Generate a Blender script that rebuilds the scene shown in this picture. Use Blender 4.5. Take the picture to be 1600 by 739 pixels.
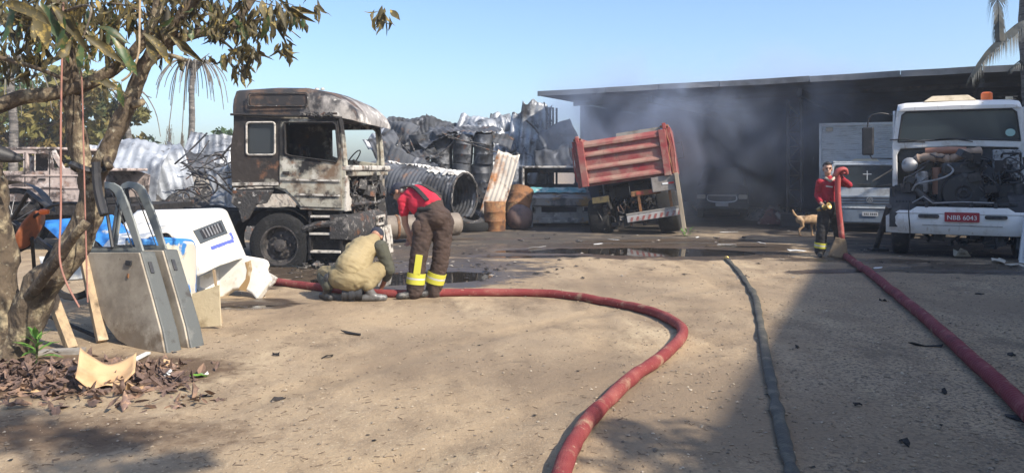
import bpy, bmesh, math, random
import numpy as np
from mathutils import Vector, Matrix, noise as mnoise
for _o in list(bpy.data.objects):
    bpy.data.objects.remove(_o, do_unlink=True)
sc = bpy.context.scene
C = sc.collection
R = math.radians
random.seed(7)

# ------------------------------------------------------------------ camera
CAM_H, HORIZON, FPX = 1.6, 266.0, 1200.0
cam_d = bpy.data.cameras.new('camera')
cam_d.sensor_width = 36.0
cam_d.lens = 36.0 * FPX / 1600.0
cam_d.shift_y = -(369.5 - HORIZON) / 1600.0
cam_d.clip_start, cam_d.clip_end = 0.1, 3000
cam = bpy.data.objects.new('camera', cam_d)
C.objects.link(cam)
cam.location = (0, 0, CAM_H)
cam.rotation_euler = (R(90), 0, 0)
sc.camera = cam

# ------------------------------------------------------------------ daylight
SUN_EL = R(41)
SUN_TO = Vector((0.79, -0.61, 0)).normalized()          # horizontal direction towards the sun
world = bpy.data.worlds.new('World')
sc.world = world
world.use_nodes = True
wn, wl = world.node_tree.nodes, world.node_tree.links
wn.clear()
sky = wn.new('ShaderNodeTexSky')
sky.sky_type = 'NISHITA'
sky.sun_disc = False
sky.sun_elevation = SUN_EL
sky.sun_rotation = math.atan2(SUN_TO.x, SUN_TO.y)
sky.altitude = 0
sky.air_density = 1.0
sky.dust_density = 2.0
sky.ozone_density = 5.0
bg = wn.new('ShaderNodeBackground')
bg.inputs[1].default_value = 0.15
wo = wn.new('ShaderNodeOutputWorld')
wl.new(sky.outputs[0], bg.inputs[0])
wl.new(bg.outputs[0], wo.inputs[0])
sun_d = bpy.data.lights.new('sun', 'SUN')
sun_d.energy = 4.3
sun_d.angle = R(0.8)
sun_d.color = (1.0, 0.91, 0.78)
sun = bpy.data.objects.new('sun', sun_d)
C.objects.link(sun)
sd = Vector((SUN_TO.x * math.cos(SUN_EL), SUN_TO.y * math.cos(SUN_EL), math.sin(SUN_EL)))
sun.rotation_euler = sd.to_track_quat('Z', 'Y').to_euler()
sun.location = (20, -16, 25)

sc.view_settings.view_transform = 'Standard'
sc.view_settings.look = 'None'
sc.view_settings.exposure = 0.68
sc.view_settings.gamma = 1.0
sc.view_settings.use_curve_mapping = False
sc.render.engine = 'CYCLES'
sc.cycles.use_denoising = True
sc.cycles.max_bounces = 6
sc.cycles.diffuse_bounces = 3
sc.cycles.glossy_bounces = 3
sc.cycles.transmission_bounces = 4
sc.cycles.volume_bounces = 1
sc.cycles.transparent_max_bounces = 8
sc.cycles.volume_max_steps = 128
sc.cycles.sample_clamp_indirect = 6


# ------------------------------------------------------------------ pixel -> world helpers
def P(px, py, d):
    return Vector(((px - 800) / FPX * d, d, CAM_H - (py - HORIZON) / FPX * d))


def G(px, py):
    d = CAM_H * FPX / (py - HORIZON)
    return Vector(((px - 800) / FPX * d, d, 0.0))


def ray_plane(px, py, p0, n):
    o = Vector((0, 0, CAM_H))
    r = P(px, py, 1.0) - o
    t = (Vector(p0) - o).dot(n) / r.dot(n)
    return o + r * t


# ------------------------------------------------------------------ object helpers
def link(name, me, parent=None, world=False):
    o = bpy.data.objects.new(name, me)
    C.objects.link(o)
    if parent is not None:
        o.parent = parent
        if world:
            o.matrix_parent_inverse = root_matrix(parent).inverted()
    return o


def root_matrix(o):
    m = o.matrix_basis.copy()
    if o.parent is not None:
        m = root_matrix(o.parent) @ o.matrix_parent_inverse @ m
    return m


def tag(o, label=None, cat=None, group=None, kind=None):
    if label: o['label'] = label
    if cat: o['category'] = cat
    if group: o['group'] = group
    if kind: o['kind'] = kind
    return o


def thing(name, label, cat, loc=(0, 0, 0), rot=(0, 0, 0), group=None, scale=1.0):
    o = bpy.data.objects.new(name, None)
    C.objects.link(o)
    o.empty_display_size = 0.2
    o.location = loc
    o.rotation_euler = rot if hasattr(rot, '__len__') else (0, 0, rot)
    o.scale = (scale, scale, scale)
    return tag(o, label, cat, group)


def copy_tree(o, parent=None):
    c = o.copy()
    C.objects.link(c)
    c.parent = parent
    for ch in list(o.children):
        copy_tree(ch, c)
    return c


class MB:
    """collects simple shapes and links them as one mesh object"""

    def __init__(s):
        s.v, s.f = [], []

    def add(s, vs, fs, M=None):
        b = len(s.v)
        s.v += [(M @ Vector(p)) if M is not None else Vector(p) for p in vs]
        s.f += [tuple(b + i for i in f) for f in fs]
        return s

    def box(s, x0, x1, y0, y1, z0, z1, M=None):
        vs = [(x, y, z) for x in (x0, x1) for y in (y0, y1) for z in (z0, z1)]
        return s.add(vs, [(0, 1, 3, 2), (4, 6, 7, 5), (0, 4, 5, 1), (2, 3, 7, 6), (0, 2, 6, 4), (1, 5, 7, 3)], M)

    def beam(s, p, q, w=0.05, h=None, up=(0, 0, 1)):
        p, q = Vector(p), Vector(q)
        h = w if h is None else h
        d = (q - p)
        L = d.length
        d.normalize()
        u = Vector(up)
        if abs(d.dot(u)) > 0.97: u = Vector((1, 0, 0))
        sx = d.cross(u).normalized()
        uz = sx.cross(d)
        M = Matrix((sx, d, uz)).transposed().to_4x4()
        M.translation = p
        return s.box(-w / 2, w / 2, 0, L, -h / 2, h / 2, M)

    def tube(s, path, r, n=8, cap=True, squash=None):
        path = [Vector(p) for p in path]
        N = len(path)
        rs = r if hasattr(r, '__len__') else [r] * N
        b = len(s.v)
        prev = None
        for i, p in enumerate(path):
            t = (path[min(i + 1, N - 1)] - path[max(i - 1, 0)]).normalized()
            if prev is None:
                a = Vector((0, 0, 1)) if abs(t.z) < 0.9 else Vector((1, 0, 0))
                x = t.cross(a).normalized()
            else:
                x = (prev - t * prev.dot(t)).normalized()
            prev = x
            y = t.cross(x)
            for k in range(n):
                an = 2 * math.pi * k / n
                o = (x * math.cos(an) + y * math.sin(an)) * rs[i]
                if squash: o.z *= squash
                s.v.append(p + o)
        for i in range(N - 1):
            for k in range(n):
                k2 = (k + 1) % n
                s.f.append((b + i * n + k, b + i * n + k2, b + (i + 1) * n + k2, b + (i + 1) * n + k))
        if cap:
            s.f.append(tuple(b + k for k in reversed(range(n))))
            s.f.append(tuple(b + (N - 1) * n + k for k in range(n)))
        return s

    def lathe(s, prof, n=24, M=None, closed=False):
        """prof: (radius, height) pairs spun about local z"""
        vs, fs = [], []
        m = len(prof)
        for k in range(n):
            a = 2 * math.pi * k / n
            for (r, h) in prof:
                vs.append((r * math.cos(a), r * math.sin(a), h))
        for k in range(n):
            k2 = (k + 1) % n
            for i in range(m if closed else m - 1):
                i2 = (i + 1) % m
                fs.append((k * m + i, k2 * m + i, k2 * m + i2, k * m + i2))
        return s.add(vs, fs, M)

    def grid(s, fn, nu, nv, M=None):
        vs = [fn(i / nu, j / nv) for i in range(nu + 1) for j in range(nv + 1)]
        w = nv + 1
        fs = [(i * w + j, (i + 1) * w + j, (i + 1) * w + j + 1, i * w + j + 1) for i in range(nu) for j in range(nv)]
        return s.add(vs, fs, M)

    def loft(s, secs, cap=True, closed=True, M=None):
        n = len(secs[0])
        vs = [p for q in secs for p in q]
        fs = []
        for i in range(len(secs) - 1):
            for k in range(n if closed else n - 1):
                k2 = (k + 1) % n
                fs.append((i * n + k, i * n + k2, (i + 1) * n + k2, (i + 1) * n + k))
        if cap and closed:
            fs.append(tuple(reversed(range(n))))
            fs.append(tuple((len(secs) - 1) * n + k for k in range(n)))
        return s.add(vs, fs, M)

    def plate(s, outline, holes=(), t=0.02, M=None):
        """2-D outline (x, y) with holes, made t thick along -z of M"""
        bm = bmesh.new()
        edges = []
        for loop in [outline] + list(holes):
            vv = [bm.verts.new((p[0], p[1], 0)) for p in loop]
            for i in range(len(vv)):
                edges.append(bm.edges.new((vv[i], vv[(i + 1) % len(vv)])))
        bmesh.ops.triangle_fill(bm, use_beauty=True, edges=edges)
        bm.verts.index_update()
        top = [v.co.copy() for v in bm.verts]
        tri = [tuple(v.index for v in f.verts) for f in bm.faces]
        be = [(e.verts[0].index, e.verts[1].index) for e in bm.edges if len(e.link_faces) == 1]
        bm.free()
        n = len(top)
        vs = top + [Vector((p.x, p.y, -t)) for p in top]
        fs = tri + [tuple(n + i for i in reversed(f)) for f in tri] + [(a, b, n + b, n + a) for a, b in be]
        return s.add(vs, fs, M)

    def build(s, name, mat, parent=None, smooth=False, bevel=0, world=False, kind=None, segs=2, fix=True):
        me = bpy.data.meshes.new(name)
        me.from_pydata([tuple(p) for p in s.v], [], s.f)
        if fix:
            bm = bmesh.new()
            bm.from_mesh(me)
            bmesh.ops.recalc_face_normals(bm, faces=bm.faces)
            bm.to_mesh(me)
            bm.free()
        me.update()
        if smooth:
            me.shade_smooth()
            if smooth != 'all':
                me.set_sharp_from_angle(angle=R(40))
        me.materials.append(mat)
        o = link(name, me, parent, world)
        if bevel:
            m = o.modifiers.new('bevel', 'BEVEL')
            m.width = bevel
            m.segments = segs
            m.limit_method = 'ANGLE'
            m.angle_limit = R(35)
        if kind: o['kind'] = kind
        return o


def jitter_mesh(o, amp, scale, seed=0.0, along=None):
    """push vertices about with smooth noise: dents and crumples"""
    for v in o.data.vertices:
        q = v.co * scale + Vector((seed, seed * 1.7, -seed))
        d = mnoise.noise_vector(q) * amp + mnoise.noise_vector(q * 2.7) * amp * 0.4
        v.co += d
    o.data.update()
    return o


def catmull(pts, k=8):
    pts = [Vector(p) for p in pts]
    out = []
    n = len(pts)
    for i in range(n - 1):
        p0, p1, p2, p3 = pts[max(i - 1, 0)], pts[i], pts[i + 1], pts[min(i + 2, n - 1)]
        for j in range(k):
            t = j / k
            out.append(0.5 * ((2 * p1) + (p2 - p0) * t + (2 * p0 - 5 * p1 + 4 * p2 - p3) * t * t + (3 * p1 - p0 - 3 * p2 + p3) * t ** 3))
    out.append(pts[-1])
    return out


def rrect(x0, x1, y0, y1, r, n=4):
    out = []
    for cx, cy, a0 in ((x1 - r, y1 - r, 0), (x0 + r, y1 - r, 90), (x0 + r, y0 + r, 180), (x1 - r, y0 + r, 270)):
        for k in range(n + 1):
            a = R(a0 + 90 * k / n)
            out.append((cx + r * math.cos(a), cy + r * math.sin(a)))
    return out


# ------------------------------------------------------------------ materials
MATS = {}


def L(c, s=3.0, lo=0.5, hi=0.6, d=6, st=(1, 1, 1), rough=None, metal=None, amt=1.0, off=0.0, grad=None):
    return dict(c=c, s=s, lo=lo, hi=hi, d=d, st=st, rough=rough, metal=metal, amt=amt, off=off, grad=grad)


def mat(name, base, layers=(), rough=0.6, metal=0.0, bump=None, spec=0.5, rnd=0.0, trans=0.0, sub=0.0):
    if name in MATS: return MATS[name]
    m = bpy.data.materials.new(name)
    m.use_nodes = True
    nt = m.node_tree
    n, l = nt.nodes, nt.links
    b = n['Principled BSDF']
    b.inputs['Roughness'].default_value = rough
    b.inputs['Metallic'].default_value = metal
    b.inputs['Specular IOR Level'].default_value = spec
    tc = n.new('ShaderNodeTexCoord')
    oi = n.new('ShaderNodeObjectInfo')
    rr = n.new('ShaderNodeMath'); rr.operation = 'MULTIPLY'; rr.inputs[1].default_value = 37.0
    l.new(oi.outputs['Random'], rr.inputs[0])
    ad = n.new('ShaderNodeVectorMath'); ad.operation = 'ADD'
    l.new(tc.outputs['Object'], ad.inputs[0])
    l.new(rr.outputs[0], ad.inputs[1])
    col = n.new('ShaderNodeRGB'); col.outputs[0].default_value = (*base, 1)
    cur = col.outputs[0]
    rcur = mcur = None
    for i, y in enumerate(layers):
        mp = n.new('ShaderNodeMapping')
        mp.inputs['Scale'].default_value = y['st']
        mp.inputs['Location'].default_value = (i * 3.7 + y['off'], i * 1.3, i * 5.1)
        l.new(ad.outputs[0], mp.inputs[0])
        tx = n.new('ShaderNodeTexNoise')
        tx.inputs['Scale'].default_value = y['s']
        tx.inputs['Detail'].default_value = y['d']
        tx.inputs['Roughness'].default_value = 0.62
        l.new(mp.outputs[0], tx.inputs['Vector'])
        mr = n.new('ShaderNodeMapRange')
        mr.inputs[1].default_value, mr.inputs[2].default_value = y['lo'], y['hi']
        mr.inputs[4].default_value = y['amt']
        val = tx.outputs['Fac']
        if y['grad']:
            ax, g0, g1, gw = y['grad']
            sx = n.new('ShaderNodeSeparateXYZ'); l.new(tc.outputs['Object'], sx.inputs[0])
            gm = n.new('ShaderNodeMapRange')
            gm.inputs[1].default_value, gm.inputs[2].default_value = g0, g1
            gm.inputs[3].default_value, gm.inputs[4].default_value = -gw, gw
            l.new(sx.outputs['XYZ'.index(ax)], gm.inputs[0])
            sm = n.new('ShaderNodeMath'); sm.operation = 'ADD'
            l.new(val, sm.inputs[0]); l.new(gm.outputs[0], sm.inputs[1])
            val = sm.outputs[0]
        l.new(val, mr.inputs[0])
        mx = n.new('ShaderNodeMix'); mx.data_type = 'RGBA'
        l.new(mr.outputs[0], mx.inputs[0])
        l.new(cur, mx.inputs[6])
        mx.inputs[7].default_value = (*y['c'], 1)
        cur = mx.outputs[2]
        for key, pin in (('rough', 'Roughness'), ('metal', 'Metallic')):
            if y[key] is not None:
                fm = n.new('ShaderNodeMix'); fm.data_type = 'FLOAT'
                l.new(mr.outputs[0], fm.inputs[0])
                src = rcur if key == 'rough' else mcur
                if src is None: fm.inputs[2].default_value = rough if key == 'rough' else metal
                else: l.new(src, fm.inputs[2])
                fm.inputs[3].default_value = y[key]
                if key == 'rough': rcur = fm.outputs[0]
                else: mcur = fm.outputs[0]
    if rnd:
        hs = n.new('ShaderNodeHueSaturation')
        mr = n.new('ShaderNodeMapRange')
        mr.inputs[3].default_value, mr.inputs[4].default_value = 1 - rnd, 1 + rnd
        l.new(oi.outputs['Random'], mr.inputs[0])
        l.new(mr.outputs[0], hs.inputs['Value'])
        l.new(cur, hs.inputs['Color'])
        cur = hs.outputs[0]
    l.new(cur, b.inputs['Base Color'])
    if rcur is not None: l.new(rcur, b.inputs['Roughness'])
    if mcur is not None: l.new(mcur, b.inputs['Metallic'])
    if bump:
        tx = n.new('ShaderNodeTexNoise')
        tx.inputs['Scale'].default_value = bump[0]
        tx.inputs['Detail'].default_value = 6
        mp = n.new('ShaderNodeMapping')
        if len(bump) > 2: mp.inputs['Scale'].default_value = bump[2]
        l.new(ad.outputs[0], mp.inputs[0])
        l.new(mp.outputs[0], tx.inputs['Vector'])
        bp = n.new('ShaderNodeBump')
        bp.inputs['Strength'].default_value = bump[1]
        bp.inputs['Distance'].default_value = 0.03
        l.new(tx.outputs['Fac'], bp.inputs['Height'])
        l.new(bp.outputs[0], b.inputs['Normal'])
    if trans:
        ts = n.new('ShaderNodeBsdfTranslucent')
        l.new(cur, ts.inputs[0])
        ms = n.new('ShaderNodeMixShader'); ms.inputs[0].default_value = trans
        l.new(b.outputs[0], ms.inputs[1]); l.new(ts.outputs[0], ms.inputs[2])
        l.new(ms.outputs[0], n['Material Output'].inputs[0])
    MATS[name] = m
    return m


def glass(name, tint=(0.6, 0.68, 0.72), alpha=0.35, rough=0.04):
    """thin window pane: part clear, part a dark glossy film of dust"""
    m = bpy.data.materials.new(name)
    m.use_nodes = True
    n, l = m.node_tree.nodes, m.node_tree.links
    b = n['Principled BSDF']
    b.inputs['Base Color'].default_value = (*tint, 1)
    b.inputs['Roughness'].default_value = rough
    tp = n.new('ShaderNodeBsdfTransparent')
    ms = n.new('ShaderNodeMixShader'); ms.inputs[0].default_value = alpha
    l.new(tp.outputs[0], ms.inputs[1]); l.new(b.outputs[0], ms.inputs[2])
    l.new(ms.outputs[0], n['Material Output'].inputs[0])
    return m


SOOT, ASH, RUST, BARE = (0.018, 0.017, 0.017), (0.42, 0.39, 0.35), (0.15, 0.06, 0.025), (0.30, 0.28, 0.25)
M_burnt_cab = mat('burnt cab metal', (0.36, 0.345, 0.285),
                  [L((0.16, 0.105, 0.066), 1.7, .50, .62, 9), L((0.55, 0.53, 0.47), 2.6, .57, .66, 8, off=2, amt=.8), L((0.030, 0.023, 0.019), 1.1, .47, .55, 10, off=4, grad=('X', -.55, -1.75, .11)),
                   L((0.012, 0.011, 0.011), 1.25, .47, .54, 10, off=11, grad=('Z', 1.45, 2.6, .10)), L((0.05, 0.04, 0.035), 7, .54, .66, 8, off=9), L((0.17, 0.08, 0.04), 4, .60, .70, 8, off=15)],
                  rough=.75, bump=(9, .35))
M_burnt_roof = mat('burnt roof metal', (0.028, 0.026, 0.027),
                   [L((0.12, 0.075, 0.05), 3, .5, .62, 8), L((0.30, 0.28, 0.26), 2.0, .54, .66, 8, st=(1, 1, .6), off=5, grad=('X', -0.9, .1, .16)),
                    L((0.6, 0.57, 0.52), 5, .60, .68, 8, off=7, grad=('X', -.5, .3, .10))], rough=.7, bump=(10, .3))
M_char = mat('charred black', (0.011, 0.010, 0.010), [L((0.04, 0.032, 0.028), 5, .5, .7, 8), L((0.13, 0.12, 0.11), 9, .65, .77, 8)], rough=.85, bump=(25, .5))
M_char_grey = mat('charred grey clutter', (0.038, 0.036, 0.035), [L((0.24, 0.22, 0.20), 7, .54, .70, 8), L(RUST, 5, .56, .68, 6), L((0.5, .48, .45), 12, .62, .7, 6)], rough=.75, bump=(30, .5))
M_ash = mat('ash white metal', (0.5, 0.47, 0.42), [L((0.08, 0.07, 0.06), 6, .5, .62, 8), L(RUST, 4, .58, .7, 8)], rough=.8, bump=(20, .4))
M_tyre_burnt = mat('burnt tyre', (0.009, 0.009, 0.009), [L((0.06, 0.056, 0.052), 8, .58, .78, 7)], rough=.9, bump=(40, .6))
M_tyre = mat('rubber tyre', (0.022, 0.022, 0.023), [L((0.12, 0.10, 0.08), 7, .55, .75, 6)], rough=.8, bump=(60, .3))
M_galv = mat('scorched zinc sheet', (0.42, 0.44, 0.465), [L((0.14, 0.15, 0.165), 1.6, .43, .60, 8), L((0.05, 0.05, 0.055), 2.5, .56, .66, 8, off=3), L((0.66, 0.66, 0.65), 3, .60, .72, 7, off=6)],
              rough=.5, metal=.35, bump=(12, .2), rnd=.2)
M_galv_soot = mat('sooty zinc sheet', (0.065, 0.07, 0.08), [L((0.018, 0.018, 0.02), 1.6, .47, .6, 8), L((0.28, 0.285, 0.30), 2.2, .60, .70, 8, off=3), L((0.14, .08, .05), 3, .6, .7, 7, off=8)],
                  rough=.8, metal=0, bump=(12, .25), rnd=.3)
M_galv_rust = mat('rusty zinc sheet', (0.62, 0.56, 0.47), [L((0.42, 0.17, 0.05), 1.4, .49, .62, 8, st=(1, 1, .45)), L((0.16, 0.07, 0.03), 3, .58, .7, 8, off=4), L((0.05, .045, .04), 2, .62, .70, 8, off=9)],
                  rough=.75, bump=(12, .2))
M_rust = mat('rusty drum', (0.25, 0.115, 0.045), [L((0.10, 0.05, 0.028), 4, .48, .62, 8), L((0.36, 0.22, 0.10), 3, .56, .68, 8, off=5)], rough=.85, bump=(25, .3))
M_drum_dark = mat('scorched drum', (0.07, 0.075, 0.085), [L((0.02, .02, .02), 3, .46, .6, 8), L((0.30, 0.31, 0.33), 2, .56, .68, 7, off=6), L(RUST, 3, .62, .72, 7, off=2)], rough=.55, metal=.3, bump=(15, .25), rnd=.3)
M_red = mat('faded red tipper paint', (0.27, 0.024, 0.030),
            [L((0.30, 0.105, 0.085), 2.0, .36, .58, 8, st=(1, .6, 1)), L((0.34, 0.235, 0.18), 2.6, .50, .66, 9, off=3, amt=.8), L((0.10, 0.05, 0.04), 6, .60, .72, 8, off=8)], rough=.65, bump=(20, .2))
M_red_dust = mat('dusty tipper rib', (0.33, 0.20, 0.15), [L((0.28, 0.065, 0.06), 2.0, .40, .60, 8), L((0.14, .09, .07), 7, .62, .74, 8)], rough=.8, bump=(20, .2))
M_white = mat('truck white paint', (0.74, 0.73, 0.70), [L((0.45, 0.40, 0.33), 3, .54, .75, 8), L((0.2, 0.16, 0.12), 8, .66, .78, 8), L((.30, .22, .14), 5, .60, .74, 8, st=(2.5, 2.5, .35), off=6, amt=.8)], rough=.42, bump=(6, .03))
M_hood = mat('old white bonnet', (0.78, 0.75, 0.67), [L((0.42, .36, .26), 7, .60, .74, 9, off=11, amt=.8), L((.30, .24, .16), 30, .66, .72, 4, off=17, amt=.8), L((0.62, 0.55, 0.42), 2.5, .52, .72, 8), L((0.30, 0.17, 0.06), 1.6, .66, .74, 8, off=4)], rough=.45, bump=(8, .05))
M_blue = mat('blue and cream panel', (0.72, 0.68, 0.57), [L((0.05, 0.24, 0.62), 2.1, .485, .515, 8, off=2), L((0.3, .25, .18), 6, .66, .78, 7)], rough=.45, bump=(9, .08))
M_blue_edge = mat('blue edge paint', (0.05, 0.25, 0.66), [L((0.6, 0.6, 0.55), 5, .62, .68, 7)], rough=.4)
M_blue_dark = mat('dark blue stripe', (0.10, 0.13, 0.42), [L((0.5, .52, .6), 9, .58, .7, 7)], rough=.4)
M_door = mat('dusty door skin', (0.42, 0.365, 0.285), [L((0.17, .125, .08), 3, .50, .62, 9, off=13, grad=('Y', .55, .0, .16)), L((0.22, 0.185, 0.145), 2.2, .45, .68, 8), L((0.12, 0.08, 0.05), 5, .66, .76, 8, off=4), L((0.11, .085, .06), 18, .66, .72, 4, off=7)], rough=.7, bump=(14, .1))
M_door_edge = mat('grey door edge', (0.095, 0.102, 0.098), [L((0.20, 0.20, 0.18), 4, .55, .75, 8), L((0.05, .045, .04), 6, .58, .7, 7)], rough=.6, bump=(20, .15))
M_black = mat('black plastic', (0.02, 0.02, 0.022), [L((0.10, 0.095, 0.09), 4, .55, .75, 7)], rough=.55)
M_dark_steel = mat('dark oily steel', (0.055, 0.056, 0.06), [L((0.02, .019, .018), 5, .5, .65, 7), L((0.22, 0.17, 0.12), 6, .6, .74, 7, off=5)], rough=.55, metal=.3, bump=(25, .3))
M_steel = mat('grey steel', (0.32, 0.32, 0.32), [L((0.12, .10, .085), 5, .52, .7, 7)], rough=.5, metal=.4)
M_rim = mat('burnt rim', (0.06, 0.053, 0.05), [L((0.02, .02, .02), 6, .5, .62, 8), L((0.26, .23, .2), 9, .58, .7, 7)], rough=.75, bump=(30, .3))
M_wood = mat('weathered plank', (0.42, 0.31, 0.19), [L((0.24, 0.18, 0.12), 3, .45, .7, 8, st=(6, 6, .6)), L((0.55, 0.46, 0.33), 5, .58, .7, 6)], rough=.85, bump=(40, .2))
M_grey_wood = mat('grey plank', (0.30, 0.28, 0.25), [L((0.16, .14, .12), 4, .5, .7, 8)], rough=.9, bump=(40, .2))
M_card = mat('cardboard', (0.56, 0.37, 0.20), [L((0.42, 0.26, 0.13), 5, .5, .7, 6)], rough=.85)
M_bark = mat('tree bark', (0.105, 0.078, 0.052), [L((0.34, 0.28, 0.18), 5, .52, .62, 8), L((0.05, 0.037, 0.026), 8, .52, .62, 8, off=3), L((0.30, .27, .2), 16, .6, .7, 6, off=6)], rough=.95, bump=(26, 1.0, (1, 1, .45)))
M_palm = mat('scorched palm trunk', (0.16, 0.145, 0.13), [L((0.06, .055, .05), 4, .45, .6, 7, st=(.6, .6, 4)), L((0.3, .27, .24), 7, .58, .7, 7)], rough=.95, bump=(20, .6))
M_frond_dead = mat('dead frond', (0.17, 0.15, 0.12), [L((0.08, .07, .06), 5, .5, .65, 5)], rough=.9)
M_frond = mat('palm frond', (0.035, 0.042, 0.04), [L((0.07, .07, .055), 3, .5, .65, 5)], rough=.6)
M_leaf_dry = mat('dry olive leaf', (0.070, 0.058, 0.024), [L((0.30, 0.215, 0.055), 5, .52, .66, 4), L((0.06, .045, .025), 9, .56, .66, 4)], rough=.6, rnd=.6, trans=.2)
M_leaf_green = mat('green leaf', (0.055, 0.095, 0.034), [L((0.19, 0.155, 0.055), 5, .48, .64, 4)], rough=.4, rnd=.35, trans=.3)
M_leaf_brown = mat('fallen brown leaf', (0.15, 0.098, 0.078), [L((0.30, 0.185, 0.115), 6, .5, .65, 4), L((0.07, .045, .035), 9, .57, .68, 4)], rough=.8, rnd=.45)
M_tree_far = mat('yellow green foliage', (0.18, 0.165, 0.045), [L((0.30, 0.22, 0.07), .35, .48, .58, 3), L((0.055, 0.075, 0.025), .5, .52, .62, 3, off=5)], rough=.7, trans=.3)
M_tree_far2 = mat('green foliage', (0.055, 0.10, 0.03), [L((0.12, 0.15, 0.045), .6, .5, .62, 3)], rough=.7, trans=.3)
M_rope = mat('pinkish cord', (0.36, 0.17, 0.13), [L((0.2, .12, .09), 6, .5, .7, 5)], rough=.8)
M_hose_red = mat('red rubber hose', (0.215, 0.030, 0.030), [L((0.31, 0.085, 0.07), 3, .48, .70, 9), L((0.36, 0.23, 0.15), 5, .57, .68, 9, off=4, amt=.85), L((0.08, .02, .02), 4, .58, .70, 8, off=8), L((.42, .28, .2), 28, .62, .70, 4, off=12, amt=.7)], rough=.8, bump=(130, .5))
M_hose_dark = mat('dark canvas hose', (0.060, 0.056, 0.044), [L((0.15, 0.135, 0.10), 5, .50, .68, 9), L((0.03, .03, .028), 8, .58, .7, 7, off=3)], rough=.75, bump=(70, .3))
M_brass = mat('brass', (0.48, 0.34, 0.12), [L((0.2, .14, .06), 12, .5, .7, 5)], rough=.4, metal=.8)
M_skin = mat('skin', (0.36, 0.19, 0.12), [L((0.30, 0.14, 0.09), 12, .5, .7, 4)], rough=.55)
M_skin_pale = mat('light skin', (0.46, 0.27, 0.19), [L((0.38, 0.19, 0.13), 14, .5, .7, 4)], rough=.55)
M_shirt_red = mat('red cotton', (0.50, 0.018, 0.045), [L((0.36, .012, .03), 6, .5, .7, 6)], rough=.85, bump=(9, .35))
M_shirt_dark_red = mat('dark red jersey', (0.33, 0.014, 0.028), [L((0.22, .012, .02), 6, .5, .7, 6)], rough=.85, bump=(9, .35))
M_brown_cloth = mat('brown work cloth', (0.060, 0.038, 0.030), [L((0.038, .025, .020), 5, .48, .66, 7), L((0.10, .07, .052), 8, .6, .75, 7, off=4)], rough=.9, bump=(10, .5))
M_black_cloth = mat('black work cloth', (0.022, 0.021, 0.022), [L((0.06, .053, .045), 5, .5, .7, 7)], rough=.9, bump=(10, .5))
M_khaki = mat('khaki cloth', (0.33, 0.265, 0.145), [L((0.26, .205, .11), 4, .48, .68, 7), L((0.22, .17, .09), 7, .62, .76, 7, off=4)], rough=.9, bump=(9, .4))
M_olive = mat('dark olive sleeve', (0.075, 0.075, 0.055), [L((0.04, .042, .032), 6, .5, .7, 6)], rough=.9, bump=(12, .4))
M_hivis = mat('yellow reflective tape', (0.55, 0.52, 0.06), rough=.5)
M_silver = mat('silver reflective tape', (0.55, 0.55, 0.50), rough=.35)
M_navy = mat('dark navy cap', (0.022, 0.026, 0.042), [L((0.05, .05, .06), 8, .5, .7, 5)], rough=.85)
M_hair = mat('dark hair', (0.018, 0.013, 0.01), rough=.6, bump=(60, .5))
M_boot = mat('black leather boot', (0.03, 0.03, 0.03), [L((0.15, .14, .125), 9, .52, .7, 6)], rough=.5, bump=(30, .3))
M_boot_grey = mat('muddy shiny boot', (0.13, 0.125, 0.12), [L((0.35, .34, .32), 9, .52, .66, 6), L((0.04, .04, .04), 7, .56, .66, 6, off=4)], rough=.3, bump=(25, .3))
M_dog = mat('tan dog fur', (0.42, 0.27, 0.145), [L((0.55, 0.40, 0.25), 6, .5, .66, 5), L((0.26, .15, .075), 8, .56, .7, 5, off=3)], rough=.9, bump=(90, .5))
M_rubble = mat('rag rubble', (0.30, 0.27, 0.23), [L((0.09, .08, .07), 5, .48, .62, 8), L((0.16, .07, .04), 4, .6, .72, 7)], rough=.9, bump=(15, .5), rnd=.3)
M_rag = mat('dirty white rag', (0.52, 0.47, 0.38), [L((0.22, .19, .15), 6, .5, .66, 8)], rough=.95, bump=(14, .5))
M_paper = mat('white scrap', (0.62, 0.62, 0.60), [L((0.3, .28, .25), 8, .55, .7, 6)], rough=.8)
M_plastic_white = mat('white plastic crate', (0.72, 0.74, 0.76), rough=.45)
M_orange = mat('orange beacon lens', (0.80, 0.16, 0.03), rough=.3)
M_cream = mat('cream roof hatch', (0.60, 0.51, 0.36), [L((0.4, .32, .2), 5, .5, .7, 6)], rough=.6)
M_plate_red = mat('red number plate', (0.33, 0.018, 0.03), rough=.45)
M_plate_white = mat('plate white', (0.8, 0.8, 0.78), rough=.5)
M_plate_grey = mat('grey number plate', (0.55, 0.56, 0.57), rough=.5)
M_navy_paint = mat('dark blue car paint', (0.018, 0.022, 0.032), [L((0.06, .06, .06), 4, .5, .75, 7)], rough=.35)
M_grey_blue = mat('slate blue paint', (0.17, 0.215, 0.275), [L((0.08, .095, .12), 4, .5, .7, 7)], rough=.45)
M_silver_paint = mat('silver grey paint', (0.50, 0.54, 0.57), [L((0.3, .3, .3), 4, .5, .7, 7)], rough=.4)
M_chrome = mat('dull chrome', (0.55, 0.56, 0.57), rough=.3, metal=.7)
M_lens = mat('lamp lens', (0.55, 0.52, 0.44), rough=.2)
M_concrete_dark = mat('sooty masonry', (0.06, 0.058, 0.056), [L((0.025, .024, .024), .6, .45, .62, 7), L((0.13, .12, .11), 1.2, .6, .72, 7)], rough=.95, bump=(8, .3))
M_plaster = mat('pale plaster', (0.48, 0.44, 0.37), [L((0.32, .28, .22), .7, .48, .7, 8)], rough=.9, bump=(12, .1))
M_roof_edge = mat('weathered roof edge', (0.20, 0.205, 0.21), [L((0.09, .09, .09), 1.2, .48, .66, 8)], rough=.8)
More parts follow.
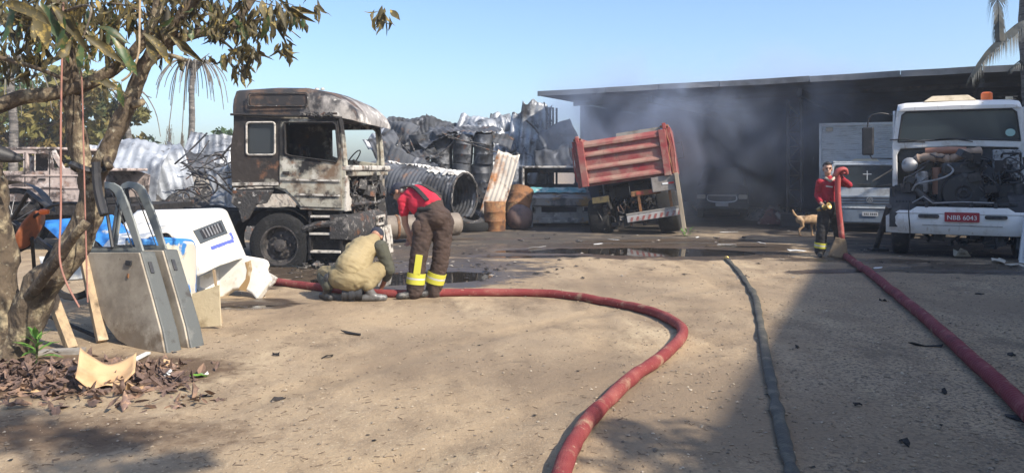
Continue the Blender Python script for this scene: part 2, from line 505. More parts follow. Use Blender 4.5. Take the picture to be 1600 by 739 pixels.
M_roof_under = mat('sooty roof underside', (0.045, 0.045, 0.047), [L((0.02, .02, .02), .8, .46, .6, 7)], rough=.9)
M_alu = mat('ribbed aluminium', (0.70, 0.72, 0.72), [L((0.4, .4, .39), 2, .5, .7, 7)], rough=.45, metal=.3)
M_pinkwhite = mat('burnt pale car body', (0.46, 0.38, 0.34), [L((0.07, .055, .05), 2.6, .49, .58, 9), L((0.26, .17, .13), 4, .56, .68, 8, off=3), L((0.62, .57, .53), 5, .60, .7, 7, off=6)], rough=.8, bump=(14, .3))
M_jeep = mat('burnt light truck body', (0.17, 0.175, 0.185), [L((0.025, .025, .027), 2.2, .46, .6, 8), L((0.32, 0.31, 0.28), 2.5, .58, .68, 8, off=4), L((0.45, .25, .08), 1.6, .63, .70, 7, off=8)], rough=.75, bump=(14, .3))
M_teal = mat('melted teal glass sheet', (0.16, 0.40, 0.42), [L((0.50, .58, .54), 6, .5, .62, 7), L((0.04, .06, .06), 5, .57, .66, 7, off=3)], rough=.4, bump=(14, .5))
M_canvas = mat('brown canvas flap', (0.20, 0.145, 0.09), [L((0.11, .075, .045), 6, .48, .66, 7), L((0.3, .24, .16), 9, .6, .7, 6)], rough=.95, bump=(18, .4))
M_glass = glass('dusty glass', (0.05, 0.065, 0.075), .75)
M_glass_dark = glass('dark reflective glass', (0.035, 0.05, 0.06), .90, .06)
M_glass_clear = glass('clear glass', (0.16, 0.19, 0.2), .22)
M_glass_soot = glass('sooty glass', (0.035, 0.04, 0.045), .9, .2)

# ================================================================== GROUND
def vnoise(x, y, seed=0):
    xi, yi = np.floor(x).astype(np.int64), np.floor(y).astype(np.int64)
    xf, yf = x - xi, y - yi
    u, v = xf * xf * (3 - 2 * xf), yf * yf * (3 - 2 * yf)

    def h(a, b):
        n = (a * 374761393 + b * 668265263 + seed * 974711) & 0x7fffffff
        n = ((n ^ (n >> 13)) * 1274126177) & 0x7fffffff
        return ((n ^ (n >> 16)) & 0xffff) / 65535.0
    return (h(xi, yi) * (1 - u) + h(xi + 1, yi) * u) * (1 - v) + (h(xi, yi + 1) * (1 - u) + h(xi + 1, yi + 1) * u) * v


def fbm(x, y, seed=0, o=4):
    s, a, t = 0, 1.0, 0
    for k in range(o):
        s = s + a * vnoise(x * 2 ** k, y * 2 ** k, seed + k)
        t += a
        a *= .5
    return s / t


def blob(x, y, cx, cy, rx, ry, rot=0):
    c, s = math.cos(rot), math.sin(rot)
    dx, dy = x - cx, y - cy
    u, v = (dx * c + dy * s) / rx, (-dx * s + dy * c) / ry
    return np.clip(1 - (u * u + v * v), 0, 1)


# puddles: centre, radii, turn
PUD = [(3.0, 15.0, 1.9, .95, -.10), (1.3, 15.2, 1.8, .55, .05), (0.4, 14.2, 1.3, .30, .1), (-1.6, 11.4, 1.5, .85, .25), (-3.1, 9.0, .45, .22, .2),
       (4.9, 16.1, .8, .35, 0), (3.6, 17.2, 1.7, .30, .05), (5.1, 12.0, .7, .18, .2), (7.6, 11.9, 1.4, .20, -.15), (-.3, 17.6, 1.0, .2, 0)]


def seg_dist(x, y, pts):
    best = np.full(x.shape, 99.0)
    for (ax, ay), (bx, by) in zip(pts, pts[1:]):
        L2 = (bx - ax) ** 2 + (by - ay) ** 2
        t = np.clip(((x - ax) * (bx - ax) + (y - ay) * (by - ay)) / L2, 0, 1)
        best = np.minimum(best, np.hypot(x - ax - t * (bx - ax), y - ay - t * (by - ay)))
    return best


TRACKS = [[(.55, 2.5), (.75, 6), (1.05, 9), (1.2, 12), (1.0, 16)], [(2.35, 2.5), (2.5, 6), (2.8, 9), (2.95, 12), (2.8, 16)],
          [(-3.2, 3.2), (-1.9, 5.0), (-.4, 7.0), (1.4, 9.0), (4.0, 11.5), (6.0, 13)], [(-1.6, 2.8), (-.5, 4.2), (1.0, 6.0), (2.9, 8.0), (5.2, 10.2), (7, 11.6)]]


def ground_h(x, y):
    h = 0.022 + (fbm(x * .8, y * .8, 3, 4) - .5) * .030 + (fbm(x * 6, y * 6, 9, 3) - .5) * .010
    for k in PUD:
        b = blob(x, y, *k)
        h = h - .060 * np.minimum(1, b * 2.2) * (b > 0)
    # shallow tyre ruts with raised lips
    for tk_ in TRACKS:
        dd = seg_dist(x + .05 * (fbm(x * 1.5, y * 1.5, 40, 2) - .5), y, tk_)
        h = h - .010 * np.exp(-(dd / .12) ** 2) + .006 * np.exp(-((dd - .20) / .06) ** 2)
    return h


xs = np.concatenate([np.linspace(-160, -14, 30), np.arange(-13, 15, .085), np.linspace(15.5, 160, 30)])
yr = [-60, -40, -20, -8, -3, 0, 2]
d = 3.0
while d < 31:
    yr.append(d)
    d += max(.035, .0058 * d * (1 if d < 18 else 2))
yr += list(np.geomspace(32, 600, 26))
ys = np.array(yr)
XX, YY = np.meshgrid(xs, ys, indexing='ij')
ZZ = ground_h(XX, YY)
nx, ny = len(xs), len(ys)
me = bpy.data.meshes.new('ground')
co = np.stack([XX, YY, ZZ], -1).reshape(-1, 3).astype(np.float32)
ii, jj = np.meshgrid(np.arange(nx - 1), np.arange(ny - 1), indexing='ij')
q = np.stack([ii * ny + jj, (ii + 1) * ny + jj, (ii + 1) * ny + jj + 1, ii * ny + jj + 1], -1).reshape(-1, 4)
me.vertices.add(len(co)); me.vertices.foreach_set('co', co.ravel())
me.loops.add(q.size); me.loops.foreach_set('vertex_index', q.ravel().astype(np.int32))
me.polygons.add(len(q)); me.polygons.foreach_set('loop_start', np.arange(0, q.size, 4, dtype=np.int32))
me.update(calc_edges=True)
me.shade_smooth()
# stains that belong to the ground: wet mud, soot, leaf mould
wet = np.zeros_like(XX)
for (cx, cy, rx, ry, ro) in PUD:
    wet = np.maximum(wet, np.sqrt(blob(XX, YY, cx, cy, rx * 1.55, ry * 1.9, ro)))
for k in [(-2.4, 11.8, 3.4, 2.0, .1), (-.6, 14.6, 3.2, 1.5, 0), (4.2, 15.4, 3.0, 1.0, 0), (-.9, 12.6, 2.0, 1.5, .1), (2.0, 14.8, 4.6, 1.3, 0), (6.2, 13.4, 2.2, .5, -.1), (-3.3, 9.0, 1.0, .6, .2), (2.2, 15.6, 4.5, 1.6, 0), (8.0, 12.3, 2.8, .9, -.3), (9.0, 9.0, 1.5, .5, -.4)]:
    wet = np.maximum(wet, .75 * np.sqrt(blob(XX, YY, *k)))
soot = np.zeros_like(XX)
for k in [(3, 25, 15, 6.2, -.5), (-4.5, 13.6, 3.5, 2.2, 0), (-3, 21, 12, 5.0, 0), (9, 15.5, 4, 2.6, -.4), (12, 20, 9, 6, -.5), (-1.2, 15.6, 2.4, .5, .1), (0.5, 16.9, 7.0, 3.0, 0), (-2.6, 12.6, 3.4, 1.6, 0), (7.8, 12.0, 2.5, .7, -.2), (8.2, 9.2, 2.2, .35, -.3)]:
    soot = np.maximum(soot, np.minimum(1, 1.5 * blob(XX, YY, *k)))
mould = np.maximum(np.minimum(1, 1.6 * blob(XX, YY, -3.7, 5.9, 1.9, .75, .1)), .8 * blob(XX, YY, -3.0, 4.6, 2.2, .5, 0))
gravel = np.clip((XX - (.9 + (YY - 4) * .42) + .4) / 1.2, 0, 1) * (YY < 15)
trk = np.zeros_like(XX)
for tk_ in TRACKS:
    trk = np.maximum(trk, np.exp(-(seg_dist(XX, YY, tk_) / .15) ** 4))
ta = me.attributes.new('track', 'FLOAT', 'POINT')
ta.data.foreach_set('value', trk.reshape(-1).astype(np.float32))
at = me.color_attributes.new('stain', 'FLOAT_COLOR', 'POINT')
at.data.foreach_set('color', np.stack([wet, soot, mould, gravel], -1).reshape(-1).astype(np.float32))
ground = link('ground', me)
tag(ground, 'sandy yard floor with soot, wet mud and gravel', kind='structure')

gm = bpy.data.materials.new('yard ground')
gm.use_nodes = True
n, l = gm.node_tree.nodes, gm.node_tree.links
b = n['Principled BSDF']
tc = n.new('ShaderNodeTexCoord')
va = n.new('ShaderNodeVertexColor'); va.layer_name = 'stain'
sep = n.new('ShaderNodeSeparateColor'); l.new(va.outputs[0], sep.inputs[0])


def gn(scale, detail=8, rough=.6, st=(1, 1, 1), off=0):
    mp = n.new('ShaderNodeMapping'); mp.inputs['Scale'].default_value = st; mp.inputs['Location'].default_value = (off, off * .7, 0)
    l.new(tc.outputs['Object'], mp.inputs[0])
    t = n.new('ShaderNodeTexNoise'); t.inputs['Scale'].default_value = scale; t.inputs['Detail'].default_value = detail; t.inputs['Roughness'].default_value = rough
    l.new(mp.outputs[0], t.inputs['Vector'])
    return t.outputs['Fac']


def rng(v, lo, hi, a=0.0, z=1.0):
    m = n.new('ShaderNodeMapRange')
    m.inputs[1].default_value, m.inputs[2].default_value, m.inputs[3].default_value, m.inputs[4].default_value = lo, hi, a, z
    l.new(v, m.inputs[0])
    return m.outputs[0]


def mth(op, a, b_):
    m = n.new('ShaderNodeMath'); m.operation = op
    for i, v in enumerate((a, b_)):
        if isinstance(v, (int, float)): m.inputs[i].default_value = v
        else: l.new(v, m.inputs[i])
    return m.outputs[0]


def mixc(f, a, c):
    m = n.new('ShaderNodeMix'); m.data_type = 'RGBA'
    l.new(f, m.inputs[0])
    if isinstance(a, tuple): m.inputs[6].default_value = (*a, 1)
    else: l.new(a, m.inputs[6])
    m.inputs[7].default_value = (*c, 1)
    return m.outputs[2]


cur = mixc(rng(gn(.55, 8, .65), .40, .62), (0.405, 0.30, 0.185), (0.335, 0.255, 0.168))
cur = mixc(rng(gn(1.6, 9, .68, (1, .55, 1), 4), .48, .66), cur, (0.20, 0.145, 0.092))
cur = mixc(rng(gn(.9, 8, .7, (1.3, .5, 1), 11), .55, .68), cur, (0.48, 0.375, 0.24))
cur = mixc(rng(gn(26, 5, .7, (1, 1, 1), 2), .58, .68, 0, .6), cur, (0.185, 0.135, 0.09))
cur = mixc(rng(gn(60, 3, .6, (1, 1, 1), 5), .60, .70, 0, .8), cur, (0.55, 0.45, 0.32))
cur = mixc(mth('MULTIPLY', va.outputs['Alpha'], rng(gn(34, 4, .7, (1, 1, 1), 8), .47, .60)), cur, (0.135, 0.105, 0.078))
tra = n.new('ShaderNodeAttribute'); tra.attribute_name = 'track'
cur = mixc(rng(mth('MULTIPLY', tra.outputs['Fac'], gn(3.2, 7, .7, off=17)), .25, .66, 0, .42), cur, (0.22, 0.16, 0.10))
cur = mixc(rng(gn(.33, 7, .62, (1, .7, 1), 27), .48, .62, 0, .8), cur, (0.225, 0.165, 0.108))
mouldm = rng(mth('ADD', sep.outputs[2], mth('MULTIPLY', mth('SUBTRACT', gn(7, 8, .7, off=9), .5), 1.3)), .25, .75)
cur = mixc(mouldm, cur, (0.13, 0.085, 0.052))
sootm = rng(mth('ADD', sep.outputs[1], mth('MULTIPLY', mth('SUBTRACT', gn(1.5, 9, .72, (.7, 1.6, 1), 21), .5), 2.6)), .25, .95, 0, .93)
cur = mixc(sootm, cur, (0.045, 0.041, 0.038))
wetm = rng(mth('ADD', sep.outputs[0], mth('MULTIPLY', mth('SUBTRACT', gn(1.9, 9, .7, (.8, 1.5, 1), 33), .5), 1.7)), .42, .62, 0, 1)
cur = mixc(wetm, cur, (0.075, 0.055, 0.038))
l.new(cur, b.inputs['Base Color'])
l.new(rng(mth('ADD', wetm, mth('MULTIPLY', mth('SUBTRACT', gn(9, 4, .6, off=3), .5), .6)), .2, 1.0, .92, .28), b.inputs['Roughness'])
b.inputs['Specular IOR Level'].default_value = .35
bp = n.new('ShaderNodeBump'); bp.inputs['Distance'].default_value = .02
l.new(rng(wetm, 0, 1, .75, .25), bp.inputs['Strength'])
hh = mth('ADD', mth('MULTIPLY', gn(55, 5, .7, off=2), .6), mth('MULTIPLY', gn(14, 6, .7, off=5), 1.1))
hh = mth('ADD', hh, mth('MULTIPLY', va.outputs['Alpha'], mth('MULTIPLY', gn(34, 4, .7, off=8), -1.1)))
l.new(hh, bp.inputs['Height'])
l.new(bp.outputs[0], b.inputs['Normal'])
me.materials.append(gm)


def gz(x, y):
    i = min(max(int(np.searchsorted(xs, x)) - 1, 0), nx - 2)
    j = min(max(int(np.searchsorted(ys, y)) - 1, 0), ny - 2)
    a, c = (x - xs[i]) / (xs[i + 1] - xs[i]), (y - ys[j]) / (ys[j + 1] - ys[j])
    return float((ZZ[i, j] * (1 - a) + ZZ[i + 1, j] * a) * (1 - c) + (ZZ[i, j + 1] * (1 - a) + ZZ[i + 1, j + 1] * a) * c)


M_water = mat('muddy water', (0.022, 0.018, 0.014), [L((0.045, .036, .026), 3, .5, .7, 5)], rough=.03, bump=(2.5, .03), spec=.6)
for ip, (cx, cy, rx, ry, ro) in enumerate(PUD):
    mb = MB()
    c_, s_ = math.cos(ro), math.sin(ro)
    ring = [(cx + c_ * rx * 1.05 * math.cos(a) - s_ * ry * 1.05 * math.sin(a), cy + s_ * rx * 1.05 * math.cos(a) + c_ * ry * 1.05 * math.sin(a), -.0012 * ip)
            for a in np.linspace(0, 2 * math.pi, 40, endpoint=False)]
    mb.add(ring, [tuple(range(40))])
    tag(mb.build('puddle', M_water), 'muddy puddle on the yard floor', kind='structure')

# loose stones on the yard, too many to count
rs = np.random.RandomState(3)
mb = MB()
OCT = [(1, 0, 0), (-1, 0, 0), (0, 1, 0), (0, -1, 0), (0, 0, 1), (0, 0, -1)]
OF = [(0, 2, 4), (2, 1, 4), (1, 3, 4), (3, 0, 4), (2, 0, 5), (1, 2, 5), (3, 1, 5), (0, 3, 5)]
for k in range(11000):
    dd = 3.4 + 12 * rs.rand() ** 1.6
    px = rs.uniform(-30, 1630) if rs.rand() < .55 else rs.uniform(950, 1630)
    x, y = (px - 800) / FPX * dd, dd
    r = (.003 + .013 * rs.rand() ** 3.5)
    z = gz(x, y)
    if z < .002: continue
    a = rs.rand() * 6.28
    q3 = [(x + r * (p[0] * math.cos(a) - p[1] * math.sin(a)) * rs.uniform(.7, 1.4), y + r * (p[0] * math.sin(a) + p[1] * math.cos(a)) * rs.uniform(.7, 1.4), z + r * .3 + r * .6 * p[2]) for p in OCT]
    mb.add(q3, OF)
M_stone = mat('yard stones', (0.30, 0.235, 0.16), [L((0.16, .13, .10), 6, .45, .6, 3), L((0.5, .42, .32), 9, .55, .65, 3)], rough=.9)
tag(mb.build('gravel', M_stone, fix=False), 'loose small stones strewn on the sandy yard', kind='stuff')

# ================================================================== SHED
SH = Vector((0.9, 24.0, 0))
SHA = math.atan2(-.49, .873)
shed = thing('open_shed', 'long open-fronted shed with flat roof, black with smoke inside', 'shed', SH, SHA)
SHM = Matrix.Translation(SH) @ Matrix.Rotation(SHA, 4, 'Z')
SHI = SHM.inverted()
RZ = 3.88                                        # underside of the roof
SL, SDp = 22.0, 12.5
holes = []
for (px, py, w_, h_) in [(1532, 151, 9, 1.5), (1546, 150.5, 8, 2), (1560, 150, 7, 1.6), (1571, 150, 10, 1.7), (1584, 150, 8, 1.6), (1580, 154, 10, 1.4), (1540, 155, 9, 1.0),
                          (866, 170, 4, 3), (875, 174, 5, 3.5), (885, 169, 4, 2), (893, 173, 6, 2)]:
    q4 = [ray_plane(px + a, py + b_, (0, 0, RZ), Vector((0, 0, 1))) for a, b_ in ((0, 0), (w_, 0), (w_, h_), (0, h_))]
    ql = [SHI @ p for p in q4]
    if all(.3 < p.x < SL - .2 and .3 < p.y < SDp - .2 for p in ql):
        holes.append([(p.x, p.y) for p in ql])
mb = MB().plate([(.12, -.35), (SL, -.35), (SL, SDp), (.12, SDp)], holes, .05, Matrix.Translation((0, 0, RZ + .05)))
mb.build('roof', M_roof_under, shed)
rq = np.random.RandomState(61)
fx0 = .10
while fx0 < SL:
    fl_ = rq.uniform(1.6, 2.4)
    za, zb = RZ - .01 + rq.normal() * .012, RZ - .01 + rq.normal() * .012
    mb = MB().loft([[(fx0, -.42 + rq.normal() * .006, za), (fx0, -.36, za), (fx0, -.36, za + .15), (fx0, -.42, za + .15)], [(fx0 + fl_ * .5, -.42 + rq.normal() * .012, (za + zb) / 2 - .01), (fx0 + fl_ * .5, -.36, (za + zb) / 2), (fx0 + fl_ * .5, -.36, (za + zb) / 2 + .15), (fx0 + fl_ * .5, -.42, (za + zb) / 2 + .145)],
                    [(fx0 + fl_ - .012, -.42, zb), (fx0 + fl_ - .012, -.36, zb), (fx0 + fl_ - .012, -.36, zb + .15), (fx0 + fl_ - .012, -.42, zb + .15)]])
    mb.build('fascia', M_roof_edge, shed)
    fx0 += fl_
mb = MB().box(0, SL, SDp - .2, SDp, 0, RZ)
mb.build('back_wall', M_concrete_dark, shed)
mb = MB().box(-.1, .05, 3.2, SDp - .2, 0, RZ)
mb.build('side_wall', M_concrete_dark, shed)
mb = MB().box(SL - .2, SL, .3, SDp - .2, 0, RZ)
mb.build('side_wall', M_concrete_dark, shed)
for y in (2.2, 5.2, 8.4, 11.2):
    mb = MB()
    mb.box(0.1, SL - .25, y, y + .1, RZ - .12, RZ - .003)
    mb.build('roof_beam', M_dark_steel, shed)
for x in (3.5, 7.6, 11.7, 15.8):
    mb = MB()
    mb.box(x, x + .12, 0, SDp - .25, RZ - .32, RZ - .13)
    mb.build('rafter', M_dark_steel, shed)
# lattice columns along the front
for (x, yy) in ((.12, .1), (7.15, 1.0), (14.6, .2)):
    W = .36 if x > 1 else .22
    for sx in (0, W):
        MB().box(x + sx, x + sx + .05, yy, yy + .05, 0, RZ - .33).build('column_chord', M_dark_steel, shed)
        MB().box(x + sx, x + sx + .05, yy + .25, yy + .3, 0, RZ - .33).build('column_chord', M_dark_steel, shed)
    k = 0
    z = .25
    while z < RZ - .8:
        p, q_ = (x + .025, yy + .02, z), (x + W + .025, yy + .02, z + .4)
        if k % 2: p, q_ = (x + W + .025, yy + .02, z), (x + .025, yy + .02, z + .4)
        MB().beam(p, q_, .03).build('column_brace', M_dark_steel, shed)
        MB().box(x + .05, x + W, yy + .005, yy + .035, z - .015, z + .015).build('column_brace', M_dark_steel, shed)
        z += .4
        k += 1
MB().box(7.02, 7.66, .86, 1.44, 0, .42).build('column_base', M_concrete_dark, shed, bevel=.02)

# ================================================================== UNSEEN BUILDING added beyond the frame to cast shade over the yard
shade_bld = thing('unseen_shade_building', 'unseen plain plastered two-storey building, added to cast shade over the yard', 'building')
edge = [(4.7, -8.8), (12.78, 8.18), (14.1, 12.9)]
back = [(23.0, 10.5), (21.0, 4.0), (14.0, -12.5)]
inset = [(5.2, -8.7), (13.2, 8.0), (14.45, 12.6), (22.6, 10.3), (20.6, 4.1), (13.8, -12.0)]
mb = MB().plate(edge + back, (), .14, Matrix.Translation((0, 0, 8.0)))
mb.build('roof', M_roof_edge, shade_bld)
for a, c in zip(inset, inset[1:] + inset[:1]):
    MB().beam((a[0], a[1], 3.93), (c[0], c[1], 3.93), .16, 7.86).build('wall', M_plaster, shade_bld)
a, c = Vector((5.2, -8.7, 0)), Vector((13.2, 8.0, 0))
u = (c - a).normalized()
nn = Vector((-u.y, u.x, 0))
for zz in (1.7, 5.2):
    for t in (3, 7.5, 12, 16):
        p = a + u * t + nn * .09
        MB().beam(p + Vector((0, 0, zz)), p + u * 1.4 + Vector((0, 0, zz)), .03, 1.1).build('window', M_glass, shade_bld)
        MB().beam(p - u * .08 + Vector((0, 0, zz - .6)), p + u * 1.48 + Vector((0, 0, zz - .6)), .10, .06).build('window_sill', M_plaster, shade_bld)


# ================================================================== VEGETATION
def leaf_cloud(mb, c, rad, n_, size, rs, flat=.8):
    for _ in range(n_):
        while True:
            p = rs.uniform(-1, 1, 3)
            if p @ p < 1: break
        p = Vector(c) + Vector((p[0] * rad[0], p[1] * rad[1], p[2] * rad[2]))
        a = Vector(rs.normal(size=3)).normalized()
        w = a.cross(Vector(rs.normal(size=3))).normalized()
        s_ = size * rs.uniform(.6, 1.4)
        mb.add([p - a * s_, p + w * s_ * .45, p + a * s_, p - w * s_ * .45], [(0, 1, 2, 3)])


def far_tree(name, label, base, h, clumps, mt, seed, leaf=.16, nl=240, group=None, trunk_r=.16):
    rs = np.random.RandomState(seed)
    t = thing(name, label, 'tree', base, 0, group)
    mb = MB()
    mb.tube([(0, 0, 0), (.1, 0, h * .3), (.05, .1, h * .55), (.2, 0, h * .8)], [trunk_r, trunk_r * .8, trunk_r * .6, trunk_r * .2], 8)
    cr = MB()
    for (x, y, z, r) in clumps:
        mb.tube([(.08, 0, h * .4), (x * .5, y * .5, (h * .45 + z) / 2), (x, y, z)], [trunk_r * .5, trunk_r * .3, .02], 6)
        for k in range(5):
            o_ = rs.normal(size=3) * r * .42
            rr = r * rs.uniform(.45, .8)
            leaf_cloud(cr, (x + o_[0], y + o_[1], z + o_[2]), (rr, rr, rr * .8), nl // 5, leaf, rs)
    mb.build('trunk', M_bark, t, smooth=True)
    cr.build('crown', mt, t, fix=False, kind='stuff')
    return t


rs = np.random.RandomState(5)


def clumps(w, z0, z1, n_, r, seed):
    q = np.random.RandomState(seed)
    return [(q.uniform(-w, w), q.uniform(-w * .6, w * .6), q.uniform(z0, z1), r * q.uniform(.7, 1.25)) for _ in range(n_)]


TG = 'trees behind the burnt car'
far_tree('leafy_tree', 'tall scorched yellow-green tree behind the burnt pale pickup', P(30, 266, 27) * Vector((1, 1, 0)), 5.0, clumps(2.2, 1.2, 5.2, 20, .95, 1), M_tree_far, 1, nl=420, group=TG)
far_tree('leafy_tree', 'yellowing tree with rounded crown beside the forked bare tree', P(130, 266, 30) * Vector((1, 1, 0)), 4.3, clumps(1.9, .8, 4.0, 16, .85, 2), M_tree_far, 2, nl=420, group=TG)
far_tree('leafy_tree', 'low bushy olive tree next to the leaning dead palm trunk', P(205, 266, 31) * Vector((1, 1, 0)), 2.8, clumps(1.1, .6, 2.5, 9, .7, 3), M_tree_far, 3, nl=360, group=TG)
far_tree('leafy_tree', 'tall dark tree at the yard edge behind the yellow ones', P(-70, 266, 34) * Vector((1, 1, 0)), 6.0, clumps(2.6, 1.5, 6.0, 18, 1.1, 4), M_tree_far2, 4, nl=400, group=TG)
far_tree('bush', 'small bright green bush peeping over the heap beside the burnt cab', P(352, 266, 38) * Vector((1, 1, 0)), 3.2, [(0, 0, 3.2, .45), (.3, 0, 2.7, .5), (-.3, 0, 2.2, .5)], M_tree_far2, 6, leaf=.12, nl=300)
far_tree('bush', 'dry bush at the foot of the dead palm', P(262, 266, 30) * Vector((1, 1, 0)), 2.0, [(0, 0, 1.6, .5), (.5, 0, 1.3, .5), (1.0, 0, 1.7, .35)], M_tree_far, 8, leaf=.10, nl=200)


def frond_strip(mb, path, wid, nl, rs, droop=.8, th=.012):
    """leaflets hanging from a rachis"""
    path = catmull(path, 6)
    N = len(path)
    for k in range(nl):
        f = (k + .5) / nl * (N - 1.001)
        i = int(f)
        p = path[i].lerp(path[i + 1], f - i)
        t = (path[i + 1] - path[i]).normalized()
        sd_ = t.cross(Vector((0, 0, 1))).normalized() * (1 if k % 2 else -1)
        ln = wid * (1 - .55 * abs(2 * k / nl - .9)) * rs.uniform(.75, 1.1)
        q1 = p + (sd_ * .45 + t * .35 + Vector((0, 0, -droop * .4))) * ln * .5
        q2 = q1 + (sd_ * .2 + t * .25 + Vector((0, 0, -droop))) * ln * .6
        w = t * th * 1.6
        mb.add([p - w, p + w, q1 + w, q1 - w, q2], [(0, 1, 2, 3), (3, 2, 4)])
    mb.tube(path, [.02 * (1 - .8 * i / N) for i in range(N)], 5)


# dead palms left of the burnt cab
def dead_palm(name, label, px, d, top_py, lean, r, fronds, seed, tufts=()):
    rs = np.random.RandomState(seed)
    base = P(px, 266, d) * Vector((1, 1, 0))
    t = thing(name, label, 'palm tree', base)
    zt = CAM_H - (top_py - HORIZON) / FPX * d
    path = [(lean * (k / 10) ** 1.3 + .03 * math.sin(k * 1.3), 0, zt * k / 10) for k in range(11)]
    MB().tube(catmull(path, 3), [r * (1.15 - .35 * k / 30 + (.06 if k % 2 else 0)) for k in range(31)], 10).build('trunk', M_palm, t, smooth=True)
    top = Vector(path[-1])
    for k in range(fronds):
        a = rs.uniform(0, 6.28)
        ln = rs.uniform(.5, 1.5)
        dr = rs.uniform(.1, 1.7)
        dv = Vector((math.cos(a), math.sin(a) * .7, 0))
        mb = MB().tube(catmull([top + Vector((0, 0, rs.uniform(-.35, .1))), top + dv * ln * .45 + Vector((0, 0, .22)), top + dv * ln * .85 + Vector((0, 0, -dr * .35)), top + dv * ln + Vector((0, 0, -dr))], 4),
                       [.032 - .0016 * j for j in range(13)], 4)
        mb.build('frond', M_frond_dead, t)
    for k in range(14):                          # stubs of burnt fronds
        a = rs.uniform(0, 6.28)
        dv = Vector((math.cos(a), math.sin(a), rs.uniform(.1, 1.0)))
        MB().tube([top + Vector((0, 0, rs.uniform(-.5, .2))), top + dv * rs.uniform(.3, .6)], [.04, .012], 4).build('frond', M_frond_dead, t)
    for (dx, z0, z1, w) in tufts:
        mb = MB()
        mb.tube(catmull([top + Vector((0, 0, .1)), top + Vector((dx * .6, 0, .15)), top + Vector((dx, 0, z0 - top.z)), Vector((top.x + dx, 0, z0 - .3))], 4), .018, 4)
        for j in range(110):
            z = rs.uniform(z1, z0)
            f = 1 - abs(2 * (z - z1) / (z0 - z1) - 1) * .6
            x0 = top.x + dx + rs.normal() * w * f * .5
            y0 = rs.normal() * w * f * .5
            ln = rs.uniform(.2, .5)
            mb.add([(x0 - .010, y0, z), (x0 + .010, y0, z), (x0 + rs.normal() * .04, y0, z - ln)], [(0, 1, 2)])
        mb.build('frond', M_frond_dead, t)
    return t


dead_palm('dead_palm', 'scorched palm with bare crown and hanging dead fronds', 295, 30, 104, .18, .12, 40, 11, tufts=((-.95, 3.4, 2.0, .16), (-.45, 3.1, 2.0, .10)))
dead_palm('dead_palm', 'leaning charred palm trunk behind the forked bare tree', 213, 29, 150, -.55, .13, 8, 12)
dead_palm('dead_palm', 'pale dead palm trunk standing before the yellow-green trees', 24, 24, 100, -.15, .13, 12, 13)

# living palm at the right end of the shed
pb = P(1612, 266, 17.0) * Vector((1, 1, 0))
palm = thing('palm_tree', 'tall palm with grey drooping fronds by the end of the shed', 'palm tree', pb)
MB().tube(catmull([(0, 0, 0), (.05, 0, 2), (-.05, 0, 3.6), (-.12, 0, 5.2), (.1, 0, 6.6)], 6), [.19 - .003 * k + (.012 if k % 2 else 0) for k in range(25)], 12).build('trunk', M_palm, palm, smooth=True)
rs = np.random.RandomState(21)


def pl(px, py, d): return P(px, py, d) - pb


FR = [[pl(1612, -90, 17), pl(1585, -110, 16.8), pl(1560, -40, 16.6), pl(1561, 30, 16.5), pl(1562, 62, 16.4)],
      [pl(1640, 30, 17), pl(1600, 33, 16.7), pl(1572, 52, 16.5), pl(1540, 82, 16.4), pl(1517, 118, 16.3)],
      [pl(1640, 80, 17.2), pl(1612, 84, 17.1), pl(1590, 98, 17.0), pl(1578, 108, 17)]]
for k, f in enumerate(FR):
    mb = MB(); frond_strip(mb, f, (.72, .62, .3)[k], (190, 150, 40)[k], rs, droop=1.0)
    mb.build('frond', M_frond, palm)
for k in range(9):
    a = R(-60 + k * 33)
    dv = Vector((math.cos(a), math.sin(a), 0))
    top = Vector((.1, 0, 6.6))
    mb = MB(); frond_strip(mb, [top, top + dv * .8 + Vector((0, 0, .6)), top + dv * 1.7 + Vector((0, 0, .4)), top + dv * 2.4 + Vector((0, 0, -.5))], .6, 90, rs)
    mb.build('frond', M_frond, palm)

# unseen leafy tree behind the photographer, its clumps placed to shade the near yard
far_tree('leafy_tree', 'unseen spreading leafy tree, its clumps placed to shade the near ground', (3.0, -1.6, 0), 4.6,
         [(-2.5, 3.0, 4.4, .36), (-2.0, 3.15, 4.45, .34), (-1.4, 3.0, 4.4, .30), (-1.0, 2.6, 4.4, .30), (.45, 2.15, 4.3, .22), (.8, .6, 4.7, .8), (0, 0, 5, .9), (-1.4, .6, 5.0, .7), (1.75, 3.0, 4.4, .34), (2.3, 2.6, 4.4, .4)],
         M_tree_far2, 9, leaf=.07, nl=190)
SMOKE_MAX, SMOKE_MIN, HAZE = 0.70, 0.03, 0.0015

